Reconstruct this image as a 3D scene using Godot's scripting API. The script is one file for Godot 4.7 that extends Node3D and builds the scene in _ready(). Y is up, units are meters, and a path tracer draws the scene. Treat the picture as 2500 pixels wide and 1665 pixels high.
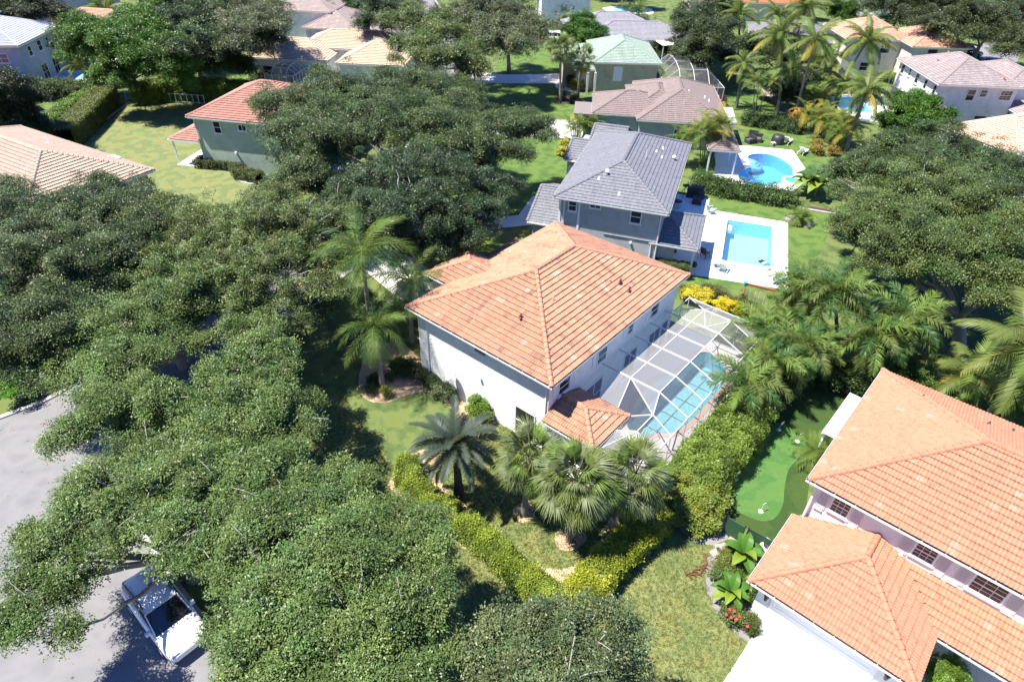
extends Node3D

var rng := RandomNumberGenerator.new()
var M := {}          # materials by name
var names := {}
var eye := Vector3(0, 28.1, 0)

func _ready() -> void:
	rng.seed = 11
	var cam := Camera3D.new()
	cam.name = "camera"
	cam.transform = Transform3D(Basis(Vector3(0.99971664, 0.01893095, -0.01443092), Vector3(-0.02380404, 0.79505772, -0.60606649), Vector3(0, 0.60623828, 0.79528306)), eye)
	cam.fov = 55.83
	cam.far = 900.0
	add_child(cam)
	var env := Environment.new()
	env.background_mode = Environment.BG_SKY
	env.sky = Sky.new()
	var sky := ProceduralSkyMaterial.new()
	sky.sky_top_color = Color(0.24, 0.44, 0.80)
	sky.sky_horizon_color = Color(0.72, 0.82, 0.93)
	sky.sky_curve = 0.16
	sky.ground_bottom_color = Color(0.30, 0.33, 0.26)
	sky.ground_horizon_color = Color(0.62, 0.68, 0.70)
	env.sky.sky_material = sky
	env.background_energy_multiplier = 0.6
	env.tonemap_mode = Environment.TONE_MAPPER_LINEAR
	env.tonemap_exposure = 2.35
	env.sdfgi_enabled = true
	env.ssao_enabled = true
	env.ssil_enabled = true
	var we := WorldEnvironment.new()
	we.name = "environment"
	we.environment = env
	add_child(we)
	var sun := DirectionalLight3D.new()
	sun.name = "sun"
	sun.light_energy = 1.6
	sun.light_color = Color(1.0, 0.975, 0.93)
	sun.light_angular_distance = 0.5
	sun.shadow_enabled = true
	add_child(sun)
	sun.look_at_from_position(Vector3.ZERO, Vector3(0.496, -1.0, -0.061), Vector3.FORWARD)

	make_materials()
	make_ground()
	make_main_house()
	make_cage()
	make_grey_house()
	make_peach_house()
	make_far_houses()
	make_pools()
	make_furniture()
	make_cars()
	make_hedges()
	make_palms()
	make_oaks()
	make_small_plants()

# ------------------------------------------------------------------ helpers
func numbered(called: String) -> String:
	var n: int = names.get(called, -1) + 1
	names[called] = n
	return called if n == 0 else "%s_%03d" % [called, n]

func tag(o: Node, label: String, category := "", group := "", kind := "") -> void:
	if label: o.set_meta("label", label)
	if category: o.set_meta("category", category)
	if group: o.set_meta("group", group)
	if kind: o.set_meta("kind", kind)

func thing(called: String, label: String, category: String, at := Vector3.ZERO, turn := 0.0, group := "") -> Node3D:
	var o := Node3D.new()
	o.name = numbered(called)
	add_child(o)
	o.position = at
	o.rotation.y = turn
	tag(o, label, category, group)
	return o

func part(called: String, mesh: Mesh, m: Material, parent: Node) -> MeshInstance3D:
	var o := MeshInstance3D.new()
	o.name = numbered(called) if parent == self else called
	o.mesh = mesh
	if m: o.material_override = m
	parent.add_child(o, true)
	return o

func struct(called: String, mesh: Mesh, m: Material) -> MeshInstance3D:
	var o := part(called, mesh, m, self)
	o.set_meta("kind", "structure")
	return o

func lin(r: float, g: float, b: float) -> Color:
	return Color(r, g, b).linear_to_srgb()

func rf(a: float, b: float) -> float:
	return rng.randf_range(a, b)

class MB:
	var st := SurfaceTool.new()
	func _init() -> void:
		st.begin(Mesh.PRIMITIVE_TRIANGLES)
		st.set_smooth_group(-1)
	func tri(a: Vector3, b: Vector3, c: Vector3) -> void:   # counter-clockwise from outside
		st.add_vertex(a); st.add_vertex(c); st.add_vertex(b)
	func quad(a: Vector3, b: Vector3, c: Vector3, d: Vector3) -> void:
		tri(a, b, c); tri(a, c, d)
	func box(lo: Vector3, hi: Vector3) -> MB:
		var p := []
		for i in 8:
			p.append(Vector3(hi.x if i & 1 else lo.x, hi.y if i & 2 else lo.y, hi.z if i & 4 else lo.z))
		quad(p[4], p[5], p[7], p[6]); quad(p[1], p[0], p[2], p[3])
		quad(p[5], p[1], p[3], p[7]); quad(p[0], p[4], p[6], p[2])
		quad(p[6], p[7], p[3], p[2]); quad(p[0], p[1], p[5], p[4])
		return self
	func bar(a: Vector3, b: Vector3, w: float, h: float) -> MB:   # square bar from a to b
		var d := (b - a).normalized()
		var s := d.cross(Vector3.UP)
		s = (s.normalized() if s.length() > 0.01 else Vector3.RIGHT) * w * 0.5
		var u := s.cross(d).normalized() * h * 0.5
		var p := [a - s - u, a + s - u, a + s + u, a - s + u, b - s - u, b + s - u, b + s + u, b - s + u]
		quad(p[0], p[1], p[2], p[3]); quad(p[5], p[4], p[7], p[6])
		quad(p[1], p[5], p[6], p[2]); quad(p[4], p[0], p[3], p[7])
		quad(p[3], p[2], p[6], p[7]); quad(p[4], p[5], p[1], p[0])
		return self
	func tube(pts: Array, radii: Array, sides := 8, smooth := true) -> MB:
		if smooth: st.set_smooth_group(1)
		var rings := []
		var ref := Vector3(0.31, 0.2, 0.93)
		for i in pts.size():
			var d: Vector3 = pts[mini(i + 1, pts.size() - 1)] - pts[maxi(i - 1, 0)]
			d = d.normalized()
			var s := d.cross(ref).normalized()
			var u := s.cross(d)
			var ring := PackedVector3Array()
			for k in sides:
				var an := TAU * k / sides
				ring.append(pts[i] + (s * cos(an) + u * sin(an)) * radii[i])
			rings.append(ring)
		for i in pts.size() - 1:
			for k in sides:
				var j := (k + 1) % sides
				quad(rings[i][j], rings[i][k], rings[i + 1][k], rings[i + 1][j])
		st.set_smooth_group(-1)
		for e in [0, pts.size() - 1]:
			for k in sides:
				var j := (k + 1) % sides
				if e == 0: tri(pts[0], rings[0][k], rings[0][j])
				else: tri(pts[e], rings[e][j], rings[e][k])
		return self
	func lathe(prof: Array, at: Vector3, sides := 14) -> MB:   # prof: Vector2(radius, height) from the bottom up
		st.set_smooth_group(1)
		for i in prof.size() - 1:
			for k in sides:
				var a := TAU * k / sides
				var b := TAU * (k + 1) / sides
				var p0 := at + Vector3(cos(a) * prof[i].x, prof[i].y, sin(a) * prof[i].x)
				var p1 := at + Vector3(cos(b) * prof[i].x, prof[i].y, sin(b) * prof[i].x)
				var q0 := at + Vector3(cos(a) * prof[i + 1].x, prof[i + 1].y, sin(a) * prof[i + 1].x)
				var q1 := at + Vector3(cos(b) * prof[i + 1].x, prof[i + 1].y, sin(b) * prof[i + 1].x)
				quad(p1, p0, q0, q1)
		st.set_smooth_group(-1)
		return self
	func poly(pts: PackedVector2Array, y: float) -> MB:
		var idx := Geometry2D.triangulate_polygon(pts)
		for i in range(0, idx.size(), 3):
			var a := pts[idx[i]]
			var b := pts[idx[i + 1]]
			var c := pts[idx[i + 2]]
			if (b - a).cross(c - a) > 0.0:
				var t := b; b = c; c = t
			tri(Vector3(a.x, y, a.y), Vector3(b.x, y, b.y), Vector3(c.x, y, c.y))
		return self
	func skirt(pts: PackedVector2Array, y0: float, y1: float, closed := true) -> MB:
		for i in pts.size() if closed else pts.size() - 1:
			var a := pts[i]
			var b := pts[(i + 1) % pts.size()]
			quad(Vector3(a.x, y0, a.y), Vector3(b.x, y0, b.y), Vector3(b.x, y1, b.y), Vector3(a.x, y1, a.y))
		return self
	func done() -> ArrayMesh:
		st.generate_normals()
		return st.commit()

func mat(called: String, c: Color, rough := 0.8, more := {}) -> StandardMaterial3D:
	var m := StandardMaterial3D.new()
	m.resource_name = called
	m.albedo_color = c
	m.roughness = rough
	for k in more: m.set(k, more[k])
	M[called] = m
	return m

func noise_tex(s: int, freq: float, oct: int, stops: Array, size := 512, kind := FastNoiseLite.TYPE_SIMPLEX_SMOOTH, crack := false) -> NoiseTexture2D:
	var n := FastNoiseLite.new()
	n.seed = s
	n.noise_type = kind
	n.frequency = freq
	n.fractal_octaves = oct
	if crack: n.cellular_return_type = FastNoiseLite.RETURN_DISTANCE2_SUB
	var t := NoiseTexture2D.new()
	t.width = size
	t.height = size
	t.seamless = true
	t.noise = n
	if stops.size():
		var g := Gradient.new()
		var off := PackedFloat32Array()
		var col := PackedColorArray()
		for i in range(0, stops.size(), 2):
			off.append(stops[i])
			col.append(stops[i + 1])
		g.offsets = off
		g.colors = col
		t.color_ramp = g
	return t

func tri_mat(called: String, tex: Texture2D, metres: float, rough := 0.9, bump: Texture2D = null, bump_cm := 1.0, detail: Texture2D = null, detail_m := 30.0) -> StandardMaterial3D:
	var m := mat(called, Color.WHITE, rough)
	m.albedo_texture = tex
	m.uv1_triplanar = true
	m.uv1_world_triplanar = true
	m.uv1_scale = Vector3.ONE / metres
	if bump:
		m.heightmap_enabled = true
		m.heightmap_texture = bump
		m.heightmap_scale = bump_cm
	if detail:
		m.detail_enabled = true
		m.detail_albedo = detail
		m.detail_blend_mode = BaseMaterial3D.BLEND_MODE_MUL
		m.detail_uv_layer = BaseMaterial3D.DETAIL_UV_2
		m.uv2_triplanar = true
		m.uv2_world_triplanar = true
		m.uv2_scale = Vector3.ONE / detail_m
	return m

func grass_mat(called: String, dark: Color, mid: Color, light: Color, patch_lo: float, patch_hi: Color, s: int) -> void:
	var fine := noise_tex(s, 0.16, 3, [0.0, dark, 0.36, mid.lerp(dark, 0.30), 0.5, mid, 0.68, mid.lerp(light, 0.35), 1.0, light], 512)
	var patch := noise_tex(s + 1, 0.016, 6, [0.0, Color(patch_lo, patch_lo * 1.08, patch_lo), 0.40, Color(0.86, 0.90, 0.86), 0.55, Color.WHITE, 0.72, Color(1.0, 0.97, 0.9), 1.0, patch_hi], 1024)
	tri_mat(called, fine, 4.3, 0.95, noise_tex(s + 2, 0.2, 3, [], 512), 2.5, patch, 31.0)

func make_materials() -> void:
	var stucco := noise_tex(3, 0.09, 4, [], 512)
	for w in [["white_stucco", lin(0.80, 0.80, 0.79)], ["grey_stucco", lin(0.42, 0.43, 0.46)], ["slate_stucco", lin(0.30, 0.36, 0.41)], ["yellow_stucco", lin(0.60, 0.53, 0.30)], ["mint_stucco", lin(0.40, 0.49, 0.40)], ["tan_stucco", lin(0.55, 0.40, 0.27)], ["pale_stucco", lin(0.66, 0.66, 0.68)], ["blue_stucco", lin(0.36, 0.44, 0.52)], ["cream_stucco", lin(0.62, 0.58, 0.52)], ["olive_stucco", lin(0.46, 0.43, 0.30)]]:
		var m := tri_mat(w[0], noise_tex(7, 0.006, 4, [0.0, Color(w[1]).darkened(0.10), 0.5, w[1], 1.0, Color(w[1]).lightened(0.04)]), 4.0, 0.92, stucco, 0.5)
	mat("white_trim", lin(0.82, 0.82, 0.82), 0.5)
	mat("white_metal", lin(0.80, 0.80, 0.81), 0.35)
	mat("cage_metal", lin(0.60, 0.60, 0.60), 0.4)
	mat("bronze_gutter", lin(0.10, 0.09, 0.10), 0.45)
	mat("dark_trim", lin(0.03, 0.03, 0.035), 0.5)
	mat("glass", lin(0.018, 0.020, 0.024), 0.06, {"metallic_specular": 0.6})
	mat("brown_blind", lin(0.055, 0.03, 0.022), 0.25, {"metallic_specular": 0.5})
	mat("pale_glass", lin(0.16, 0.19, 0.21), 0.08)
	mat("screen", Color(lin(0.62, 0.61, 0.59), 0.24), 0.85, {"transparency": BaseMaterial3D.TRANSPARENCY_ALPHA, "cull_mode": BaseMaterial3D.CULL_DISABLED})
	mat("screen_wall", Color(lin(0.13, 0.13, 0.14), 0.30), 0.85, {"transparency": BaseMaterial3D.TRANSPARENCY_ALPHA, "cull_mode": BaseMaterial3D.CULL_DISABLED})
	mat("water", Color(0.75, 0.95, 1.0, 0.06), 0.03, {"transparency": BaseMaterial3D.TRANSPARENCY_ALPHA, "normal_enabled": true, "normal_texture": noise_tex(21, 0.03, 3, [], 512), "normal_scale": 0.12, "uv1_triplanar": true, "uv1_world_triplanar": true, "uv1_scale": Vector3.ONE / 3.0})
	M.water.normal_texture.as_normal_map = true
	for w in [["pool_plaster", lin(0.20, 0.58, 0.70)], ["pool_plaster_deep", lin(0.055, 0.40, 0.72)], ["pool_plaster_soft", lin(0.16, 0.42, 0.47)]]:
		var ripple := noise_tex(23, 0.035, 2, [0.0, Color(w[1]).darkened(0.12), 0.55, w[1], 1.0, Color(w[1]).lightened(0.12)], 512, FastNoiseLite.TYPE_CELLULAR)
		tri_mat(w[0], ripple, 4.0, 0.7)
	var grain := noise_tex(31, 0.2, 3, [], 512)
	tri_mat("asphalt", noise_tex(32, 0.15, 4, [0.0, lin(0.165, 0.168, 0.175), 0.5, lin(0.215, 0.216, 0.222), 1.0, lin(0.27, 0.27, 0.272)]), 2.3, 0.9, grain, 0.6, noise_tex(33, 0.006, 3, [0.0, Color(0.42, 0.42, 0.43), 0.018, Color(0.62, 0.62, 0.62), 0.045, Color(0.90, 0.90, 0.90), 0.4, Color(0.97, 0.96, 0.96), 1.0, Color(0.80, 0.80, 0.82)], 1024, FastNoiseLite.TYPE_CELLULAR, true), 19.0)
	tri_mat("concrete", noise_tex(34, 0.05, 4, [0.0, lin(0.55, 0.54, 0.52), 0.5, lin(0.66, 0.65, 0.63), 1.0, lin(0.72, 0.71, 0.69)]), 3.1, 0.9, grain, 0.25)
	tri_mat("beige_deck", noise_tex(35, 0.05, 4, [0.0, lin(0.43, 0.40, 0.37), 0.5, lin(0.52, 0.49, 0.46), 1.0, lin(0.58, 0.55, 0.52)]), 2.7, 0.9, grain, 0.25)
	tri_mat("pale_stone", noise_tex(36, 0.03, 4, [0.0, lin(0.52, 0.53, 0.56), 0.5, lin(0.66, 0.67, 0.69), 1.0, lin(0.78, 0.78, 0.79)]), 2.2, 0.6)
	tri_mat("kerb_concrete", noise_tex(37, 0.08, 4, [0.0, lin(0.34, 0.33, 0.31), 1.0, lin(0.52, 0.50, 0.47)]), 1.7, 0.9)
	mat("coping", lin(0.50, 0.36, 0.31), 0.8)
	tri_mat("sand_bed", noise_tex(38, 0.07, 4, [0.0, lin(0.20, 0.17, 0.14), 0.5, lin(0.33, 0.29, 0.25), 1.0, lin(0.46, 0.42, 0.37)]), 1.9, 0.95, grain, 1.0)
	tri_mat("mulch", noise_tex(39, 0.11, 3, [0.0, lin(0.20, 0.12, 0.06), 0.35, lin(0.48, 0.33, 0.19), 0.6, lin(0.64, 0.47, 0.30), 1.0, lin(0.78, 0.62, 0.45)], 512, FastNoiseLite.TYPE_CELLULAR), 1.35, 0.95, noise_tex(40, 0.11, 2, [], 512, FastNoiseLite.TYPE_CELLULAR), 3.0)
	tri_mat("dark_mulch", noise_tex(41, 0.09, 3, [0.0, lin(0.03, 0.015, 0.012), 0.5, lin(0.075, 0.04, 0.03), 1.0, lin(0.13, 0.075, 0.055)]), 1.5, 0.95, grain, 2.0)
	tri_mat("gravel", noise_tex(42, 0.09, 3, [0.0, lin(0.12, 0.11, 0.11), 0.5, lin(0.27, 0.25, 0.25), 1.0, lin(0.48, 0.46, 0.45)]), 1.2, 0.95, grain, 2.0)
	mat("road_yellow", lin(0.72, 0.34, 0.03), 0.8)
	grass_mat("grass", lin(0.048, 0.075, 0.020), lin(0.118, 0.162, 0.042), lin(0.21, 0.24, 0.085), 0.62, Color(1.0, 0.97, 0.86), 51)
	grass_mat("bright_grass", lin(0.045, 0.085, 0.014), lin(0.095, 0.165, 0.028), lin(0.16, 0.235, 0.05), 0.72, Color(1.0, 1.0, 0.9), 54)
	grass_mat("dry_grass", lin(0.075, 0.095, 0.028), lin(0.185, 0.208, 0.075), lin(0.33, 0.335, 0.16), 0.88, Color(1.0, 0.93, 0.82), 57)
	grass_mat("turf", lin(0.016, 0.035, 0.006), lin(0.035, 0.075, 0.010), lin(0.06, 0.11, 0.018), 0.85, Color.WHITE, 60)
	grass_mat("putting_turf", lin(0.052, 0.128, 0.026), lin(0.070, 0.165, 0.036), lin(0.085, 0.19, 0.046), 0.95, Color.WHITE, 63)
	tri_mat("oak_bark", noise_tex(71, 0.05, 4, [0.0, lin(0.09, 0.08, 0.07), 0.5, lin(0.24, 0.22, 0.20), 1.0, lin(0.42, 0.40, 0.37)]), 0.8, 0.95)
	tri_mat("palm_bark", noise_tex(72, 0.04, 4, [0.0, lin(0.10, 0.085, 0.07), 0.5, lin(0.21, 0.185, 0.16), 1.0, lin(0.32, 0.29, 0.26)]), 0.7, 0.95)
	tri_mat("dark_palm_bark", noise_tex(73, 0.04, 4, [0.0, lin(0.015, 0.013, 0.012), 0.5, lin(0.045, 0.04, 0.035), 1.0, lin(0.10, 0.09, 0.08)]), 0.5, 0.95)
	mat("twig", lin(0.30, 0.285, 0.26), 0.9)
	mat("crownshaft", lin(0.12, 0.20, 0.05), 0.4)
	mat("leaf", Color.WHITE, 0.42, {"vertex_color_use_as_albedo": true, "backlight_enabled": true, "backlight": Color(0.50, 0.56, 0.26), "metallic_specular": 0.40, "cull_mode": BaseMaterial3D.CULL_DISABLED})
	for w in [["frond_green", lin(0.095, 0.148, 0.030)], ["frond_deep", lin(0.042, 0.090, 0.025)], ["frond_olive", lin(0.095, 0.125, 0.032)], ["frond_gold", lin(0.24, 0.20, 0.035)], ["frond_blue", lin(0.045, 0.062, 0.047)], ["frond_grey", lin(0.125, 0.155, 0.07)], ["frond_lime", lin(0.15, 0.22, 0.025)], ["frond_dead", lin(0.26, 0.16, 0.075)], ["frond_silver", lin(0.30, 0.34, 0.33)], ["banana_green", lin(0.055, 0.135, 0.020)]]:
		mat(w[0], w[1], 0.45, {"backlight_enabled": true, "backlight": Color(0.40, 0.44, 0.2), "metallic_specular": 0.28, "cull_mode": BaseMaterial3D.CULL_DISABLED})
	mat("hedge_core", lin(0.030, 0.030, 0.016), 0.95)

# ------------------------------------------------------------------ ground
func with_holes(outer: PackedVector2Array, holes: Array) -> Array:
	var pieces := [outer]
	for hole in holes:
		var c := Vector2.ZERO
		for v in hole: c += v
		c /= hole.size()
		var next := []
		for p in pieces:
			if Geometry2D.intersect_polygons(p, hole).is_empty():
				next.append(p)
				continue
			for s in [-1.0, 1.0]:
				var half := PackedVector2Array([c + Vector2(0, -900), c + Vector2(0, 900), c + Vector2(900 * s, 900), c + Vector2(900 * s, -900)])
				for q in Geometry2D.intersect_polygons(p, half):
					for r in Geometry2D.clip_polygons(q, hole):
						if not Geometry2D.is_polygon_clockwise(r) or true: next.append(r)
		pieces = next
	return pieces

func sheet(called: String, pts: Array, y: float, m: Material, holes := []) -> MeshInstance3D:
	var mb := MB.new()
	for p in with_holes(PackedVector2Array(pts), holes):
		mb.poly(p, y)
	return struct(called, mb.done(), m)

func slab(called: String, pts: Array, y0: float, y1: float, m: Material, holes := []) -> MeshInstance3D:
	var mb := MB.new()
	for p in with_holes(PackedVector2Array(pts), holes):
		mb.poly(p, y1)
	mb.skirt(PackedVector2Array(pts), y0, y1)
	return struct(called, mb.done(), m)

func strip(pts: Array, width: float, y0: float, y1: float) -> ArrayMesh:   # a raised band along a polyline
	var mb := MB.new()
	var left := PackedVector2Array()
	var right := PackedVector2Array()
	for i in pts.size():
		var d: Vector2 = (pts[mini(i + 1, pts.size() - 1)] - pts[maxi(i - 1, 0)]).normalized()
		var n := Vector2(-d.y, d.x) * width * 0.5
		left.append(pts[i] + n)
		right.append(pts[i] - n)
	for i in pts.size() - 1:
		mb.quad(Vector3(left[i].x, y1, left[i].y), Vector3(left[i + 1].x, y1, left[i + 1].y), Vector3(right[i + 1].x, y1, right[i + 1].y), Vector3(right[i].x, y1, right[i].y))
	mb.skirt(left, y0, y1, false)
	mb.skirt(right, y0, y1, false)
	return mb.done()

func smooth_line(pts: Array, steps := 5) -> Array:
	var out := []
	for i in pts.size() - 1:
		var p0: Vector2 = pts[maxi(i - 1, 0)]
		var p3: Vector2 = pts[mini(i + 2, pts.size() - 1)]
		for k in steps:
			out.append((pts[i] as Vector2).cubic_interpolate(pts[i + 1], p0, p3, float(k) / steps))
	out.append(pts[-1])
	return out

func smooth_loop(pts: Array, steps := 5) -> Array:
	var out := []
	var n := pts.size()
	for i in n:
		for k in steps:
			out.append((pts[i] as Vector2).cubic_interpolate(pts[(i + 1) % n], pts[(i + n - 1) % n], pts[(i + 2) % n], float(k) / steps))
	return out

func local_loop(o: Vector3, yaw: float, pts: Array) -> Array:   # house-frame (x, z) points into the world
	var b := Basis(Vector3.UP, -deg_to_rad(yaw))
	var out := []
	for p in pts:
		var v := o + b * Vector3(p.x, 0, p.y)
		out.append(Vector2(v.x, v.z))
	return out


const MAIN_AT := Vector3(2.154, 0, -25.557)
const MAIN_YAW := 39.38
const GREY_AT := Vector3(12.062, 0, -46.363)
const GREY_YAW := 17.75
const PEACH_AT := Vector3(13.636, 0, -19.649)
const PEACH_YAW := 41.06
var pool_grey := []
var pool_curvy := []
var pool_main := []
var pool_right := []

func make_ground() -> void:
	pool_grey = local_loop(GREY_AT, GREY_YAW, [Vector2(4.92, -12.72), Vector2(9.03, -12.72), Vector2(9.03, -4.5), Vector2(4.92, -4.5)])
	pool_main = smooth_loop(local_loop(MAIN_AT, MAIN_YAW, [Vector2(1.9, -6.2), Vector2(2.05, -5.5), Vector2(2.6, -5.2), Vector2(3.4, -5.4), Vector2(3.76, -6.1), Vector2(4.5, -6.8), Vector2(4.85, -8.6), Vector2(4.85, -11.6), Vector2(4.75, -13.7), Vector2(4.2, -14.7), Vector2(3.5, -15.3), Vector2(2.6, -15.6), Vector2(2.05, -15.1), Vector2(1.95, -14.2), Vector2(2.0, -12.4), Vector2(1.35, -10.8), Vector2(1.15, -9.6), Vector2(1.3, -7.8)]), 3)
	pool_curvy = smooth_loop([Vector2(24.57,-67.98), Vector2(26.66,-70.81), Vector2(26.85,-73.01), Vector2(27.81,-74.29), Vector2(29.29,-74.62), Vector2(30.48,-74.00), Vector2(31.04,-72.78), Vector2(31.43,-70.88), Vector2(30.83,-68.56), Vector2(30.13,-66.34), Vector2(28.13,-65.92), Vector2(26.46,-65.06), Vector2(25.32,-65.49), Vector2(24.63,-66.41)], 3)
	pool_right = [Vector2(45.6, -97.9), Vector2(50.1, -98.0), Vector2(49.7, -91.2), Vector2(45.4, -91.2)]
	var pools := [PackedVector2Array(pool_grey), PackedVector2Array(pool_main), PackedVector2Array(pool_curvy), PackedVector2Array(pool_right)]
	var edge := [Vector2(-420, 60), Vector2(-420, -520), Vector2(420, -520), Vector2(420, 60)]
	sheet("ground", edge, 0.0, M.grass, pools)
	# streets
	var inner := smooth_line([Vector2(-2, -5), Vector2(-8, -10.6), Vector2(-12.6, -14.4), Vector2(-17.5, -18.8), Vector2(-21.3, -23.6), Vector2(-22.8, -27.3), Vector2(-21.5, -31.0), Vector2(-16, -41), Vector2(-11, -52), Vector2(-7.8, -64), Vector2(-6.3, -80), Vector2(-6.5, -97), Vector2(-8.5, -115), Vector2(-13, -140), Vector2(-22, -175)])
	var outer := smooth_line([Vector2(-30, -175), Vector2(-20.5, -140), Vector2(-15.5, -115), Vector2(-13.4, -97), Vector2(-12.8, -80), Vector2(-14, -65), Vector2(-17.2, -53), Vector2(-22, -43.5), Vector2(-27.2, -34), Vector2(-28.9, -30.1), Vector2(-31.1, -27.9), Vector2(-38, -22), Vector2(-40, -13), Vector2(-32, -4), Vector2(-14, 2)])
	sheet("street", inner + outer, 0.006, M.asphalt)
	struct("inner_kerb", strip(inner, 0.32, 0.0, 0.10), M.kerb_concrete)
	struct("outer_kerb", strip(outer, 0.32, 0.0, 0.10), M.kerb_concrete)
	var mid := smooth_line([Vector2(-25.6, -30.0), Vector2(-24.5, -31.6), Vector2(-23.2, -33.9), Vector2(-19.9, -39.6), Vector2(-16.2, -46), Vector2(-13.4, -54), Vector2(-11.2, -64), Vector2(-9.7, -80)], 8)
	for s in [-0.14, 0.14]:
		var line := []
		for i in mid.size():
			var d: Vector2 = (mid[mini(i + 1, mid.size() - 1)] - mid[maxi(i - 1, 0)]).normalized()
			line.append(mid[i] + Vector2(-d.y, d.x) * s)
		struct("road_marking", strip(line, 0.12, 0.007, 0.011), M.road_yellow)
	# drives, paths
	sheet("grey_house_driveway", [Vector2(-10.6, -53.2), Vector2(-3.4, -53.6), Vector2(1.5, -55.0), Vector2(3.5, -54), Vector2(5.2, -60.5), Vector2(1.8, -61.5), Vector2(0.33,-57.02), Vector2(-0.51,-56.72), Vector2(-2.8, -57.5), Vector2(-9.4, -58.6)], 0.012, M.concrete)
	sheet("brown_house_driveway", [Vector2(-7.0, -78.6), Vector2(-1.08,-79.13), Vector2(5.24,-78.28), Vector2(9.5, -79.2), Vector2(9.6, -86), Vector2(8.25,-85.26), Vector2(-0.23,-84.65), Vector2(-6.2, -86)], 0.012, M.concrete)
	sheet("yellow_house_driveway", [Vector2(-6.5, -101.3), Vector2(-1.28,-101.22), Vector2(5.61,-101.80), Vector2(5.63,-99.52), Vector2(7.40,-97.82), Vector2(9.08,-97.24), Vector2(9.26,-99.81), Vector2(7.50,-99.67), Vector2(6.94,-101.52), Vector2(11, -104), Vector2(10.5, -107.6), Vector2(6.52,-107.12), Vector2(-2.06,-105.96), Vector2(-6.9, -107)], 0.012, M.concrete)
	sheet("peach_house_driveway", local_loop(PEACH_AT, PEACH_YAW, [Vector2(1.1, 4.0), Vector2(6.1, 4.0), Vector2(6.4, 12), Vector2(7.2, 18), Vector2(1.0, 18), Vector2(1.05, 8)]), 0.012, M.concrete)
	sheet("entry_walk", local_loop(PEACH_AT, PEACH_YAW, [Vector2(6.42, 5), Vector2(6.42, -0.45), Vector2(17, -0.45), Vector2(17, 1.2), Vector2(8.6, 1.4), Vector2(8.2, 5)]), 0.016, M.concrete)
	sheet("main_house_driveway", [Vector2(-13.2, -47), Vector2(-9, -42), Vector2(-4.6, -40.4), Vector2(-2.6, -44.2), Vector2(-7, -46.4), Vector2(-11.4, -51)], 0.012, M.concrete)
	sheet("left_driveway", [Vector2(-24.5, -39.5), Vector2(-33, -46), Vector2(-36.5, -42.5), Vector2(-27.6, -34.2)], 0.012, M.concrete)
	sheet("far_driveway", [Vector2(-30.20,-135.24), Vector2(-25.90,-138.32), Vector2(-27.44,-142.24), Vector2(-29.40,-144.85)], 0.012, M.concrete)
	sheet("far_parking_court", [Vector2(82.18,-125.69), Vector2(87.01,-120.08), Vector2(96.00,-132.47), Vector2(93.85,-136.95), Vector2(87.69,-135.14)], 0.012, M.asphalt)
	# lawns of other growth
	sheet("yellow_house_lawn", [Vector2(0.71,-101.54), Vector2(5.61,-101.80), Vector2(5.74,-99.53), Vector2(9.06,-96.88), Vector2(7.98,-85.53), Vector2(-0.42,-84.93), Vector2(-5.9, -87.5), Vector2(-5.9, -100)], 0.006, M.bright_grass)
	sheet("far_street_lawn", [Vector2(-3.78,-109.22), Vector2(-2.53,-106.34), Vector2(8.17,-107.68), Vector2(9.90,-124.08), Vector2(4.19,-127.95), Vector2(-2.70,-122.86)], 0.006, M.bright_grass)
	sheet("grey_house_lawn", [Vector2(-8.4, -60), Vector2(-0.51,-56.78), Vector2(0.40,-57.02), Vector2(1.49,-59.68), Vector2(5.74,-67.67), Vector2(6.29,-77.60), Vector2(-6.0, -77.6)], 0.006, M.bright_grass)
	sheet("back_lawn", [Vector2(19.54,-63.48), Vector2(27.22,-61.09), Vector2(32.08,-59.02), Vector2(28.83,-53.42), Vector2(27.26,-50.63), Vector2(25.35,-49.26), Vector2(22.11,-43.99), Vector2(14.07,-45.18), Vector2(17.00,-62.26)], 0.006, M.bright_grass, pools)
	sheet("curvy_pool_lawn", [Vector2(29.72,-84.50), Vector2(36.59,-83.31), Vector2(36.80,-79.62), Vector2(35.78,-71.58), Vector2(32.39,-67.25), Vector2(29.31,-63.31), Vector2(19.16,-65.32), Vector2(19.84,-68.51), Vector2(27.69,-77.03)], 0.006, M.bright_grass, pools)
	sheet("far_right_lawn", [Vector2(31.51,-112.34), Vector2(34.80,-108.28), Vector2(36.26,-105.13), Vector2(36.08,-98.30), Vector2(36.13,-92.84), Vector2(35.15,-88.38), Vector2(30.69,-88.05), Vector2(29.60,-95.69)], 0.006, M.bright_grass)
	sheet("mint_house_lawn", [Vector2(-51.37,-72.35), Vector2(-52.59,-88.04), Vector2(-42.43,-87.87), Vector2(-34.95,-70.23), Vector2(-31.04,-65.87), Vector2(-26.36,-61.25), Vector2(-28.67,-57.06), Vector2(-37.42,-60.62), Vector2(-44.12,-62.04)], 0.006, M.dry_grass)
	sheet("cream_house_lawn", [Vector2(-51.04,-101.75), Vector2(-48.31,-104.45), Vector2(-42.40,-105.82), Vector2(-40.01,-98.78)], 0.006, M.bright_grass)
	sheet("front_lawn", [Vector2(-5.79,-23.61), Vector2(-11.11,-31.03), Vector2(-12.30,-27.08), Vector2(-7.79,-18.35), Vector2(0.77,-14.24), Vector2(2.77,-15.91)], 0.005, M.dry_grass)
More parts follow.
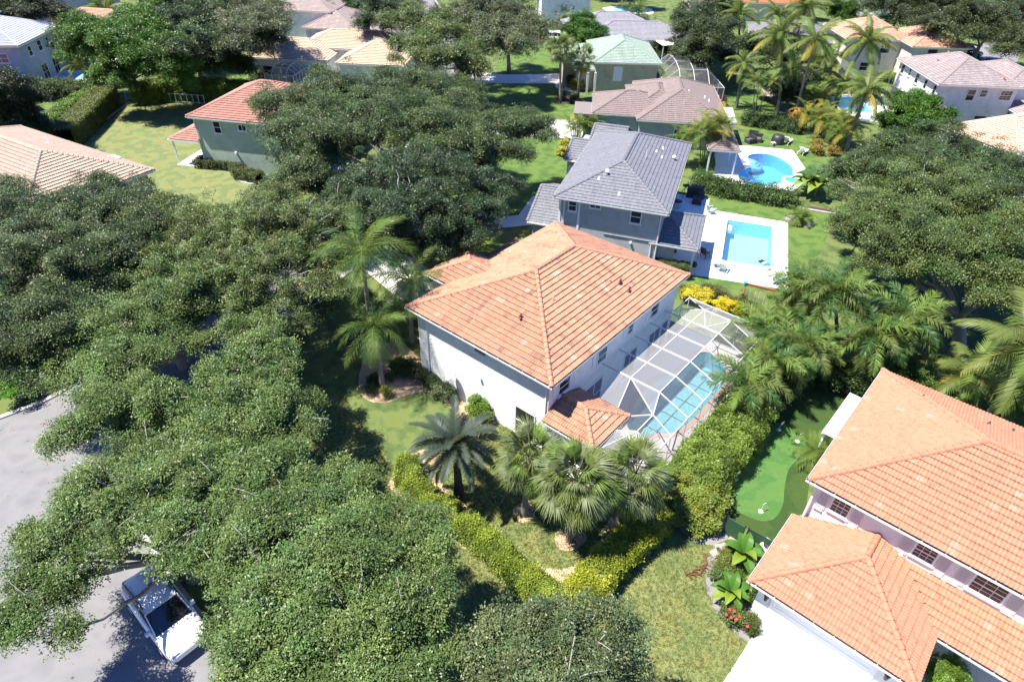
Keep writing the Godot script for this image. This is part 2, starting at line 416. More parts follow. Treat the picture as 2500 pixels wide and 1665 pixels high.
	sheet("court_lawn", [Vector2(-5.03,-26.26), Vector2(-4.41,-24.28), Vector2(-2.26,-21.64), Vector2(2.88,-17.92), Vector2(5.68,-20.24), Vector2(3.27,-25.50), Vector2(-1.17,-29.14)], 0.005, M.dry_grass)
	sheet("side_lawn", [Vector2(5.34,-17.22), Vector2(7.62,-20.05), Vector2(8.86,-20.09), Vector2(10.55,-19.96), Vector2(10.54,-19.28), Vector2(9.73,-17.95), Vector2(9.76,-16.58), Vector2(10.88,-14.93), Vector2(9.46,-13.18), Vector2(8.77,-12.38), Vector2(3.55,-12.26), Vector2(3.77,-15.09)], 0.005, M.dry_grass)
	sheet("artificial_turf", [Vector2(17.79,-34.10), Vector2(21.82,-33.10), Vector2(22.97,-31.61), Vector2(18.78,-26.54), Vector2(17.09,-24.49), Vector2(15.99,-22.03), Vector2(13.70,-20.22), Vector2(11.82,-21.72), Vector2(12.00,-23.70), Vector2(14.86,-27.41), Vector2(16.35,-30.00)], 0.008, M.turf)
	sheet("putting_green", smooth_loop([Vector2(13.45,-25.13), Vector2(12.41,-24.03), Vector2(12.22,-22.50), Vector2(12.74,-21.94), Vector2(13.51,-21.60), Vector2(14.26,-21.79), Vector2(14.98,-22.68), Vector2(15.48,-23.91), Vector2(16.13,-25.21), Vector2(16.99,-26.14), Vector2(17.89,-27.27), Vector2(17.96,-27.94), Vector2(17.55,-28.30), Vector2(17.04,-28.98), Vector2(16.07,-29.08), Vector2(15.41,-28.54), Vector2(14.38,-27.28)], 4), 0.014, M.putting_turf)
	# planting beds
	sheet("side_mulch_bed", smooth_loop([Vector2(-10.03,-34.97), Vector2(-10.04,-31.80), Vector2(-9.17,-30.27), Vector2(-7.87,-30.05), Vector2(-6.76,-30.77), Vector2(-5.58,-31.17), Vector2(-4.47,-30.51), Vector2(-3.63,-29.45), Vector2(-2.47,-27.33), Vector2(-1.77,-27.35), Vector2(-0.75,-28.51), Vector2(0.34,-28.17), Vector2(0.33,-28.93), Vector2(-2.51,-30.72), Vector2(-5.71,-33.85), Vector2(-8.10,-36.39)], 3), 0.010, M.mulch)
	sheet("hedge_mulch_bed", [Vector2(-6.65,-23.34), Vector2(-6.55,-24.19), Vector2(-6.01,-25.64), Vector2(-5.14,-26.12), Vector2(-3.58,-25.94), Vector2(-3.62,-25.04), Vector2(-3.96,-24.27), Vector2(-3.77,-23.64), Vector2(-3.04,-22.74), Vector2(-2.03,-21.99), Vector2(-1.28,-21.06), Vector2(0.43,-19.51), Vector2(1.81,-18.46), Vector2(2.67,-18.36), Vector2(3.48,-18.67), Vector2(4.26,-19.36), Vector2(4.97,-20.51), Vector2(5.47,-21.63), Vector2(6.18,-20.55), Vector2(5.09,-18.15), Vector2(3.05,-16.27), Vector2(1.86,-16.38), Vector2(1.08,-16.88), Vector2(0.09,-17.70), Vector2(-0.71,-18.31), Vector2(-1.46,-18.91), Vector2(-2.55,-19.77), Vector2(-5.23,-21.89)], 0.010, M.mulch)
	sheet("palm_ring_bed", smooth_loop([Vector2(0.25,-21.86), Vector2(0.72,-22.36), Vector2(1.43,-22.18), Vector2(1.34,-21.42), Vector2(0.64,-21.12)], 4), 0.013, M.mulch)
	sheet("fan_palm_bed", smooth_loop([Vector2(2.45,-20.09), Vector2(2.62,-20.63), Vector2(3.62,-20.74), Vector2(4.11,-20.22), Vector2(3.39,-19.51), Vector2(2.65,-19.57)], 4), 0.013, M.mulch)
	sheet("street_tree_bed", smooth_loop([Vector2(-16.67,-34.88), Vector2(-16.54,-35.80), Vector2(-15.75,-35.58), Vector2(-15.52,-34.44), Vector2(-15.78,-33.32), Vector2(-16.47,-33.61)], 4), 0.010, M.mulch)
	sheet("front_tree_bed", smooth_loop([Vector2(-19.14,-27.27), Vector2(-18.72,-27.53), Vector2(-17.48,-26.60), Vector2(-17.59,-25.77), Vector2(-18.74,-26.08)], 4), 0.010, M.mulch)
	sheet("corner_tree_bed", smooth_loop([Vector2(-6.29,-15.25), Vector2(-5.64,-15.34), Vector2(-5.24,-14.53), Vector2(-5.59,-13.94), Vector2(-6.08,-14.51)], 4), 0.010, M.mulch)
	sheet("banana_bed", smooth_loop([Vector2(10.25,-19.61), Vector2(11.40,-20.34), Vector2(12.44,-20.01), Vector2(12.74,-19.00), Vector2(11.99,-17.39), Vector2(11.75,-15.63), Vector2(10.95,-14.93), Vector2(10.23,-15.73), Vector2(9.76,-16.58), Vector2(9.66,-17.64)], 3), 0.011, M.gravel)
	sheet("hedge_foot_bed", [Vector2(9.01,-20.90), Vector2(9.69,-20.11), Vector2(10.78,-19.97), Vector2(11.42,-20.43), Vector2(11.58,-22.00), Vector2(9.69,-21.94)], 0.011, M.gravel)
	sheet("pool_garden_bed", [Vector2(19.43,-64.40), Vector2(23.55,-62.99), Vector2(28.74,-61.17), Vector2(32.04,-59.67), Vector2(31.76,-58.74), Vector2(27.00,-60.40), Vector2(22.74,-62.23), Vector2(19.07,-63.46)], 0.010, M.dark_mulch)
	struct("bed_edging", strip([Vector2(19.14,-63.75), Vector2(22.79,-62.41), Vector2(27.08,-60.67), Vector2(31.85,-58.88)], 0.22, 0.0, 0.08), M.kerb_concrete)
	sheet("yellow_house_bed", smooth_loop([Vector2(5.60,-95.90), Vector2(6.91,-96.71), Vector2(8.96,-95.46), Vector2(8.31,-92.04), Vector2(5.87,-92.51)], 3), 0.010, M.dark_mulch)
	sheet("yellow_house_wall_bed", [Vector2(7.90,-102.76), Vector2(10.83,-103.01), Vector2(10.34,-99.53), Vector2(7.88,-98.59)], 0.016, M.dark_mulch)
	sheet("lawn_gravel_bed", smooth_loop([Vector2(26.37,-57.76), Vector2(27.68,-58.46), Vector2(28.84,-57.26), Vector2(28.40,-56.01), Vector2(27.02,-56.09)], 4), 0.010, M.gravel)
	sheet("fence_foot_bed", [Vector2(30.33,-87.43), Vector2(36.69,-83.59), Vector2(37.18,-84.46), Vector2(30.78,-88.36)], 0.010, M.dark_mulch)
	sheet("garden_path", smooth_line([Vector2(36.49,-106.77), Vector2(36.97,-102.06), Vector2(36.75,-97.64), Vector2(36.97,-94.22), Vector2(37.18,-90.99), Vector2(36.98,-89.12)], 3) + smooth_line([Vector2(38.00,-89.19), Vector2(38.03,-92.33), Vector2(38.09,-99.18), Vector2(38.14,-105.28), Vector2(37.44,-107.67)], 3), 0.012, M.sand_bed)
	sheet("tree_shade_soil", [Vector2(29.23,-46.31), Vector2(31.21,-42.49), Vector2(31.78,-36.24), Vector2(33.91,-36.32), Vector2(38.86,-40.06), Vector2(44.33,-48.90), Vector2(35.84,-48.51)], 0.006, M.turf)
	struct("lawn_edging", strip(smooth_line([Vector2(-34.88,-67.17), Vector2(-32.96,-66.35), Vector2(-31.11,-66.06), Vector2(-30.22,-65.13), Vector2(-29.37,-63.83), Vector2(-27.93,-62.79), Vector2(-27.00,-62.73)], 3), 0.25, 0.0, 0.09), M.kerb_concrete)
	struct("hedge_kerb", strip([Vector2(-51.25,-72.59), Vector2(-52.23,-81.22), Vector2(-52.65,-88.36)], 0.3, 0.0, 0.06), M.kerb_concrete)
	# stone slabs by the gate
	for s in [[Vector2(10.60,-19.53), 0.5], [Vector2(10.94,-19.84), 0.2], [Vector2(11.50,-20.16), 0.8]]:
		var st := MB.new()
		st.box(Vector3(-0.32, 0, -0.22), Vector3(0.32, 0.09, 0.22))
		var o := part("paving_stone", st.done(), M.sand_bed, self)
		o.position = Vector3(s[0].x, 0.011, s[0].y)
		o.rotation.y = s[1]
	tag(get_node("paving_stone"), "flat buff stone lowest of the three by the banana bed", "stone", "stones by the gate")
	tag(get_node("paving_stone_001"), "middle of the three flat buff stones by the banana bed", "stone", "stones by the gate")
	tag(get_node("paving_stone_002"), "flat buff stone nearest the round hedge and green gate", "stone", "stones by the gate")


# ------------------------------------------------------------------ houses
func tile_mesh(style: String) -> ArrayMesh:   # unit width, x across, z down the slope from 0 to its length
	var mb := MB.new()
	if style == "flat":
		var l := 0.40
		var a := [Vector3(0.012, 0, 0), Vector3(0.988, 0, 0), Vector3(0.988, 0.056, l - 0.02), Vector3(0.012, 0.056, l - 0.02), Vector3(0.012, 0.048, l), Vector3(0.988, 0.048, l), Vector3(0.988, -0.012, l), Vector3(0.012, -0.012, l)]
		mb.quad(a[3], a[2], a[1], a[0]); mb.quad(a[4], a[5], a[2], a[3]); mb.quad(a[7], a[6], a[5], a[4])
		mb.quad(a[0], Vector3(0.012, -0.03, 0), a[7], a[3]); mb.quad(a[6], Vector3(0.988, -0.03, 0), a[1], a[2])
		return mb.done()
	var h := 0.055 if style == "roll" else 0.036
	var l := 0.41
	var prof := [[0.0, 0.0], [0.1, 0.68], [0.22, 1.0], [0.34, 0.68], [0.45, 0.0], [0.52, 0.0], [0.61, 0.68], [0.73, 1.0], [0.85, 0.68], [0.96, 0.0], [1.0, 0.0]]
	for i in prof.size() - 1:
		var x0: float = prof[i][0]
		var x1: float = prof[i + 1][0]
		var y0: float = prof[i][1] * h
		var y1: float = prof[i + 1][1] * h
		mb.st.set_smooth_group(1)
		mb.quad(Vector3(x0, y0 + 0.078, l), Vector3(x1, y1 + 0.078, l), Vector3(x1, y1 * 0.9, 0), Vector3(x0, y0 * 0.9, 0))
		mb.st.set_smooth_group(-1)
		mb.quad(Vector3(x0, y0 + 0.058, l), Vector3(x1, y1 + 0.058, l), Vector3(x1, y1 + 0.078, l), Vector3(x0, y0 + 0.078, l))
	return mb.done()

func cap_mesh(flat := false) -> ArrayMesh:   # a ridge tile, z along the ridge
	var mb := MB.new()
	var n := 6
	var r0 := 0.125
	var r1 := 0.15
	for i in n:
		var a := PI * i / n
		var b := PI * (i + 1) / n
		var k := 0.72 if flat else 1.0
		var p0 := Vector3(cos(a) * r0, sin(a) * r0 * k, 0)
		var p1 := Vector3(cos(b) * r0, sin(b) * r0 * k, 0)
		var q0 := Vector3(cos(a) * r1, sin(a) * r1 * k + 0.02, 0.42)
		var q1 := Vector3(cos(b) * r1, sin(b) * r1 * k + 0.02, 0.42)
		mb.st.set_smooth_group(1)
		mb.quad(p0, p1, q1, q0)
		mb.st.set_smooth_group(-1)
		mb.tri(q0, q1, Vector3(0, 0, 0.42))
	return mb.done()

class Roof:
	var deck := MB.new()
	var tiles := []      # [Transform3D, tint]
	var caps := []       # Transform3D
	var style := "roll"
	var tw := 0.30
	var ex := 0.34
	var mesh_len := 0.41
	var stain: FastNoiseLite
	var rng: RandomNumberGenerator
	func plane(pl: Vector3, pr: Vector3, tr: Vector3, tl: Vector3) -> void:
		var e := (pr - pl).normalized()
		var up := (tl - pl) - e * (tl - pl).dot(e)
		var run := up.length()
		var s := up / run
		var n := s.cross(-e).normalized()
		if n.y < 0: n = -n
		var sink := -n * 0.035
		if tl.distance_to(tr) < 0.01: deck.tri(pl + sink, pr + sink, tl + sink)
		else: deck.quad(pl + sink, pr + sink, tr + sink, tl + sink)
		var l1 := (tl - pl).dot(e)
		var r0 := (pr - pl).dot(e)
		var r1 := (tr - pl).dot(e)
		for k in int(ceil(run / ex)):
			var d := k * ex
			var f := clampf((d + ex * 0.55) / run, 0, 1)
			var x0 := l1 * f
			var x1 := lerpf(r0, r1, f)
			if x1 - x0 < 0.08: continue
			var top := minf(d + mesh_len, run + 0.02)
			var zs := (top - d) / mesh_len
			var i := int(floor(x0 / tw))
			while i * tw < x1 - 0.02:
				var a := maxf(i * tw, x0)
				var b := minf((i + 1) * tw, x1)
				if b - a > 0.02:
					var o := pl + e * a + s * top + n * rng.randf_range(-0.004, 0.006)
					var t := Transform3D(Basis(e * (b - a), n, -s * zs), o)
					tiles.append([t, 0.0])
				i += 1
	func line(a: Vector3, b: Vector3, cap := 0.36) -> void:   # a the lower end
		var d := b - a
		var n := int(d.length() / cap)
		var z := -d.normalized()
		var x := Vector3.UP.cross(z).normalized()
		var y := z.cross(x)
		for i in n + 1:
			var o := b + z * (i * cap) 
			if i == n: o = a - z * 0.40
			caps.append(Transform3D(Basis(x, y, z), o + y * 0.005))
	func hip(x0: float, x1: float, z0: float, z1: float, he: float, pitch := 0.42, gable := "") -> void:
		var w := x1 - x0
		var dz := z1 - z0
		var c := [Vector3(x0, he, z0), Vector3(x1, he, z0), Vector3(x1, he, z1), Vector3(x0, he, z1)]
		if dz >= w:
			var h := he + pitch * w * 0.5
			var a := Vector3((x0 + x1) * 0.5, h, z1 - (0.0 if "f" in gable else w * 0.5))
			var b := Vector3((x0 + x1) * 0.5, h, z0 + (0.0 if "b" in gable else w * 0.5))
			plane(c[2], c[1], b, a); plane(c[0], c[3], a, b)
			if not "f" in gable:
				plane(c[3], c[2], a, a); line(c[3], a); line(c[2], a)
			if not "b" in gable:
				plane(c[1], c[0], b, b); line(c[0], b); line(c[1], b)
			line(a, b)
		else:
			var h := he + pitch * dz * 0.5
			var a := Vector3(x0 + (0.0 if "l" in gable else dz * 0.5), h, (z0 + z1) * 0.5)
			var b := Vector3(x1 - (0.0 if "r" in gable else dz * 0.5), h, (z0 + z1) * 0.5)
			plane(c[3], c[2], b, a); plane(c[1], c[0], a, b)
			if not "l" in gable:
				plane(c[0], c[3], a, a); line(c[0], a); line(c[3], a)
			if not "r" in gable:
				plane(c[2], c[1], b, b); line(c[1], b); line(c[2], b)
			line(a, b)

func new_roof(style := "roll") -> Roof:
	var r := Roof.new()
	r.style = style
	r.rng = rng
	if style == "flat":
		r.mesh_len = 0.40
		r.tw = 0.33
	return r

func tile_tints(base: Color, spread: float, s: int, stain := 0.0, pale := 0.0) -> Array:
	# a few tones of one clay; the roof's noise picks among them
	var out := []
	for i in 8:
		var k := 1.0 + spread * (i - 3.5) / 3.5
		var c := Color(base.r * k, base.g * k, base.b * k)
		if i == 7: c = c.lerp(Color(0.58, 0.46, 0.40), pale)
		if i == 0: c = c.lerp(Color(0.10, 0.07, 0.06), stain)
		if i == 1: c = c.lerp(Color(0.16, 0.09, 0.07), stain * 0.6)
		out.append(c)
	return out

func emit_roof(house: Node3D, r: Roof, base: Color, spread := 0.14, stain := 0.0, pale := 0.0, singles := 300, cap_singles := 200) -> MeshInstance3D:
	var under := mat("roof_deck", Color(base.r * 0.5, base.g * 0.5, base.b * 0.5).linear_to_srgb(), 0.95)
	var roof := part("roof", r.deck.done(), under, house)
	var tints := tile_tints(base, spread, 0, stain, pale)
	var patch := FastNoiseLite.new()
	patch.seed = 5 + house.get_index()
	patch.frequency = 0.32
	patch.fractal_octaves = 3
	var mesh := tile_mesh(r.style)
	var e := house.transform.affine_inverse() * eye
	for t in r.tiles:
		var o: Vector3 = t[0].origin
		var ex: Vector3 = (t[0].basis.x as Vector3).normalized()
		var v := patch.get_noise_2d(o.dot(ex) * 3.0 + ex.x * 90.0, o.dot((t[0].basis.z as Vector3).normalized()) * 0.6) * 3.4 + rng.randfn(0.0, 1.15)
		t[1] = clampi(int(round(3.3 + v)), 0, 7)
		t.append(o.distance_squared_to(e) * (1.0 if (t[0].basis.y as Vector3).dot(e - o) > 0 else 9.0))
	r.tiles.sort_custom(func(a, b): return a[2] < b[2])
	var mats := []
	var tone := noise_tex(83, 0.02, 3, [0.0, Color(0.80, 0.80, 0.80), 0.5, Color(0.97, 0.97, 0.97), 1.0, Color.WHITE], 256)
	for i in 8:
		var m := mat("roof_clay", (tints[i] as Color).linear_to_srgb(), 0.8)
		m.albedo_texture = tone
		m.uv1_triplanar = true
		m.uv1_world_triplanar = true
		m.uv1_scale = Vector3.ONE / 1.7
		mats.append(m)
	var n := mini(singles, r.tiles.size())
	for i in n:
		var o := part("roof_tile", mesh, mats[r.tiles[i][1]], roof)
		o.transform = r.tiles[i][0]
	if r.tiles.size() > n:
		var list := []
		for i in range(n, r.tiles.size()): list.append([r.tiles[i][0], tints[r.tiles[i][1]]])
		var wm := mat("roof_clay_many", Color.WHITE, 0.8, {"vertex_color_use_as_albedo": true, "albedo_texture": tone, "uv1_triplanar": true, "uv1_world_triplanar": true, "uv1_scale": Vector3.ONE / 1.7})
		scatter("more_roof_tiles", mesh, wm, list, roof)
	var cm := cap_mesh(r.style == "flat")
	var rest := []
	r.caps.sort_custom(func(a, b): return a.origin.distance_squared_to(e) < b.origin.distance_squared_to(e))
	for i in r.caps.size():
		var k := clampi(int(round(4.0 + rng.randfn(0, 1.2))), 1, 6)
		if i < cap_singles:
			var o := part("ridge_tile", cm, mats[k], roof)
			o.transform = r.caps[i]
		else: rest.append([r.caps[i], tints[k]])
	if rest.size(): scatter("more_ridge_tiles", cm, mats[4], rest, roof)
	return roof

func scatter(called: String, mesh: Mesh, m: Material, list: Array, parent: Node) -> MultiMeshInstance3D:   # list of [Transform3D, linear Color]
	var buf := PackedFloat32Array()
	buf.resize(list.size() * 16)
	var k := 0
	for it in list:
		var t: Transform3D = it[0]
		var c: Color = it[1]
		buf[k] = t.basis.x.x; buf[k + 1] = t.basis.y.x; buf[k + 2] = t.basis.z.x; buf[k + 3] = t.origin.x
		buf[k + 4] = t.basis.x.y; buf[k + 5] = t.basis.y.y; buf[k + 6] = t.basis.z.y; buf[k + 7] = t.origin.y
		buf[k + 8] = t.basis.x.z; buf[k + 9] = t.basis.y.z; buf[k + 10] = t.basis.z.z; buf[k + 11] = t.origin.z
		buf[k + 12] = c.r; buf[k + 13] = c.g; buf[k + 14] = c.b; buf[k + 15] = 1.0
		k += 16
	return copies(called, mesh, m, buf, parent)

func copies(called: String, mesh: Mesh, m: Material, buf: PackedFloat32Array, parent: Node) -> MultiMeshInstance3D:
	var mm := MultiMesh.new()
	mm.transform_format = MultiMesh.TRANSFORM_3D
	mm.use_colors = true
	mm.mesh = mesh
	mm.instance_count = buf.size() / 16
	mm.buffer = buf
	var o := MultiMeshInstance3D.new()
	o.name = called
	o.multimesh = mm
	o.material_override = m
	parent.add_child(o, true)
	o.set_meta("kind", "stuff")
	return o

func walls(house: Node3D, x0: float, x1: float, z0: float, z1: float, h: float, m: Material, y0 := 0.0) -> MeshInstance3D:
	return part("wall", MB.new().box(Vector3(x0, y0, z0), Vector3(x1, h, z1)).done(), m, house)

func eaves(house: Node3D, x0: float, x1: float, z0: float, z1: float, he: float, sides := "frbl", gutter: Material = null) -> void:
	# soffit board, fascia boards and a hung gutter with straps along each named side
	part("soffit", MB.new().box(Vector3(x0 + 0.06, he - 0.235, z0 + 0.06), Vector3(x1 - 0.06, he - 0.19, z1 - 0.06)).done(), M.white_trim, house)
	var fas := MB.new()
	fas.box(Vector3(x0 + 0.06, he - 0.24, z1 - 0.085), Vector3(x1 - 0.06, he - 0.03, z1 - 0.05))
	fas.box(Vector3(x0 + 0.06, he - 0.24, z0 + 0.05), Vector3(x1 - 0.06, he - 0.03, z0 + 0.085))
	fas.box(Vector3(x0 + 0.05, he - 0.24, z0 + 0.087), Vector3(x0 + 0.085, he - 0.03, z1 - 0.087))
	fas.box(Vector3(x1 - 0.085, he - 0.24, z0 + 0.087), Vector3(x1 - 0.05, he - 0.03, z1 - 0.087))
	part("fascia", fas.done(), M.white_trim, house)
	var segs := {"f": [Vector3(x0 - 0.08, he, z1), Vector3(x1 + 0.08, he, z1), Vector3(0, 0, 1)], "b": [Vector3(x0 - 0.08, he, z0), Vector3(x1 + 0.08, he, z0), Vector3(0, 0, -1)], "r": [Vector3(x1, he, z0), Vector3(x1, he, z1), Vector3(1, 0, 0)], "l": [Vector3(x0, he, z0), Vector3(x0, he, z1), Vector3(-1, 0, 0)]}
	for s in sides:
		var a: Vector3 = segs[s][0]
		var b: Vector3 = segs[s][1]
		var n: Vector3 = segs[s][2]
		var mb := MB.new()
		mb.bar(a + n * 0.075 - Vector3(0, 0.055, 0), b + n * 0.075 - Vector3(0, 0.055, 0), 0.015, 0.11)
		mb.bar(a + n * 0.012 - Vector3(0, 0.112, 0), b + n * 0.012 - Vector3(0, 0.112, 0), 0.12, 0.012)
		var len := a.distance_to(b)
		var k := 0.4
		while k < len:
			var p := a + (b - a) / len * k
			mb.bar(p - n * 0.05 - Vector3(0, 0.012, 0), p + n * 0.07 - Vector3(0, 0.006, 0), 0.03, 0.008)
			k += 0.9
		var g := part("gutter", mb.done(), M.white_metal, house)
		part("gutter_lining", MB.new().bar(a + n * 0.012 - Vector3(0, 0.098, 0), b + n * 0.012 - Vector3(0, 0.098, 0), 0.10, 0.012).done(), M.bronze_gutter, g)

# a window on a wall: at its bottom centre, facing turn (radians about y; 0 faces +z)
func window(house: Node3D, at: Vector3, turn: float, w: float, h: float, style := "hung", glass := "glass", trim: Material = null) -> MeshInstance3D:
	var tm: Material = trim if trim else M.white_trim
	var fr := MB.new()
	var t := 0.07
	fr.box(Vector3(-w / 2 - t, -t, 0), Vector3(w / 2 + t, 0, 0.06)); fr.box(Vector3(-w / 2 - t, h, 0), Vector3(w / 2 + t, h + t, 0.06))
	fr.box(Vector3(-w / 2 - t, 0, 0), Vector3(-w / 2, h, 0.06)); fr.box(Vector3(w / 2, 0, 0), Vector3(w / 2 + t, h, 0.06))
	var win := part("window", fr.done(), tm, house)
	win.position = at
	win.rotation.y = turn
	part("sill", MB.new().box(Vector3(-w / 2 - 0.12, -t - 0.06, 0), Vector3(w / 2 + 0.12, -t, 0.11)).done(), tm, win)
	var cols := 1
	var rows := 2
	if style == "slide": cols = 2; rows = 1
	if style == "plain": rows = 1
	if style == "wide": cols = 2
	for i in cols:
		for j in rows:
			var x0 := -w / 2 + w * i / cols
			var y0 := h * j / rows
			part("pane", MB.new().box(Vector3(x0 + 0.022, y0 + 0.022, 0.004), Vector3(x0 + w / cols - 0.022, y0 + h / rows - 0.022, 0.02 if j else 0.012)).done(), M[glass], win)
	var bars := MB.new()
	if rows > 1: bars.box(Vector3(-w / 2, h / 2 - 0.025, 0.003), Vector3(w / 2, h / 2 + 0.025, 0.042))
	if cols > 1: bars.box(Vector3(-0.025, 0, 0.005), Vector3(0.025, h, 0.04))
	if style == "grid":
		for i in range(1, 3): bars.box(Vector3(-w / 2 + w * i / 3.0 - 0.009, 0, 0.014), Vector3(-w / 2 + w * i / 3.0 + 0.009, h, 0.028))
		for j in [0.25, 0.75]: bars.box(Vector3(-w / 2, h * j - 0.009, 0.015), Vector3(w / 2, h * j + 0.009, 0.029))
	if rows > 1 or cols > 1 or style == "grid": part("muntin", bars.done(), tm, win)
	return win

func shutter(house: Node3D, at: Vector3, turn: float, w: float, h: float, m: Material) -> void:
	var mb := MB.new()
	mb.box(Vector3(-w / 2, 0, 0), Vector3(w / 2, h, 0.025))
	mb.box(Vector3(-w / 2, 0, 0.025), Vector3(-w / 2 + 0.05, h, 0.045)); mb.box(Vector3(w / 2 - 0.05, 0, 0.025), Vector3(w / 2, h, 0.045))
	for k in [0.0, 0.48, 0.94]: mb.box(Vector3(-w / 2 + 0.05, h * k, 0.025), Vector3(w / 2 - 0.05, h * k + 0.06, 0.043))
	var n := int(h / 0.075)
	for i in n: mb.box(Vector3(-w / 2 + 0.05, h * i / n, 0.025), Vector3(w / 2 - 0.05, h * i / n + 0.03, 0.036))
	var s := part("shutter", mb.done(), m, house)
	s.position = at
	s.rotation.y = turn

func downspout(house: Node3D, p: Vector3, top: float, m: Material = null, elbow := Vector3.ZERO) -> void:
	var mb := MB.new()
	mb.bar(Vector3(p.x, 0.05, p.z), Vector3(p.x, top - 0.25, p.z), 0.09, 0.07)
	mb.bar(Vector3(p.x, top - 0.27, p.z), Vector3(p.x, top - 0.08, p.z) + elbow, 0.09, 0.07)
	part("downspout", mb.done(), m if m else M.white_metal, house)

func vent(house: Node3D, at: Vector3, r := 0.06, h := 0.3, m: Material = null) -> void:
	var mb := MB.new()
	mb.lathe([Vector2(r * 2.4, -0.1), Vector2(r * 2.2, 0.05), Vector2(r, 0.09), Vector2(r, h), Vector2(r * 0.8, h), Vector2(0.0, h - 0.02)], at, 10)
	part("vent_pipe", mb.done(), m if m else M.white_metal, house)

func goose_vent(house: Node3D, at: Vector3, m: Material) -> void:
	var mb := MB.new()
	mb.tube([at - Vector3(0, 0.1, 0), at + Vector3(0, 0.22, 0), at + Vector3(0.02, 0.33, 0.06), at + Vector3(0.03, 0.34, 0.2), at + Vector3(0.03, 0.24, 0.28)], [0.085, 0.075, 0.08, 0.085, 0.09], 9)
	part("vent_hood", mb.done(), m, house)

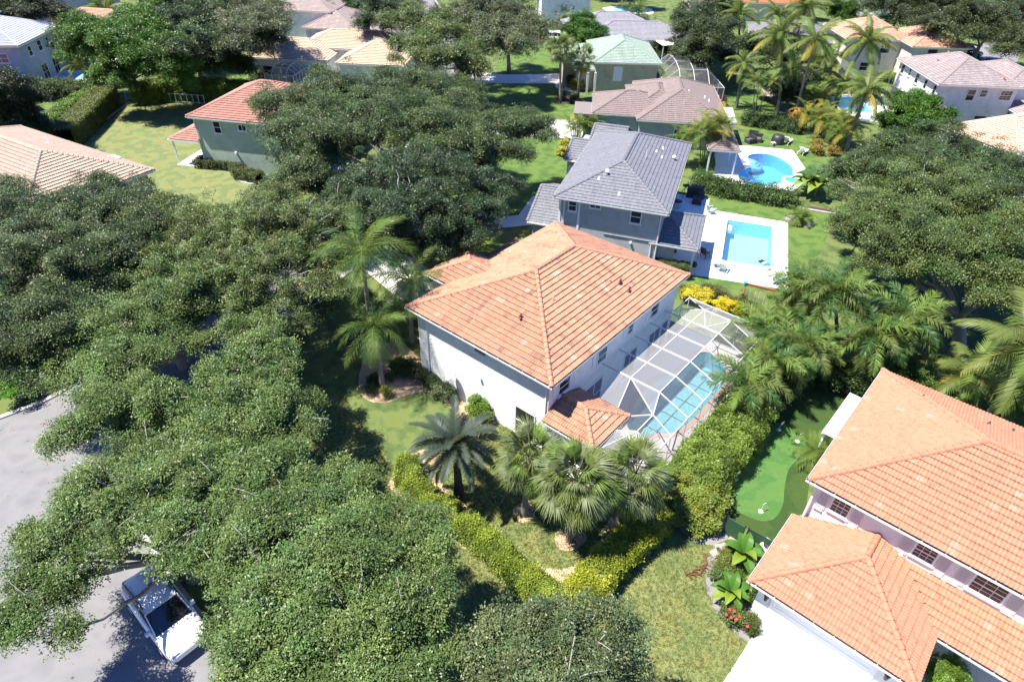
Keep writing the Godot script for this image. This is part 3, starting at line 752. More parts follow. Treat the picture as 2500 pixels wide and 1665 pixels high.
func make_main_house() -> void:
	var h := thing("tiled_house", "white two-storey house with weathered orange clay tile roof beside the screened pool", "house", MAIN_AT, -deg_to_rad(MAIN_YAW))
	walls(h, -10.85, -0.45, -14.8, -0.45, 5.4, M.white_stucco)
	walls(h, -12.9, -10.84, -7.3, -3.9, 5.38, M.white_stucco)
	walls(h, -12.8, -10.84, -12.5, -8.6, 4.2, M.white_stucco)
	var r := new_roof("roll")
	r.hip(-11.3, 0.0, -15.24, 0.0, 5.6)
	r.hip(-13.3, -7.9, -7.7, -3.5, 5.6, 0.42, "r")
	r.hip(-13.2, -9.4, -12.9, -8.2, 4.4, 0.42)
	var ap := Vector3(1.22, 3.695, -1.675)
	var wa := Vector3(-0.45, 3.695, -1.675)
	r.plane(Vector3(-0.45, 2.95, 0.1), Vector3(3.0, 2.95, 0.1), ap, wa)
	r.plane(Vector3(3.0, 2.95, -3.45), Vector3(-0.45, 2.95, -3.45), wa, ap)
	r.plane(Vector3(3.0, 2.95, 0.1), Vector3(3.0, 2.95, -3.45), ap, ap)
	r.line(Vector3(3.0, 2.95, 0.1), ap); r.line(Vector3(3.0, 2.95, -3.45), ap); r.line(ap, wa)
	emit_roof(h, r, Color(0.43, 0.222, 0.138), 0.15, 0.35, 0.25)
	eaves(h, -11.3, 0.0, -15.24, 0.0, 5.6)
	eaves(h, -13.3, -10.9, -7.7, -3.5, 5.6, "f")
	eaves(h, -0.44, 3.0, -3.45, 0.1, 2.95, "fr")
	# right wall: second floor, then the doors behind the screen
	for w in [[-1.84, 0.98, 3.82, 0.9], [-5.66, 0.9, 3.72, 0.95], [-8.8, 0.56, 4.1, 0.62], [-11.8, 0.95, 3.85, 0.85]]:
		window(h, Vector3(-0.448, w[2], w[0]), PI / 2, w[1], w[3], "hung")
		for s in [-1, 1]: shutter(h, Vector3(-0.447, w[2] - 0.05, w[0] + s * (w[1] / 2 + 0.34)), PI / 2, 0.40, w[3] + 0.12, M.white_trim)
	for d in [[-5.2, 1.7], [-9.4, 1.5], [-12.5, 1.5], [-13.9, 0.9]]:
		var w := window(h, Vector3(-0.447, 0.16, d[0]), PI / 2, d[1], 2.1, "wide" if d[1] > 1 else "plain", "glass")
	# front wall
	window(h, Vector3(-5.5, 4.72, -0.448), 0, 0.9, 0.3, "plain")
	window(h, Vector3(-2.02, 0.3, -0.448), 0, 1.36, 2.02, "hung")
	downspout(h, Vector3(-10.03, 0, -0.40), 5.5, M.white_metal, Vector3(0, 0, 0.38))
	downspout(h, Vector3(-0.62, 0, -0.40), 5.5, M.white_metal, Vector3(0, 0, 0.38))
	downspout(h, Vector3(-0.40, 0, -0.25), 3.0, M.white_metal)
	part("wall_lamp", MB.new().box(Vector3(-5.58, 2.72, -0.45), Vector3(-5.42, 2.88, -0.30)).done(), M.white_trim, h)
	part("wall_band", MB.new().box(Vector3(-11.0, 3.1, -0.45), Vector3(-10.2, 3.14, -0.435)).done(), M.white_trim, h)
	var dish := MB.new()
	dish.lathe([Vector2(0.02, 0.0), Vector2(0.15, 0.02), Vector2(0.27, 0.075), Vector2(0.33, 0.13), Vector2(0.34, 0.13), Vector2(0.27, 0.06), Vector2(0.0, -0.02)], Vector3.ZERO, 20)
	var d := thing("satellite_dish", "white satellite dish bracketed to the sunlit white wall above the shrubs", "satellite dish", MAIN_AT + Basis(Vector3.UP, -deg_to_rad(MAIN_YAW)) * Vector3(-7.75, 2.0, -0.44), -deg_to_rad(MAIN_YAW))
	var bowl := part("dish_bowl", dish.done(), M.white_trim, d)
	bowl.position = Vector3(0.05, 0.1, 0.42)
	bowl.rotation = Vector3(0.95, -0.5, 0)
	part("bracket", MB.new().tube([Vector3(0, 0, 0), Vector3(0, 0, 0.28), Vector3(0.03, 0.1, 0.4)], [0.025, 0.025, 0.025], 6).done(), M.white_metal, d)
	part("receiver_arm", MB.new().tube([Vector3(0.03, 0.0, 0.42), Vector3(-0.1, 0.02, 0.75), Vector3(-0.18, 0.2, 0.82)], [0.014, 0.014, 0.03], 6).done(), M.white_metal, d)
	# vents on the tiles
	var clay := mat("vent_clay", lin(0.40, 0.18, 0.11), 0.8)
	for v in [Vector3(-4.3, 0, -2.6), Vector3(-3.6, 0, -4.7), Vector3(-2.2, 0, -9.9), Vector3(-1.5, 0, -9.9), Vector3(-2.6, 0, -9.3)]:
		var y := 5.6 + 0.42 * minf(-v.z, -v.x)
		if v.x > -2.0 or v.z < -9.5 or v.z > -3: goose_vent(h, Vector3(v.x, y, v.z), clay)
		else: vent(h, Vector3(v.x, y, v.z), 0.05, 0.28, clay)
	# porch under the small roof
	for p in [Vector3(2.7, 0, -0.2), Vector3(2.7, 0, -3.1), Vector3(0.0, 0, -0.2)]:
		part("porch_post", MB.new().box(p + Vector3(-0.15, 0, -0.15), p + Vector3(0.15, 2.72, 0.15)).done(), M.white_trim, h)
	part("porch_knee_wall", MB.new().box(Vector3(0.15, 0, -0.3), Vector3(2.55, 0.5, -0.15)).done(), M.white_stucco, h)

func make_cage() -> void:
	var yaw := -deg_to_rad(MAIN_YAW)
	slab("pool_deck", local_loop(MAIN_AT, MAIN_YAW, [Vector2(-0.45, 0.3), Vector2(-0.45, -17.2), Vector2(5.65, -17.2), Vector2(5.65, -1.2), Vector2(4.3, 0.3)]), 0.0, 0.045, M.beige_deck, [PackedVector2Array(pool_main)])
	var c := thing("pool_enclosure", "white framed screen enclosure over the kidney pool of the orange-roofed white house", "pool enclosure", MAIN_AT, yaw)
	var h := 3.4
	var he := 2.75
	var zs := [-5.86, -7.75, -9.6, -11.54, -13.46, -15.33]
	var ez := [-3.78, -5.7, -7.6, -9.4, -11.3, -13.2, -15.0]
	var bar := func(called: String, a: Vector3, b: Vector3, w := 0.07, t := 0.10): part(called, MB.new().bar(a, b, w * 0.66, t * 0.7).done(), M.cage_metal, c)
	var N1 := Vector3(4.16, 3.3, -4.05)
	var N2 := Vector3(4.16, 3.3, -2.35)
	var e1 := Vector3(5.55, he, -3.78)
	var e2 := Vector3(5.55, he, -2.11)
	var e3 := Vector3(5.55, he, -1.2)
	var e4 := Vector3(4.3, he, -0.45)
	var e5 := Vector3(3.08, he, -0.4)
	for i in zs.size():
		var z: float = zs[i]
		if i < 5:
			bar.call("beam", Vector3(-0.44, 3.39, z), Vector3(3.53, h, z), 0.06, 0.16)
			if i > 0: bar.call("beam", Vector3(3.53, h, z), Vector3(5.55, he, ez[i + 1]), 0.06, 0.14)
		else: bar.call("beam", Vector3(1.58, h, z), Vector3(3.53, h, z), 0.06, 0.16)
	bar.call("beam", Vector3(1.58, h, -5.86), Vector3(1.58, h, -15.33)); bar.call("beam", Vector3(3.53, h, -5.86), Vector3(3.53, h, -15.33))
	bar.call("beam", Vector3(1.58, h, -5.86), Vector3(2.2, 2.95, -3.6)); bar.call("beam", Vector3(1.58, h, -5.86), N1); bar.call("beam", Vector3(3.53, h, -5.86), N1)
	bar.call("beam", Vector3(3.53, h, -5.86), Vector3(5.55, he, -5.7), 0.06, 0.14)
	bar.call("beam", N1, N2); bar.call("beam", N1, e1, 0.06, 0.14); bar.call("beam", N2, e2, 0.06, 0.14); bar.call("beam", N2, e3); bar.call("beam", N2, e4); bar.call("beam", N2, e5)
	bar.call("beam", N1, Vector3(3.08, 2.9, -3.5), 0.06, 0.16); bar.call("beam", N2, Vector3(3.08, 2.9, -2.0), 0.06, 0.16)
	bar.call("eave_rail", e3, Vector3(5.55, he, -17.0)); bar.call("eave_rail", e3, e4); bar.call("eave_rail", e4, e5); bar.call("eave_rail", Vector3(-0.3, he, -17.0), Vector3(5.55, he, -17.0))
	bar.call("eave_rail", Vector3(-0.3, he, -17.0), Vector3(-0.3, he, -14.85))
	# far hip end
	for p in [[Vector3(1.58, h, -15.33), Vector3(-0.3, he, -17)], [Vector3(1.58, h, -15.33), Vector3(1.6, he, -17)], [Vector3(3.53, h, -15.33), Vector3(3.6, he, -17)], [Vector3(3.53, h, -15.33), Vector3(5.55, he, -17)], [Vector3(3.53, h, -15.33), Vector3(5.55, he, -15)], [Vector3(1.58, h, -15.33), Vector3(-0.44, 3.39, -13.46)], [Vector3(1.58, h, -15.33), Vector3(1.58, h, -13.46)], [Vector3(1.58, h, -15.33), Vector3(2.55, h, -13.46)], [Vector3(3.53, h, -15.33), Vector3(2.55, h, -13.46)], [Vector3(1.58, h, -15.33), Vector3(-0.3, he, -15.2)]]:
		bar.call("beam", p[0], p[1], 0.06, 0.08)
	# uprights and low rails of the outer walls
	for z in ez + [-2.11, -1.2, -17.0]:
		bar.call("upright", Vector3(5.55, 0.05, z), Vector3(5.55, he, z), 0.06, 0.06)
	for x in [-0.3, 1.6, 3.6]: bar.call("upright", Vector3(x, 0.05, -17.0), Vector3(x, he, -17.0), 0.06, 0.06)
	for p in [e4, e5, Vector3(-0.3, he, -15.9)]: bar.call("upright", Vector3(p.x, 0.05, p.z), p, 0.06, 0.06)
	bar.call("low_rail", Vector3(5.55, 0.95, -1.2), Vector3(5.55, 0.95, -17.0), 0.05, 0.06); bar.call("low_rail", Vector3(5.55, 0.08, -1.2), Vector3(5.55, 0.08, -17.0), 0.06, 0.07)
	bar.call("low_rail", Vector3(-0.3, 0.95, -17.0), Vector3(5.55, 0.95, -17.0), 0.05, 0.06); bar.call("low_rail", Vector3(5.55, 0.95, -1.2), Vector3(4.3, 0.95, -0.45), 0.05, 0.06)
	bar.call("low_rail", Vector3(-0.3, 0.95, -14.9), Vector3(-0.3, 0.95, -17), 0.05, 0.06)
	# screen panels
	var pan := func(called: String, pts: Array, m: Material):
		var mb := MB.new()
		for i in range(1, pts.size() - 1): mb.tri(pts[0], pts[i], pts[i + 1])
		part(called, mb.done(), m, c)
	for i in 5:
		var a: float = zs[i]
		var b: float = zs[i + 1]
		var d := Vector3(0, -0.02, 0)
		if i < 4: pan.call("roof_screen", [Vector3(-0.44, 3.39, a), Vector3(-0.44, 3.39, b), Vector3(1.58, h, b), Vector3(1.58, h, a)], M.screen)
		pan.call("roof_screen", [Vector3(1.58, h, a), Vector3(1.58, h, b), Vector3(3.53, h, b), Vector3(3.53, h, a)], M.screen)
		pan.call("slope_screen", [Vector3(3.53, h, a), Vector3(3.53, h, b), Vector3(5.55, he, ez[i + 2]), Vector3(5.55, he, ez[i + 1])], M.screen_wall)
	pan.call("roof_screen", [Vector3(1.58, h, -13.46), Vector3(1.58, h, -15.33), Vector3(-0.44, 3.39, -13.46)], M.screen)
	pan.call("end_screen", [Vector3(1.58, h, -15.33), Vector3(-0.3, he, -17), Vector3(5.55, he, -17), Vector3(3.53, h, -15.33)], M.screen)
	pan.call("end_screen", [Vector3(3.53, h, -15.33), Vector3(5.55, he, -17), Vector3(5.55, he, -15)], M.screen)
	pan.call("roof_screen", [Vector3(-0.44, 3.39, -5.86), Vector3(1.58, h, -5.86), Vector3(2.2, 2.95, -3.6), Vector3(-0.44, 3.0, -3.6)], M.screen)
	pan.call("roof_screen", [Vector3(1.58, h, -5.86), N1, Vector3(3.08, 2.9, -3.5), Vector3(2.2, 2.95, -3.6)], M.screen_wall)
	pan.call("roof_screen", [Vector3(1.58, h, -5.86), Vector3(3.53, h, -5.86), N1], M.screen)
	pan.call("slope_screen", [Vector3(3.53, h, -5.86), Vector3(5.55, he, -5.7), e1, N1], M.screen_wall)
	pan.call("slope_screen", [N1, e1, e2, N2], M.screen_wall)
	pan.call("slope_screen", [N2, e2, e3, e4], M.screen); pan.call("slope_screen", [N2, e4, e5], M.screen)
	pan.call("roof_screen", [N1, N2, Vector3(3.08, 2.9, -2.0), Vector3(3.08, 2.9, -3.5)], M.screen_wall); pan.call("roof_screen", [N2, e5, Vector3(3.08, 2.9, -2.0)], M.screen)
	for i in range(0, ez.size() - 1): pan.call("wall_screen", [Vector3(5.55, 0.06, ez[i]), Vector3(5.55, 0.06, ez[i + 1]), Vector3(5.55, he, ez[i + 1]), Vector3(5.55, he, ez[i])], M.screen_wall)
	pan.call("wall_screen", [Vector3(5.55, 0.06, -15), Vector3(5.55, 0.06, -17), Vector3(5.55, he, -17), Vector3(5.55, he, -15)], M.screen_wall)
	pan.call("wall_screen", [Vector3(5.55, 0.06, -1.2), Vector3(5.55, 0.06, -3.78), Vector3(5.55, he, -3.78), Vector3(5.55, he, -1.2)], M.screen_wall)
	pan.call("wall_screen", [Vector3(5.55, 0.06, -1.2), e3, e4, Vector3(4.3, 0.06, -0.45)], M.screen_wall)
	pan.call("wall_screen", [Vector3(4.3, 0.06, -0.45), e4, e5, Vector3(3.08, 0.06, -0.4)], M.screen_wall)
	pan.call("wall_screen", [Vector3(-0.3, 0.06, -17), Vector3(5.55, 0.06, -17), Vector3(5.55, he, -17), Vector3(-0.3, he, -17)], M.screen_wall)
	part("plinth", MB.new().box(Vector3(5.5, -0.0, -17.1), Vector3(5.62, 0.055, -1.15)).done(), M.white_trim, c)
	# hand rail of the pool steps
	var hr := thing("hand_rail", "bent steel hand rails over the near steps of the screened pool", "pool rail", MAIN_AT, yaw)
	for s in [0.0, 0.45]:
		var o := Vector3(3.35 + s, 0, -5.0)
		part("rail", MB.new().tube([o, o + Vector3(0, 0.7, -0.02), o + Vector3(0.02, 0.88, -0.15), o + Vector3(0.1, 0.8, -0.6), o + Vector3(0.12, 0.2, -0.95), o + Vector3(0.12, -0.3, -1.0)], [0.022, 0.022, 0.022, 0.022, 0.022, 0.022], 6).done(), M.white_metal, hr)


func make_grey_house() -> void:
	var h := thing("grey_house", "pale grey two-storey house with slate grey flat tile roof beside the rectangular pool", "house", GREY_AT, -deg_to_rad(GREY_YAW))
	walls(h, -8.93, -0.45, -16.05, -0.45, 5.4, M.grey_stucco)
	walls(h, -11.2, -8.92, -7.9, -0.4, 2.82, M.grey_stucco)
	walls(h, -11.3, -8.92, -20, -12.3, 3.85, M.grey_stucco)
	walls(h, -0.46, 0.9, -1.4, -0.8, 2.55, M.grey_stucco)
	part("corner_board", MB.new().box(Vector3(-7.34, 0, -0.46), Vector3(-7.16, 5.36, -0.40)).done(), M.white_trim, h)
	part("corner_board", MB.new().box(Vector3(-8.98, 0, -0.5), Vector3(-8.80, 5.36, -0.41)).done(), M.white_trim, h)
	part("recess_wall", MB.new().box(Vector3(-8.95, 2.9, -2.6), Vector3(-8.90, 5.36, -0.46)).done(), M.pale_stucco, h)
	var r := new_roof("flat")
	r.hip(-9.38, 0, -16.5, 0, 5.6)
	r.hip(-5.0, 2.8, -6.9, -0.4, 2.75, 0.42, "l")
	for g in [[-11.55, -8.4, 0.05, -4.1, 3.0, 4.6], [-11.55, -8.9, -12.0, -15.0, 4.0, 5.15], [-10.0, -6.5, -15.4, -18.4, 4.5, 5.75]]:
		r.plane(Vector3(g[0], g[4], g[2]), Vector3(g[1], g[4], g[2]), Vector3(g[1], g[5], g[3]), Vector3(g[0], g[5], g[3]))
		var zb: float = g[3] * 2 - g[2]
		r.plane(Vector3(g[1], g[4], zb), Vector3(g[0], g[4], zb), Vector3(g[0], g[5], g[3]), Vector3(g[1], g[5], g[3]))
		r.line(Vector3(g[1], g[5], g[3]), Vector3(g[0], g[5], g[3]))
		r.line(Vector3(g[0], g[4], g[2]), Vector3(g[0], g[5], g[3]))
		part("gable_wall", MB.new().box(Vector3(g[0] + 0.3, g[4] - 0.6, g[3] - 0.2), Vector3(g[1], g[4] - 0.05, g[2] - 0.3)).done(), M.grey_stucco, h)
		part("gutter", MB.new().bar(Vector3(g[0], g[4] - 0.07, g[2] + 0.05), Vector3(g[1], g[4] - 0.07, g[2] + 0.05), 0.11, 0.12).done(), M.white_metal, h)
		for q in [g[2], zb]: pass
	emit_roof(h, r, Color(0.175, 0.18, 0.205), 0.10, 0.0, 0.0)
	eaves(h, -9.38, 0, -16.5, 0, 5.6)
	eaves(h, -1.1, 2.8, -6.9, -0.4, 2.75, "fr")
	window(h, Vector3(-7.82, 4.4, -0.448), 0, 0.6, 0.9)
	window(h, Vector3(-5.92, 4.97, -0.448), 0, 0.82, 0.33, "slide")
	window(h, Vector3(-2.54, 4.22, -0.448), 0, 0.80, 1.06)
	downspout(h, Vector3(-8.52, 0, -0.38), 5.5, M.white_metal, Vector3(0, 0, 0.3))
	downspout(h, Vector3(-0.55, 2.6, -0.38), 5.5, M.white_metal, Vector3(0, 0, 0.3))
	downspout(h, Vector3(-1.0, 0, -0.36), 2.75, M.white_metal)
	part("wall_lamp", MB.new().box(Vector3(-2.75, 2.32, -0.45), Vector3(-2.58, 2.48, -0.29)).done(), M.white_trim, h)
	for p in [Vector3(2.5, 0, -0.75), Vector3(2.5, 0, -6.6), Vector3(2.5, 0, -3.7)]:
		part("porch_post", MB.new().box(p + Vector3(-0.09, 0, -0.09), p + Vector3(0.09, 2.52, 0.09)).done(), M.white_trim, h)
	for z in [-4.0, -9.5, -12.5]:
		window(h, Vector3(-0.447, 0.1, z), PI / 2, 1.8, 2.1, "wide")
	for z in [-3.0, -8.0, -13.0]:
		window(h, Vector3(-0.447, 4.2, z), PI / 2, 0.9, 0.95)
	for v in [Vector3(-6.2, 0, -2.4), Vector3(-4.2, 0, -1.15), Vector3(-2.6, 0, -10.0), Vector3(-2.2, 0, -11.4), Vector3(-2.0, 0, -9.4)]:
		vent(h, Vector3(v.x, 5.6 + 0.42 * minf(minf(-v.z, -v.x), 9.38 + v.x), v.z), 0.06, 0.22)
	var hood := MB.new()
	hood.tube([Vector3(-5.7, 6.6, -3.0), Vector3(-5.7, 7.15, -3.0), Vector3(-5.7, 7.25, -2.9)], [0.1, 0.1, 0.16], 10)
	part("vent_hood", hood.done(), M.white_metal, h)
	part("roof_mast", MB.new().tube([Vector3(-3.2, 6.8, -7.6), Vector3(-3.2, 7.7, -7.6)], [0.03, 0.03], 6).done(), M.white_metal, h)
	part("turbine_vent", MB.new().lathe([Vector2(0.1, -0.1), Vector2(0.11, 0.08), Vector2(0.19, 0.14), Vector2(0.2, 0.24), Vector2(0.13, 0.33), Vector2(0.0, 0.36)], Vector3(-1.0, 6.05, -10.6), 12).done(), M.white_metal, h)

func make_peach_house() -> void:
	var h := thing("peach_roof_house", "white house with bright peach clay tile roof and garage in the near corner", "house", PEACH_AT, -deg_to_rad(PEACH_YAW))
	walls(h, 0.45, 16.5, -10.15, -0.45, 5.4, M.white_stucco)
	walls(h, 0.45, 6.4, -0.44, 4.02, 2.62, M.white_stucco)
	var r := new_roof("double")
	r.hip(0, 17, -10.6, 0, 5.6)
	r.plane(Vector3(0, 2.8, -0.3), Vector3(0, 2.8, 4.5), Vector3(3.42, 4.24, 1.08), Vector3(3.42, 4.24, -0.45))
	r.plane(Vector3(0, 2.8, 4.5), Vector3(6.85, 2.8, 4.5), Vector3(3.42, 4.24, 1.08), Vector3(3.42, 4.24, 1.08))
	r.plane(Vector3(6.85, 2.8, 4.5), Vector3(6.85, 2.8, -0.45), Vector3(3.42, 4.24, -0.45), Vector3(3.42, 4.24, 1.08))
	r.plane(Vector3(6.85, 2.8, 1.71), Vector3(17, 2.8, 1.71), Vector3(17, 3.71, -0.45), Vector3(4.68, 3.71, -0.45))
	r.line(Vector3(0, 2.8, 4.5), Vector3(3.42, 4.24, 1.08)); r.line(Vector3(6.85, 2.8, 4.5), Vector3(3.42, 4.24, 1.08)); r.line(Vector3(3.42, 4.24, 1.08), Vector3(3.42, 4.24, -0.45))
	emit_roof(h, r, Color(0.44, 0.200, 0.120), 0.055, 0.0, 0.14)
	eaves(h, 0, 17, -10.6, 0, 5.6)
	part("soffit", MB.new().box(Vector3(0.06, 2.565, -0.4), Vector3(6.79, 2.61, 4.44)).done(), M.white_trim, h)
	part("soffit", MB.new().box(Vector3(6.8, 2.565, -0.44), Vector3(17, 2.61, 1.65)).done(), M.white_trim, h)
	for g in [[Vector3(-0.08, 2.8, 4.5), Vector3(6.9, 2.8, 4.5), Vector3(0, 0, 1)], [Vector3(0, 2.8, -0.3), Vector3(0, 2.8, 4.5), Vector3(-1, 0, 0)], [Vector3(6.85, 2.8, 1.71), Vector3(17, 2.8, 1.71), Vector3(0, 0, 1)]]:
		var mb := MB.new()
		mb.bar(g[0] + g[2] * 0.075 - Vector3(0, 0.055, 0), g[1] + g[2] * 0.075 - Vector3(0, 0.055, 0), 0.015, 0.11)
		mb.bar(g[0] + g[2] * 0.012 - Vector3(0, 0.112, 0), g[1] + g[2] * 0.012 - Vector3(0, 0.112, 0), 0.12, 0.012)
		var len: float = g[0].distance_to(g[1])
		var k := 0.4
		while k < len:
			var p: Vector3 = g[0] + (g[1] - g[0]) / len * k
			mb.bar(p - g[2] * 0.05 - Vector3(0, 0.012, 0), p + g[2] * 0.07 - Vector3(0, 0.006, 0), 0.03, 0.008)
			k += 0.85
		var gt := part("gutter", mb.done(), M.white_metal, h)
		part("gutter_lining", MB.new().bar(g[0] + g[2] * 0.012 - Vector3(0, 0.098, 0), g[1] + g[2] * 0.012 - Vector3(0, 0.098, 0), 0.10, 0.012).done(), M.bronze_gutter, gt)
		part("fascia", MB.new().bar(g[0] - g[2] * 0.06 - Vector3(0, 0.14, 0), g[1] - g[2] * 0.06 - Vector3(0, 0.14, 0), 0.03, 0.2).done(), M.white_trim, h)
	part("fascia", MB.new().bar(Vector3(6.79, 2.68, 1.74), Vector3(6.79, 2.68, 4.5), 0.04, 0.22).done(), M.white_trim, h)
	window(h, Vector3(1.62, 4.2, -0.448), 0, 0.74, 0.86, "grid", "brown_blind")
	window(h, Vector3(5.18, 4.24, -0.448), 0, 0.80, 0.84, "grid", "brown_blind")
	window(h, Vector3(7.6, 4.10, -0.448), 0, 1.16, 0.96, "grid", "brown_blind")
	var sm := mat("shutter_paint", lin(0.62, 0.56, 0.56), 0.6)
	for x in [0.86, 2.36, 4.44, 5.92, 6.66, 8.54]: shutter(h, Vector3(x, 3.95, -0.447), 0, 0.42, 1.12, sm)
	for x in [0.80, 2.26, 4.36, 5.90, 6.52, 8.52]:
		part("shelf_ledge", MB.new().box(Vector3(x - 0.2, 3.82, -0.45), Vector3(x + 0.2, 3.89, -0.36)).done(), M.white_trim, h)
	# garage door, its panels and lamps
	var gd := part("garage_door", MB.new().box(Vector3(1.25, 0.02, 4.025), Vector3(5.45, 2.2, 4.05)).done(), M.white_trim, h)
	for j in 4:
		for i in 8:
			var x0 := 1.31 + i * 0.515
			var y0 := 0.08 + j * 0.535
			part("door_panel", MB.new().box(Vector3(x0, y0, 4.05), Vector3(x0 + 0.46, y0 + 0.46, 4.065)).done(), M.white_trim, gd)
	part("door_casing", MB.new().box(Vector3(1.08, 2.2, 4.022), Vector3(5.62, 2.36, 4.09)).box(Vector3(1.08, 0, 4.022), Vector3(1.25, 2.2, 4.09)).box(Vector3(5.45, 0, 4.022), Vector3(5.62, 2.2, 4.09)).done(), M.white_trim, h)
	for x in [0.86, 5.95]:
		var l := MB.new()
		l.lathe([Vector2(0.02, -0.05), Vector2(0.07, 0.0), Vector2(0.10, 0.26), Vector2(0.13, 0.28), Vector2(0.03, 0.42), Vector2(0.0, 0.46)], Vector3(x, 1.85, 4.2), 6)
		l.box(Vector3(x - 0.03, 1.95, 4.02), Vector3(x + 0.03, 2.05, 4.12))
		part("wall_lamp", l.done(), M.dark_trim, h)
	# entry side
	window(h, Vector3(7.9, 0.5, -0.448), 0, 1.7, 1.7, "wide")
	window(h, Vector3(11.0, 0.02, -0.447), 0, 1.0, 2.15, "plain", "brown_blind")
	var l2 := MB.new()
	l2.lathe([Vector2(0.02, -0.05), Vector2(0.07, 0.0), Vector2(0.10, 0.26), Vector2(0.13, 0.28), Vector2(0.03, 0.42), Vector2(0.0, 0.46)], Vector3(9.55, 1.75, -0.28), 6)
	part("wall_lamp", l2.done(), M.dark_trim, h)
	for z in [-3.0, -7.5]: window(h, Vector3(0.447, 0.9, z), -PI / 2, 1.2, 1.2)
	window(h, Vector3(0.447, 0.05, -9.0), -PI / 2, 1.8, 2.1, "wide")
	downspout(h, Vector3(0.40, 0, -0.3), 5.5)
	for v in [Vector3(2.3, 0, -8.2), Vector3(6.2, 0, -9.0), Vector3(5.2, 0, -8.3)]:
		vent(h, Vector3(v.x, 5.6 + 0.42 * minf(v.x, 10.6 + v.z), v.z), 0.05, 0.2, M.dark_trim)
	# flat white awning on the turf side
	var aw := thing("patio_awning", "flat white patio awning against the peach-roofed house over the artificial turf", "awning", PEACH_AT, -deg_to_rad(PEACH_YAW))
	part("awning_top", MB.new().box(Vector3(-1.12, 2.36, -11.8), Vector3(0.44, 2.44, -7.35)).done(), M.white_trim, aw)
	part("awning_edge", MB.new().bar(Vector3(-1.13, 2.36, -11.8), Vector3(-1.13, 2.36, -7.35), 0.06, 0.2).done(), M.white_metal, aw)
	for z in [-11.6, -7.55]: part("awning_post", MB.new().box(Vector3(-1.08, 0.0, z - 0.05), Vector3(-0.98, 2.36, z + 0.05)).done(), M.white_metal, aw)

# a house further off: hips are [x0, x1, z0, z1, eave height, gable sides]; wins are [x, y, z, turn, w, h, style]
func far_house(called: String, label: String, at: Vector3, yaw: float, wall: Material, style: String, clay: Color, spread: float, hips: Array, wins: Array, pale := 0.0, stain := 0.0) -> Node3D:
	var h := thing(called, label, "house", at, -deg_to_rad(yaw))
	var r := new_roof(style)
	for p in hips:
		var g: String = p[5] if p.size() > 5 else ""
		r.hip(p[0], p[1], p[2], p[3], p[4], 0.42, g)
		if p[4] >= 2.9: walls(h, p[0] + 0.45, p[1] - 0.45, p[2] + 0.45, p[3] - 0.45, p[4] - 0.2, wall)
		var s := ""
		for k in "frbl":
			if not k in g: s += k
		eaves(h, p[0], p[1], p[2], p[3], p[4], s)
		if "l" in g or "r" in g:
			var hz: float = (p[3] - p[2]) * 0.5
			for q in [["l", p[0] + 0.46], ["r", p[1] - 0.46]]:
				if q[0] in g and p[1] - p[0] > p[3] - p[2]:
					var mb := MB.new()
					var top := Vector3(q[1], p[4] + 0.42 * hz - 0.1, (p[2] + p[3]) * 0.5)
					mb.tri(Vector3(q[1], p[4] - 0.2, p[2] + 0.45), Vector3(q[1], p[4] - 0.2, p[3] - 0.45), top)
					part("gable_wall", mb.done(), wall, h)
	emit_roof(h, r, clay, spread, stain, pale, 0, 0)
	for w in wins: window(h, Vector3(w[0], w[1], w[2]), w[3], w[4], w[5], w[6] if w.size() > 6 else "hung", w[7] if w.size() > 7 else "glass")
	return h

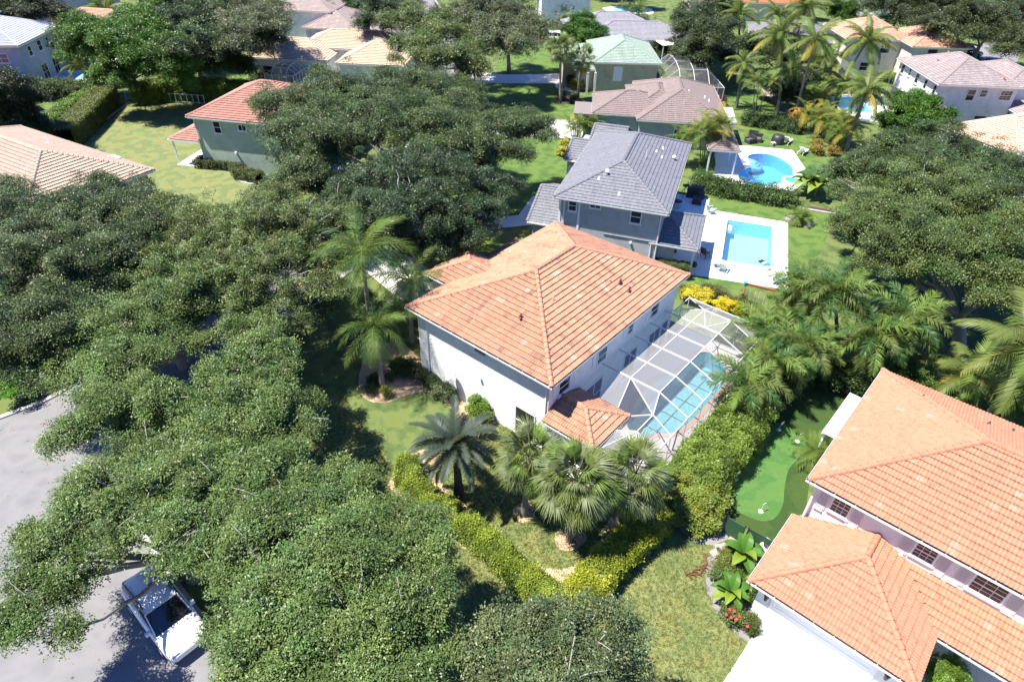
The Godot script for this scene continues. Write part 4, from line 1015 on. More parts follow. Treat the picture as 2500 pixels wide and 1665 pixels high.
func make_far_houses() -> void:
	var br := Color(0.225, 0.175, 0.160)
	var h := far_house("brown_roof_house", "slate blue house with brown flat tile roof behind the grey house", Vector3(9.0, 0, -78.4), 6.0, M.slate_stucco, "flat", br, 0.10,
		[[0.0, 9.4, -8.0, 0.2, 3.2, ""], [5.3, 16.1, -14.0, 1.9, 3.25, ""], [4.2, 12.0, -11.8, -0.8, 3.3, "l"], [12.8, 16.2, -1.0, 9.0, 2.8, "b"]], [[6.4, 1.2, -0.24, 0, 1.3, 1.4, "hung"], [10.5, 1.0, 1.46, 0, 1.3, 1.3, "hung"]])
	part("entry_column", MB.new().box(Vector3(-0.9, 0, -0.3), Vector3(-0.3, 3.1, 0.3)).done(), M.white_trim, h)
	part("entry_roof", MB.new().box(Vector3(-2.2, 3.0, -4.2), Vector3(0.1, 3.14, 0.5)).done(), mat("entry_tile", lin(0.20, 0.165, 0.155), 0.8), h)
	for p in [Vector3(13.1, 0, 8.7), Vector3(15.9, 0, 8.7), Vector3(15.9, 0, 5.5)]:
		part("porch_post", MB.new().box(p + Vector3(-0.08, 0, -0.08), p + Vector3(0.08, 2.7, 0.08)).done(), M.white_trim, h)
	for v in [Vector3(11.5, 5.0, -4.0), Vector3(13.6, 4.3, -4.4), Vector3(14.1, 4.1, -3.9)]: vent(h, v, 0.06, 0.3)
	var pc := thing("patio_cover", "flat white patio cover at the back of the brown-roofed house", "awning", Vector3(25.1, 0, -79.9), -deg_to_rad(9))
	part("cover_top", MB.new().box(Vector3(-1.3, 2.74, -3.0), Vector3(1.5, 2.86, 2.6)).done(), M.white_trim, pc)
	for p in [Vector3(1.3, 0, 2.4), Vector3(1.3, 0, -2.8), Vector3(-1.1, 0, 2.4)]: part("cover_post", MB.new().box(p + Vector3(-0.07, 0, -0.07), p + Vector3(0.07, 2.74, 0.07)).done(), M.white_trim, pc)
	h = far_house("yellow_house", "yellow house with mint green tile roof and white shuttered window", Vector3(10.7, 0, -97.2), 0.0, M.olive_stucco, "flat", Color(0.27, 0.345, 0.285), 0.13,
		[[0, 9.8, -13.0, 0, 4.3, ""], [-4.4, 3.0, -11.5, -3.4, 3.5, ""], [-2.6, 2.0, -7.5, -1.2, 3.0, ""]], [], 0.3)
	part("front_wall", MB.new().box(Vector3(-4.0, 0, -7.2), Vector3(-3.9, 3.2, -3.7)).done(), M.yellow_stucco, h)
	shutter(h, Vector3(3.7, 1.7, -0.44), 0, 1.3, 2.0, M.white_trim)
	for x in [-1.8, -0.6, 0.5]: part("porch_column", MB.new().box(Vector3(x - 0.16, 0, -0.6), Vector3(x + 0.16, 2.8, -0.28)).done(), M.white_trim, h)
	cage_far("far_pool_enclosure", "white framed screen enclosure behind the mint-roofed yellow house", Vector3(20.6, 0, -92.5), 0.0, 8.0, 14.0, 2.5, 2.0)
	far_house("purple_roof_house", "long pale blue house with lavender grey tile roof below the tall queen palm", Vector3(8.5, 0, -117.5), -4.0, M.pale_stucco, "flat", Color(0.27, 0.265, 0.295), 0.10,
		[[0, 17, -13, -1, 3.4, ""], [3, 20.5, -8, 1.5, 3.2, ""]], [[17, 1.0, 1.06, 0, 1.6, 1.4]])
	var ap := thing("white_awning", "ribbed white patio roof on the lavender-roofed house", "awning", Vector3(25.3, 0, -117.6), 0.2)
	part("awning_top", MB.new().box(Vector3(-2.4, 3.05, -3.6), Vector3(2.4, 3.15, 3.6)).done(), M.white_trim, ap)
	for i in 9: part("awning_rib", MB.new().box(Vector3(-2.4 + i * 0.58, 3.15, -3.6), Vector3(-2.32 + i * 0.58, 3.2, 3.6)).done(), M.white_trim, ap)
	for x in [-2.2, 2.2]: part("awning_post", MB.new().box(Vector3(x - 0.06, 0, 3.3), Vector3(x + 0.06, 3.05, 3.42)).done(), M.white_trim, ap)
	h = far_house("mint_house", "mint green two-storey house with salmon tile roof half hidden by the great oak", Vector3(-34.3, 0, -66.5), 11.0, M.mint_stucco, "double", Color(0.44, 0.205, 0.155), 0.10,
		[[0, 13, -11.6, 0, 5.6, ""]], [[3.0, 4.0, -0.44, 0, 0.75, 1.15, "hung"], [5.9, 4.5, -0.44, 0, 0.85, 0.55, "slide"], [9.0, 4.0, -0.44, 0, 0.8, 1.1, "hung"]], 0.2)
	var pr := new_roof("double")
	pr.plane(Vector3(-3.0, 2.95, 0.0), Vector3(0.55, 2.95, 0.0), Vector3(0.45, 3.9, -2.6), Vector3(-0.6, 3.9, -2.6))
	pr.plane(Vector3(-3.0, 2.95, -5.2), Vector3(-3.0, 2.95, 0.0), Vector3(-0.6, 3.9, -2.6), Vector3(-0.6, 3.9, -2.7))
	emit_roof(h, pr, Color(0.44, 0.205, 0.155), 0.10, 0, 0.2, 0, 0)
	part("porch_fascia", MB.new().box(Vector3(-3.05, 2.76, -0.02), Vector3(0.6, 2.94, 0.04)).done(), M.white_trim, h)
	part("porch_fascia", MB.new().box(Vector3(-3.05, 2.76, -5.2), Vector3(-3.0, 2.94, -0.02)).done(), M.white_trim, h)
	part("porch_post", MB.new().box(Vector3(-2.75, 0, -0.3), Vector3(-2.62, 2.76, -0.17)).done(), M.white_trim, h)
	part("porch_post", MB.new().box(Vector3(-2.75, 0, -5.0), Vector3(-2.62, 2.76, -4.87)).done(), M.white_trim, h)
	downspout(h, Vector3(0.5, 0, -0.36), 5.5, M.white_metal, Vector3(0, 0, 0.3))
	part("wall_lamp", MB.new().box(Vector3(4.4, 1.9, -0.45), Vector3(4.6, 2.1, -0.28)).done(), M.white_trim, h)
	part("patio_slab", MB.new().box(Vector3(-2.9, 0, -5.1), Vector3(0.45, 0.1, -0.1)).done(), M.concrete, h)
	h = far_house("beige_roof_house", "tan house with pale beige tile roof above the left oak canopy", Vector3(-31.3, 0, -52.7), 29.0, M.tan_stucco, "roll", Color(0.46, 0.345, 0.265), 0.09,
		[[-20, 0, 0, 11, 5.6, ""]], [], 0.5)
	vent(h, Vector3(-9.5, 6.8, 3.0), 0.06, 0.3)
	vent(h, Vector3(-4.5, 5.9, 1.0), 0.05, 0.3)
	part("roof_hatch", MB.new().box(Vector3(-5.2, 5.75, 0.2), Vector3(-4.0, 5.95, 0.5)).done(), M.white_metal, h)
	far_house("cream_roof_house", "white bungalow with cream tile roof behind the great oak", Vector3(-40.0, 0, -99.0), 4.0, M.white_stucco, "double", Color(0.60, 0.46, 0.335), 0.06,
		[[0, 12.5, -9.0, 0, 3.4, ""], [6.5, 22, -13, -4.5, 4.0, ""], [14, 24, -8, 1.5, 3.5, ""]], [[3, 1.0, -0.44, 0, 1.4, 1.2]], 0.3)
	cage_far("small_pool_enclosure", "small white screen enclosure beside the cream-roofed bungalow", Vector3(-35.5, 0, -93.5), 8.0, 4.2, 5.0, 2.6, 0.9)
	var tp := Color(0.33, 0.265, 0.24)
	far_house("taupe_roof_house", "white two-storey house with taupe tile roof at the top behind the cream bungalow", Vector3(-46.0, 0, -118.0), 6.0, M.white_stucco, "flat", tp, 0.09,
		[[0, 15, -14, 0, 6.4, ""], [11, 20, -9, 3.5, 4.6, ""], [15, 27, -12, -2, 3.4, "r"]], [[12.5, 3.0, 0.0, PI / 2, 0.9, 1.2]], 0.2)
	far_house("far_brown_house", "brown tiled house in the far upper left corner behind the coconut palm", Vector3(-83, 0, -128), -20.0, M.blue_stucco, "flat", Color(0.22, 0.16, 0.14), 0.12, [[-14, 8, -14, 0, 6.0, ""]], [])
	far_house("far_tan_house", "tan roofed bungalow between the white-tiled house and the bamboo trees", Vector3(-76, 0, -112), 10.0, M.tan_stucco, "double", Color(0.50, 0.34, 0.22), 0.08, [[-4, 14, -12, 0, 3.4, ""]], [])
	h = far_house("white_tile_house", "blue grey two-storey house with bright white tile roof at the left edge", Vector3(-67.7, 0, -92.4), -8.0, M.blue_stucco, "roll", Color(0.50, 0.52, 0.57), 0.05,
		[[-16, 0, -13.2, 0, 5.8, ""]], [[-3.2, 3.6, -0.44, 0, 1.9, 1.1, "wide", "pale_glass"], [-0.43, 3.9, -3.0, PI / 2, 0.9, 1.2], [-0.43, 3.9, -6.0, PI / 2, 1.1, 1.3], [-0.43, 4.1, -8.5, PI / 2, 0.7, 1.0], [-0.43, 3.9, -11.2, PI / 2, 1.2, 1.4], [-3.0, 0.4, -0.44, 0, 2.8, 1.3, "wide", "pale_glass"], [-0.43, 0.2, -5.0, PI / 2, 1.6, 2.1, "wide"], [-0.43, 0.2, -8.5, PI / 2, 1.6, 2.1, "wide"]], 0.0)
	far_house("red_roof_house", "white cottage with a dark red tile roof behind the clipped hedge", Vector3(-63.2, 0, -84.0), 40.0, M.white_stucco, "roll", Color(0.36, 0.10, 0.075), 0.14, [[-14, 0, 0, 12, 3.0, ""]], [[-0.43, 1.0, 4, PI / 2, 1.0, 1.1]])
	h = far_house("grey_roof_house", "white two-storey house with mottled grey brown tile roof beside the far right pool", Vector3(53.3, 0, -85.1), 3.0, M.pale_stucco, "flat", Color(0.30, 0.25, 0.245), 0.20,
		[[0, 10.6, -13.0, 0, 5.6, ""], [9.2, 15.5, -12, -1.5, 5.5, ""], [-2.4, 1.5, -4.6, 1.2, 3.0, "r"], [10.0, 17, -3, 5, 2.9, ""]],
		[[0.44, 4.1, -11.2, -PI / 2, 0.9, 1.1], [0.44, 4.3, -9.0, -PI / 2, 0.6, 0.9], [0.44, 4.0, -6.6, -PI / 2, 0.9, 1.2], [0.44, 4.0, -4.0, -PI / 2, 0.7, 1.1], [0.44, 4.0, -1.4, -PI / 2, 0.7, 1.1], [4.6, 3.7, -0.44, 0, 0.95, 1.3], [6.1, 4.2, -0.44, 0, 0.8, 0.8], [8.9, 3.9, -0.44, 0, 1.4, 1.1, "grid"], [7.0, 0.9, -0.44, 0, 1.5, 0.9], [0.44, 0.1, -8.5, -PI / 2, 2.4, 2.1, "wide", "pale_glass"]], 0.7)
	for v in [Vector3(2.6, 6.6, -7.5), Vector3(4.3, 7.3, -9.0), Vector3(8.3, 6.1, -1.4)]: goose_vent(h, v, M.vent_clay)
	far_house("flash_roof_house", "cream two-storey house with blended orange and buff tile roof at the upper right", Vector3(59.8, 0, -105.5), 2.0, M.cream_stucco, "flat", Color(0.50, 0.285, 0.19), 0.26,
		[[0, 8.6, -11, 0, 5.6, ""], [-8.5, 2.5, -15, -4.0, 5.6, ""], [7, 12, -12, -5, 4.6, ""]], [[-1.9, 3.6, -4.44, 0, 1.5, 1.5], [3.4, 4.0, -0.44, 0, 1.5, 1.2], [-4.3, 0.9, -4.44, 0, 1.3, 1.2]], 0.7)
	far_house("pink_roof_house", "white bungalow with pale pink tile roof at the right edge behind the dark oak", Vector3(53.7, 0, -67.4), 67.0 - 90.0, M.cream_stucco, "double", Color(0.66, 0.43, 0.315), 0.05, [[0, 16, -10, 0, 3.1, ""], [6, 18, -6, 4.5, 3.05, ""]], [], 0.4)
	cage_far("edge_pool_enclosure", "white framed screen enclosure under the pink tile roof at the right edge", Vector3(50.0, 0, -62.0), 0.0, 12.0, 7.5, 2.7, 1.0)
	far_house("dark_roof_house", "low house with dark grey tile roof behind the tall coconut palms", Vector3(43, 0, -118), 15.0, M.pale_stucco, "flat", Color(0.19, 0.18, 0.19), 0.10, [[-4, 10, -10, 0, 3.8, ""]], [])
	far_house("orange_roof_house", "long low house with orange tile roof at the very top behind the coconut palms", Vector3(42, 0, -152), 4.0, M.cream_stucco, "roll", Color(0.48, 0.19, 0.09), 0.12, [[-6, 20, -11, 0, 3.6, ""]], [])
	h = far_house("top_white_house", "tall white stucco house at the top edge above the lavender roof", Vector3(6.0, 0, -146), -6.0, M.white_stucco, "flat", Color(0.34, 0.27, 0.24), 0.1, [[-2, 9, -9, 0, 5.8, ""]], [])

func cage_far(called: String, label: String, at: Vector3, yaw: float, w: float, d: float, he: float, rise: float) -> void:
	var c := thing(called, label, "pool enclosure", at, -deg_to_rad(yaw))
	var nx := 4
	var nz := 5
	var fr := MB.new()
	var pt := func(i: int, j: int) -> Vector3:
		var u := float(i) / nx
		var v := float(j) / nz
		var k := minf(minf(u, 1 - u) * 4.0, minf(v, 1 - v) * 4.0)
		return Vector3(u * w, he + rise * clampf(k, 0, 1), -v * d)
	for i in nx + 1:
		for j in nz: part("beam", MB.new().bar(pt.call(i, j), pt.call(i, j + 1), 0.07, 0.07).done(), M.cage_metal, c)
	for j in nz + 1:
		for i in nx: part("beam", MB.new().bar(pt.call(i, j), pt.call(i + 1, j), 0.07, 0.08).done(), M.cage_metal, c)
	for i in nx:
		for j in nz:
			var mb := MB.new()
			mb.quad(pt.call(i, j), pt.call(i + 1, j), pt.call(i + 1, j + 1), pt.call(i, j + 1))
			part("roof_screen", mb.done(), M.screen_wall, c)
	for i in nx + 1:
		for z in [0.0, -d]: part("upright", MB.new().bar(Vector3(w * i / nx, 0, z), Vector3(w * i / nx, he, z), 0.09, 0.09).done(), M.white_metal, c)
	for j in range(1, nz):
		for x in [0.0, w]: part("upright", MB.new().bar(Vector3(x, 0, -d * j / nz), Vector3(x, he, -d * j / nz), 0.09, 0.09).done(), M.white_metal, c)
	for q in [[Vector3(0, 0, 0), Vector3(w, 0, 0)], [Vector3(w, 0, 0), Vector3(w, 0, -d)], [Vector3(w, 0, -d), Vector3(0, 0, -d)], [Vector3(0, 0, -d), Vector3(0, 0, 0)]]:
		var mb := MB.new()
		mb.quad(q[0], q[1], q[1] + Vector3(0, he, 0), q[0] + Vector3(0, he, 0))
		part("wall_screen", mb.done(), M.screen_wall, c)
		part("low_rail", MB.new().bar(q[0] + Vector3(0, 0.9, 0), q[1] + Vector3(0, 0.9, 0), 0.07, 0.07).done(), M.white_metal, c)


# ------------------------------------------------------------------ pools, furniture, cars
func basin(called: String, loop: Array, depth: float, plaster: Material, label: String, coping: Material, rim := 0.30) -> void:
	var pts := PackedVector2Array(loop)
	if not Geometry2D.is_polygon_clockwise(pts): pts.reverse()
	var c := thing(called, label, "swimming pool")
	var mb := MB.new()
	mb.poly(pts, -depth)
	mb.skirt(pts, -depth, 0.045)
	part("basin", mb.done(), plaster, c)
	part("water", MB.new().poly(pts, -0.09).done(), M.water, c)
	var co := MB.new()
	var outs := Geometry2D.offset_polygon(pts, rim)
	var o: PackedVector2Array = outs[0]
	for p in with_holes(o, [pts]): co.poly(p, 0.066)
	co.skirt(o, 0.0, 0.066)
	part("coping", co.done(), coping, c)

func make_pools() -> void:
	basin("rectangular_pool", pool_grey, 1.3, M.pool_plaster, "clear rectangular swimming pool in the white deck of the grey house", M.pale_stone, 0.22)
	basin("curvy_pool", pool_curvy, 1.4, M.pool_plaster_deep, "bright blue free-form swimming pool behind the brown-roofed house", M.concrete, 0.3)
	basin("kidney_pool", pool_main, 1.3, M.pool_plaster_soft, "teal kidney-shaped swimming pool inside the white screen enclosure", M.coping, 0.34)
	basin("corner_pool", pool_right, 1.3, M.pool_plaster, "turquoise swimming pool beside the far right house and leaning palms", M.pale_stone, 0.25)
	slab("grey_house_deck", local_loop(GREY_AT, GREY_YAW, [Vector2(2.9, -1.1), Vector2(10.43, -1.45), Vector2(10.48, -14.26), Vector2(2.9, -14.38)]), 0.0, 0.045, M.concrete, [PackedVector2Array(pool_grey)])
	slab("grey_house_patio", local_loop(GREY_AT, GREY_YAW, [Vector2(-0.44, -0.7), Vector2(2.88, -1.1), Vector2(2.88, -17.06), Vector2(-0.44, -17.1)]), 0.0, 0.04, M.pale_stone)
	# paving joints of the patio: each big stone its own slab
	var b := Basis(Vector3.UP, -deg_to_rad(GREY_YAW))
	for i in 4:
		for j in 12:
			var w := 0.80
			var l := 1.22
			var mb := MB.new().box(Vector3(-w / 2 + 0.012, 0, -l / 2 + 0.012), Vector3(w / 2 - 0.012, 0.02, l / 2 - 0.012))
			var o := part("paving_stone", mb.done(), M.pale_stone, get_node("grey_house_patio"))
			o.transform = Transform3D(b, GREY_AT + b * Vector3(0.02 + i * 0.82, 0.041, -1.9 - j * 1.24 - (0.6 if i % 2 else 0.0)))
	part("step", MB.new().box(Vector3(0, -0.7, 0), Vector3(0.45, -0.35, 1.1)).done(), M.pale_stone, get_node("rectangular_pool")).transform = Transform3D(b, GREY_AT + b * Vector3(5.0, 0, -12.5))
	part("sun_shelf", MB.new().box(Vector3(0, 0.045, 0), Vector3(3.0, 0.075, 2.4)).done(), M.pale_stone, get_node("rectangular_pool")).transform = Transform3D(b, GREY_AT + b * Vector3(5.4, 0, -4.2))
	slab("curvy_pool_deck", [Vector2(22.54,-70.34), Vector2(21.55,-66.93), Vector2(24.24,-65.54), Vector2(29.40,-64.04), Vector2(32.67,-68.26), Vector2(33.27,-76.04), Vector2(27.99,-77.15), Vector2(25.70,-76.90)], 0.0, 0.045, M.concrete, [PackedVector2Array(pool_curvy)])
	slab("curvy_pool_patio", [Vector2(22.73,-70.78), Vector2(26.44,-70.16), Vector2(27.89,-76.80), Vector2(25.34,-77.61), Vector2(23.75,-75.81)], 0.05, 0.07, M.pale_stone)
	slab("corner_pool_deck", [Vector2(48.07,-99.61), Vector2(54.13,-99.72), Vector2(57.58,-102.21), Vector2(52.70,-90.26), Vector2(49.16,-87.30), Vector2(46.25,-87.39), Vector2(45.56,-91.61), Vector2(44.99,-95.50)], 0.0, 0.045, M.concrete, [PackedVector2Array(pool_right)])
	for k in 3:
		var o: Vector2 = Vector2(27.45,-73.04)
		var mb := MB.new()
		mb.lathe([Vector2(1.5 - k * 0.38, -1.0), Vector2(1.5 - k * 0.38, -0.62 + k * 0.18), Vector2(0.0, -0.62 + k * 0.18)], Vector3(o.x, 0, o.y), 24)
		part("step", mb.done(), M.pool_plaster, get_node("curvy_pool"))
	var spa := MB.new()
	var so: Vector2 = Vector2(30.12,-66.92)
	spa.lathe([Vector2(0.98, -0.1), Vector2(0.98, 0.14), Vector2(0.76, 0.14), Vector2(0.76, -0.05)], Vector3(so.x, 0, so.y), 24)
	part("spa_ring", spa.done(), M.concrete, get_node("curvy_pool"))
	part("spa_water", MB.new().lathe([Vector2(0.77, 0.09), Vector2(0.0, 0.09)], Vector3(so.x, 0, so.y), 24).done(), M.pool_plaster_deep, get_node("curvy_pool"))
	# far slivers of water among the trees
	for w in [["far_pool", "sliver of turquoise pool at the left behind the small palms and hedge", [Vector2(-68.89,-101.02), Vector2(-64.24,-101.02), Vector2(-62.45,-97.66), Vector2(-64.70,-98.62), Vector2(-68.66,-100.24)]], ["top_pool", "pale blue pool at the very top above the lavender roof", [Vector2(20.51,-161.68), Vector2(23.41,-163.75), Vector2(28.27,-162.63), Vector2(27.97,-158.44), Vector2(21.23,-159.27)]]]:
		var c := thing(w[0], w[1], "swimming pool")
		var pts := PackedVector2Array(w[2])
		part("water", MB.new().poly(pts, 0.05).done(), M.pool_plaster, c)
		var big := Geometry2D.offset_polygon(pts, 1.8)
		part("deck", MB.new().poly(big[0], 0.02).done(), M.concrete, c)

func adirondack(label: String, at: Vector3, turn: float, m: Material) -> void:
	var c := thing("garden_chair", label, "chair", at, turn, "chairs by the rectangular pool")
	for i in 5: part("seat_slat", MB.new().box(Vector3(-0.29, 0.30 + i * 0.02 - 0.02, -0.25 + i * 0.11), Vector3(0.29, 0.325 + i * 0.02 - 0.02, -0.15 + i * 0.11)).done(), m, c)
	for i in 5:
		var x := -0.24 + i * 0.12
		var tp := 0.95 - absf(i - 2) * 0.05
		part("back_slat", MB.new().bar(Vector3(x, 0.28, -0.24), Vector3(x * 1.25, tp, -0.55), 0.10, 0.025).done(), m, c)
	for s in [-1, 1]:
		part("leg", MB.new().bar(Vector3(0.31 * s, 0, 0.30), Vector3(0.31 * s, 0.55, 0.30), 0.04, 0.1).done(), m, c)
		part("leg", MB.new().bar(Vector3(0.30 * s, 0.36, 0.28), Vector3(0.30 * s, 0.02, -0.62), 0.035, 0.1).done(), m, c)
		part("armrest", MB.new().box(Vector3(0.34 * s - 0.07, 0.55, -0.42), Vector3(0.34 * s + 0.07, 0.575, 0.38)).done(), m, c)

func lounger(label: String, at: Vector3, turn: float) -> void:
	var c := thing("sun_lounger", label, "sun lounger", at, turn, "white loungers by the free-form pool")
	var fr := MB.new()
	for s in [-1, 1]: fr.bar(Vector3(0.32 * s, 0.32, -0.9), Vector3(0.32 * s, 0.32, 0.95), 0.05, 0.06)
	part("frame", fr.done(), M.white_metal, c)
	part("seat", MB.new().box(Vector3(-0.3, 0.33, -0.2), Vector3(0.3, 0.37, 0.95)).done(), M.white_trim, c)
	part("backrest", MB.new().bar(Vector3(0, 0.35, -0.2), Vector3(0, 1.0, -0.75), 0.6, 0.04).done(), M.white_trim, c)
	for s in [-1, 1]:
		for z in [-0.8, 0.85]: part("leg", MB.new().box(Vector3(0.32 * s - 0.03, 0, z - 0.03), Vector3(0.32 * s + 0.03, 0.3, z + 0.03)).done(), M.white_metal, c)

func make_furniture() -> void:
	var sage := mat("sage_paint", lin(0.36, 0.47, 0.45), 0.6)
	var wicker := mat("dark_wicker", lin(0.035, 0.035, 0.04), 0.75)
	var brown := mat("brown_wicker", lin(0.13, 0.075, 0.05), 0.7)
	adirondack("pale green garden chair at the far corner of the rectangular pool deck", Vector3(19.28,0.05,-58.42), 1.9, sage)
	adirondack("pale green garden chair beside the little side table near the pool shelf", Vector3(17.71,0.05,-47.40), 2.6, sage)
	adirondack("left one of two pale green chairs at the deck corner by the palms", Vector3(21.73,0.05,-45.45), 2.5, sage)
	adirondack("right one of two pale green chairs at the deck corner by the palms", Vector3(22.20,0.05,-45.76), 2.4, sage)
	var t := thing("side_table", "small pale green side table beside the garden chair by the pool", "table", Vector3(17.25,0.05,-48.12), 0.4)
	part("table_top", MB.new().box(Vector3(-0.28, 0.42, -0.28), Vector3(0.28, 0.45, 0.28)).done(), sage, t)
	for x in [-0.23, 0.23]:
		for z in [-0.23, 0.23]: part("leg", MB.new().box(Vector3(x - 0.03, 0, z - 0.03), Vector3(x + 0.03, 0.42, z + 0.03)).done(), sage, t)
	var pc := thing("patio_chair", "brown wicker patio chair in the shade of the grey porch roof", "chair", Vector3(16.75,0.04,-49.65), 2.2)
	part("seat", MB.new().box(Vector3(-0.3, 0.36, -0.28), Vector3(0.3, 0.44, 0.3)).done(), brown, pc)
	part("backrest", MB.new().bar(Vector3(0, 0.42, -0.27), Vector3(0, 1.0, -0.4), 0.58, 0.05).done(), brown, pc)
	for s in [-1, 1]:
		part("armrest", MB.new().bar(Vector3(0.3 * s, 0.64, -0.3), Vector3(0.3 * s, 0.62, 0.3), 0.07, 0.05).done(), brown, pc)
		for z in [-0.27, 0.27]: part("leg", MB.new().bar(Vector3(0.27 * s, 0, z * 1.1), Vector3(0.27 * s, 0.62 if z > 0 else 0.4, z), 0.045, 0.045).done(), brown, pc)
	var g := thing("kettle_grill", "black kettle grill on the patio corner by the clipped hedge", "grill", Vector3(15.08,0.04,-46.88), 0)
	part("bowl", MB.new().lathe([Vector2(0.05, 0.55), Vector2(0.22, 0.62), Vector2(0.29, 0.78)], Vector3.ZERO, 16).done(), M.dark_trim, g)
	part("lid", MB.new().lathe([Vector2(0.295, 0.785), Vector2(0.27, 0.92), Vector2(0.16, 1.04), Vector2(0.04, 1.08), Vector2(0.03, 1.13), Vector2(0, 1.13)], Vector3.ZERO, 16).done(), M.dark_trim, g)
	for k in 3: part("leg", MB.new().bar(Vector3(cos(k * 2.1) * 0.15, 0.6, sin(k * 2.1) * 0.15), Vector3(cos(k * 2.1) * 0.3, 0, sin(k * 2.1) * 0.3), 0.025, 0.025).done(), M.white_metal, g)
	part("ash_pan", MB.new().lathe([Vector2(0.02, 0.28), Vector2(0.16, 0.30), Vector2(0.17, 0.33)], Vector3.ZERO, 12).done(), M.white_metal, g)
	var rt := thing("round_table", "small round dark table on the patio behind the grey house", "table", Vector3(16.17,0.04,-59.42), 0)
	part("table_top", MB.new().lathe([Vector2(0.0, 0.68), Vector2(0.42, 0.68), Vector2(0.44, 0.71), Vector2(0.0, 0.72)], Vector3.ZERO, 18).done(), M.dark_trim, rt)
	for k in 4: part("leg", MB.new().bar(Vector3(cos(k * 1.57) * 0.2, 0.68, sin(k * 1.57) * 0.2), Vector3(cos(k * 1.57) * 0.33, 0, sin(k * 1.57) * 0.33), 0.03, 0.03).done(), M.dark_trim, rt)
	var dg := thing("covered_grill", "black covered barbecue at the shaded end of the grey patio", "grill", Vector3(18.51,0.04,-61.93), -0.3)
	part("cover", MB.new().box(Vector3(-0.9, 0.02, -0.35), Vector3(0.9, 1.0, 0.35)).box(Vector3(-0.55, 1.0, -0.3), Vector3(0.55, 1.22, 0.3)).done(), M.dark_trim, dg)
	var ob := thing("storage_cube", "dark grey storage cube beside the black covered barbecue", "storage box", Vector3(18.36,0.04,-60.48), -0.3)
	part("box", MB.new().box(Vector3(-0.45, 0, -0.4), Vector3(0.45, 0.62, 0.4)).done(), wicker, ob)
	part("lid", MB.new().box(Vector3(-0.48, 0.62, -0.43), Vector3(0.48, 0.68, 0.43)).done(), wicker, ob)
	var fs := thing("folding_stand", "black folding tripod stand by the covered barbecue on the patio", "stand", Vector3(17.44,0.04,-62.18), 0)
	for k in 3: part("leg", MB.new().bar(Vector3(0, 1.1, 0), Vector3(cos(k * 2.1) * 0.6, 0, sin(k * 2.1) * 0.6), 0.05, 0.05).done(), M.dark_trim, fs)
	part("head", MB.new().box(Vector3(-0.3, 1.1, -0.2), Vector3(0.3, 1.25, 0.2)).done(), M.dark_trim, fs)
	var po := thing("patio_sofa", "brown sofa with pale cushions under the grey porch roof", "sofa", Vector3(13.38,0.04,-50.28), 0.3)
	part("base", MB.new().box(Vector3(-0.9, 0, -0.4), Vector3(0.9, 0.4, 0.4)).done(), brown, po)
	part("backrest", MB.new().box(Vector3(-0.9, 0.4, -0.4), Vector3(0.9, 0.85, -0.22)).done(), brown, po)
	for x in [-0.45, 0.45]: part("cushion", MB.new().box(Vector3(x - 0.42, 0.4, -0.2), Vector3(x + 0.42, 0.52, 0.38)).done(), M.cream_stucco, po)
	# flag by the patio
	var fl := thing("garden_flag", "small red and white striped flag on the patio of the grey house", "flag", Vector3(15.76,0.04,-49.05), 0.4)
	part("pole", MB.new().tube([Vector3(0, 0, 0), Vector3(0, 1.15, 0)], [0.012, 0.012], 6).done(), M.white_metal, fl)
	var red := mat("flag_red", lin(0.55, 0.03, 0.04), 0.7)
	for i in 7: part("stripe", MB.new().box(Vector3(0.012, 0.55 + i * 0.075, -0.006), Vector3(0.32, 0.55 + i * 0.075 + 0.075, 0.006)).done(), red if i % 2 == 0 else M.white_trim, fl)
	# floats at the pool edge
	var f1 := thing("pool_float", "dark and blue foam float lying at the rectangular pool edge", "pool float", Vector3(21.92,0.00,-48.75), 0.5)
	part("float_end", MB.new().box(Vector3(-0.26, -0.08, -0.72), Vector3(0.26, 0.02, -0.35)).done(), M.dark_trim, f1)
	part("float_body", MB.new().box(Vector3(-0.26, -0.08, -0.1), Vector3(0.26, 0.02, 0.38)).done(), mat("float_blue", lin(0.02, 0.22, 0.36), 0.5), f1)
	part("float_strap", MB.new().box(Vector3(-0.2, -0.06, -0.35), Vector3(0.2, 0.0, -0.1)).done(), M.white_trim, f1)
	var f2 := thing("pool_ball", "cream inflatable cushion at the pool edge below the blue float", "pool toy", Vector3(21.74,0.05,-47.84), 0)
	part("cushion", MB.new().lathe([Vector2(0.0, 0.0), Vector2(0.2, 0.02), Vector2(0.28, 0.1), Vector2(0.22, 0.2), Vector2(0.0, 0.24)], Vector3.ZERO, 14).done(), M.cream_stucco, f2)
	# swing set
	var sw := thing("swing_set", "orange timber swing beam with teal bracket on the lawn by the yellow shrubs", "swing set")
	var timber := mat("timber", lin(0.30, 0.085, 0.035), 0.7)
	var p1: Vector3 = Vector3(17.86,2.00,-42.18)
	var p2: Vector3 = Vector3(19.86,2.00,-41.24)
	part("beam", MB.new().bar(p1, p2, 0.12, 0.16).done(), timber, sw)
	part("bracket", MB.new().box(p1 - Vector3(0.14, 0.12, 0.14), p1 + Vector3(0.14, 0.14, 0.14)).done(), mat("teal_plastic", lin(0.05, 0.33, 0.36), 0.4), sw)
	var across := (p2 - p1).normalized().cross(Vector3.UP)
	for q in [p1, p2]:
		for s in [-1.0, 1.0]: part("leg", MB.new().bar(q, Vector3(q.x, 0, q.z) + across * s * 1.2, 0.11, 0.11).done(), timber, sw)
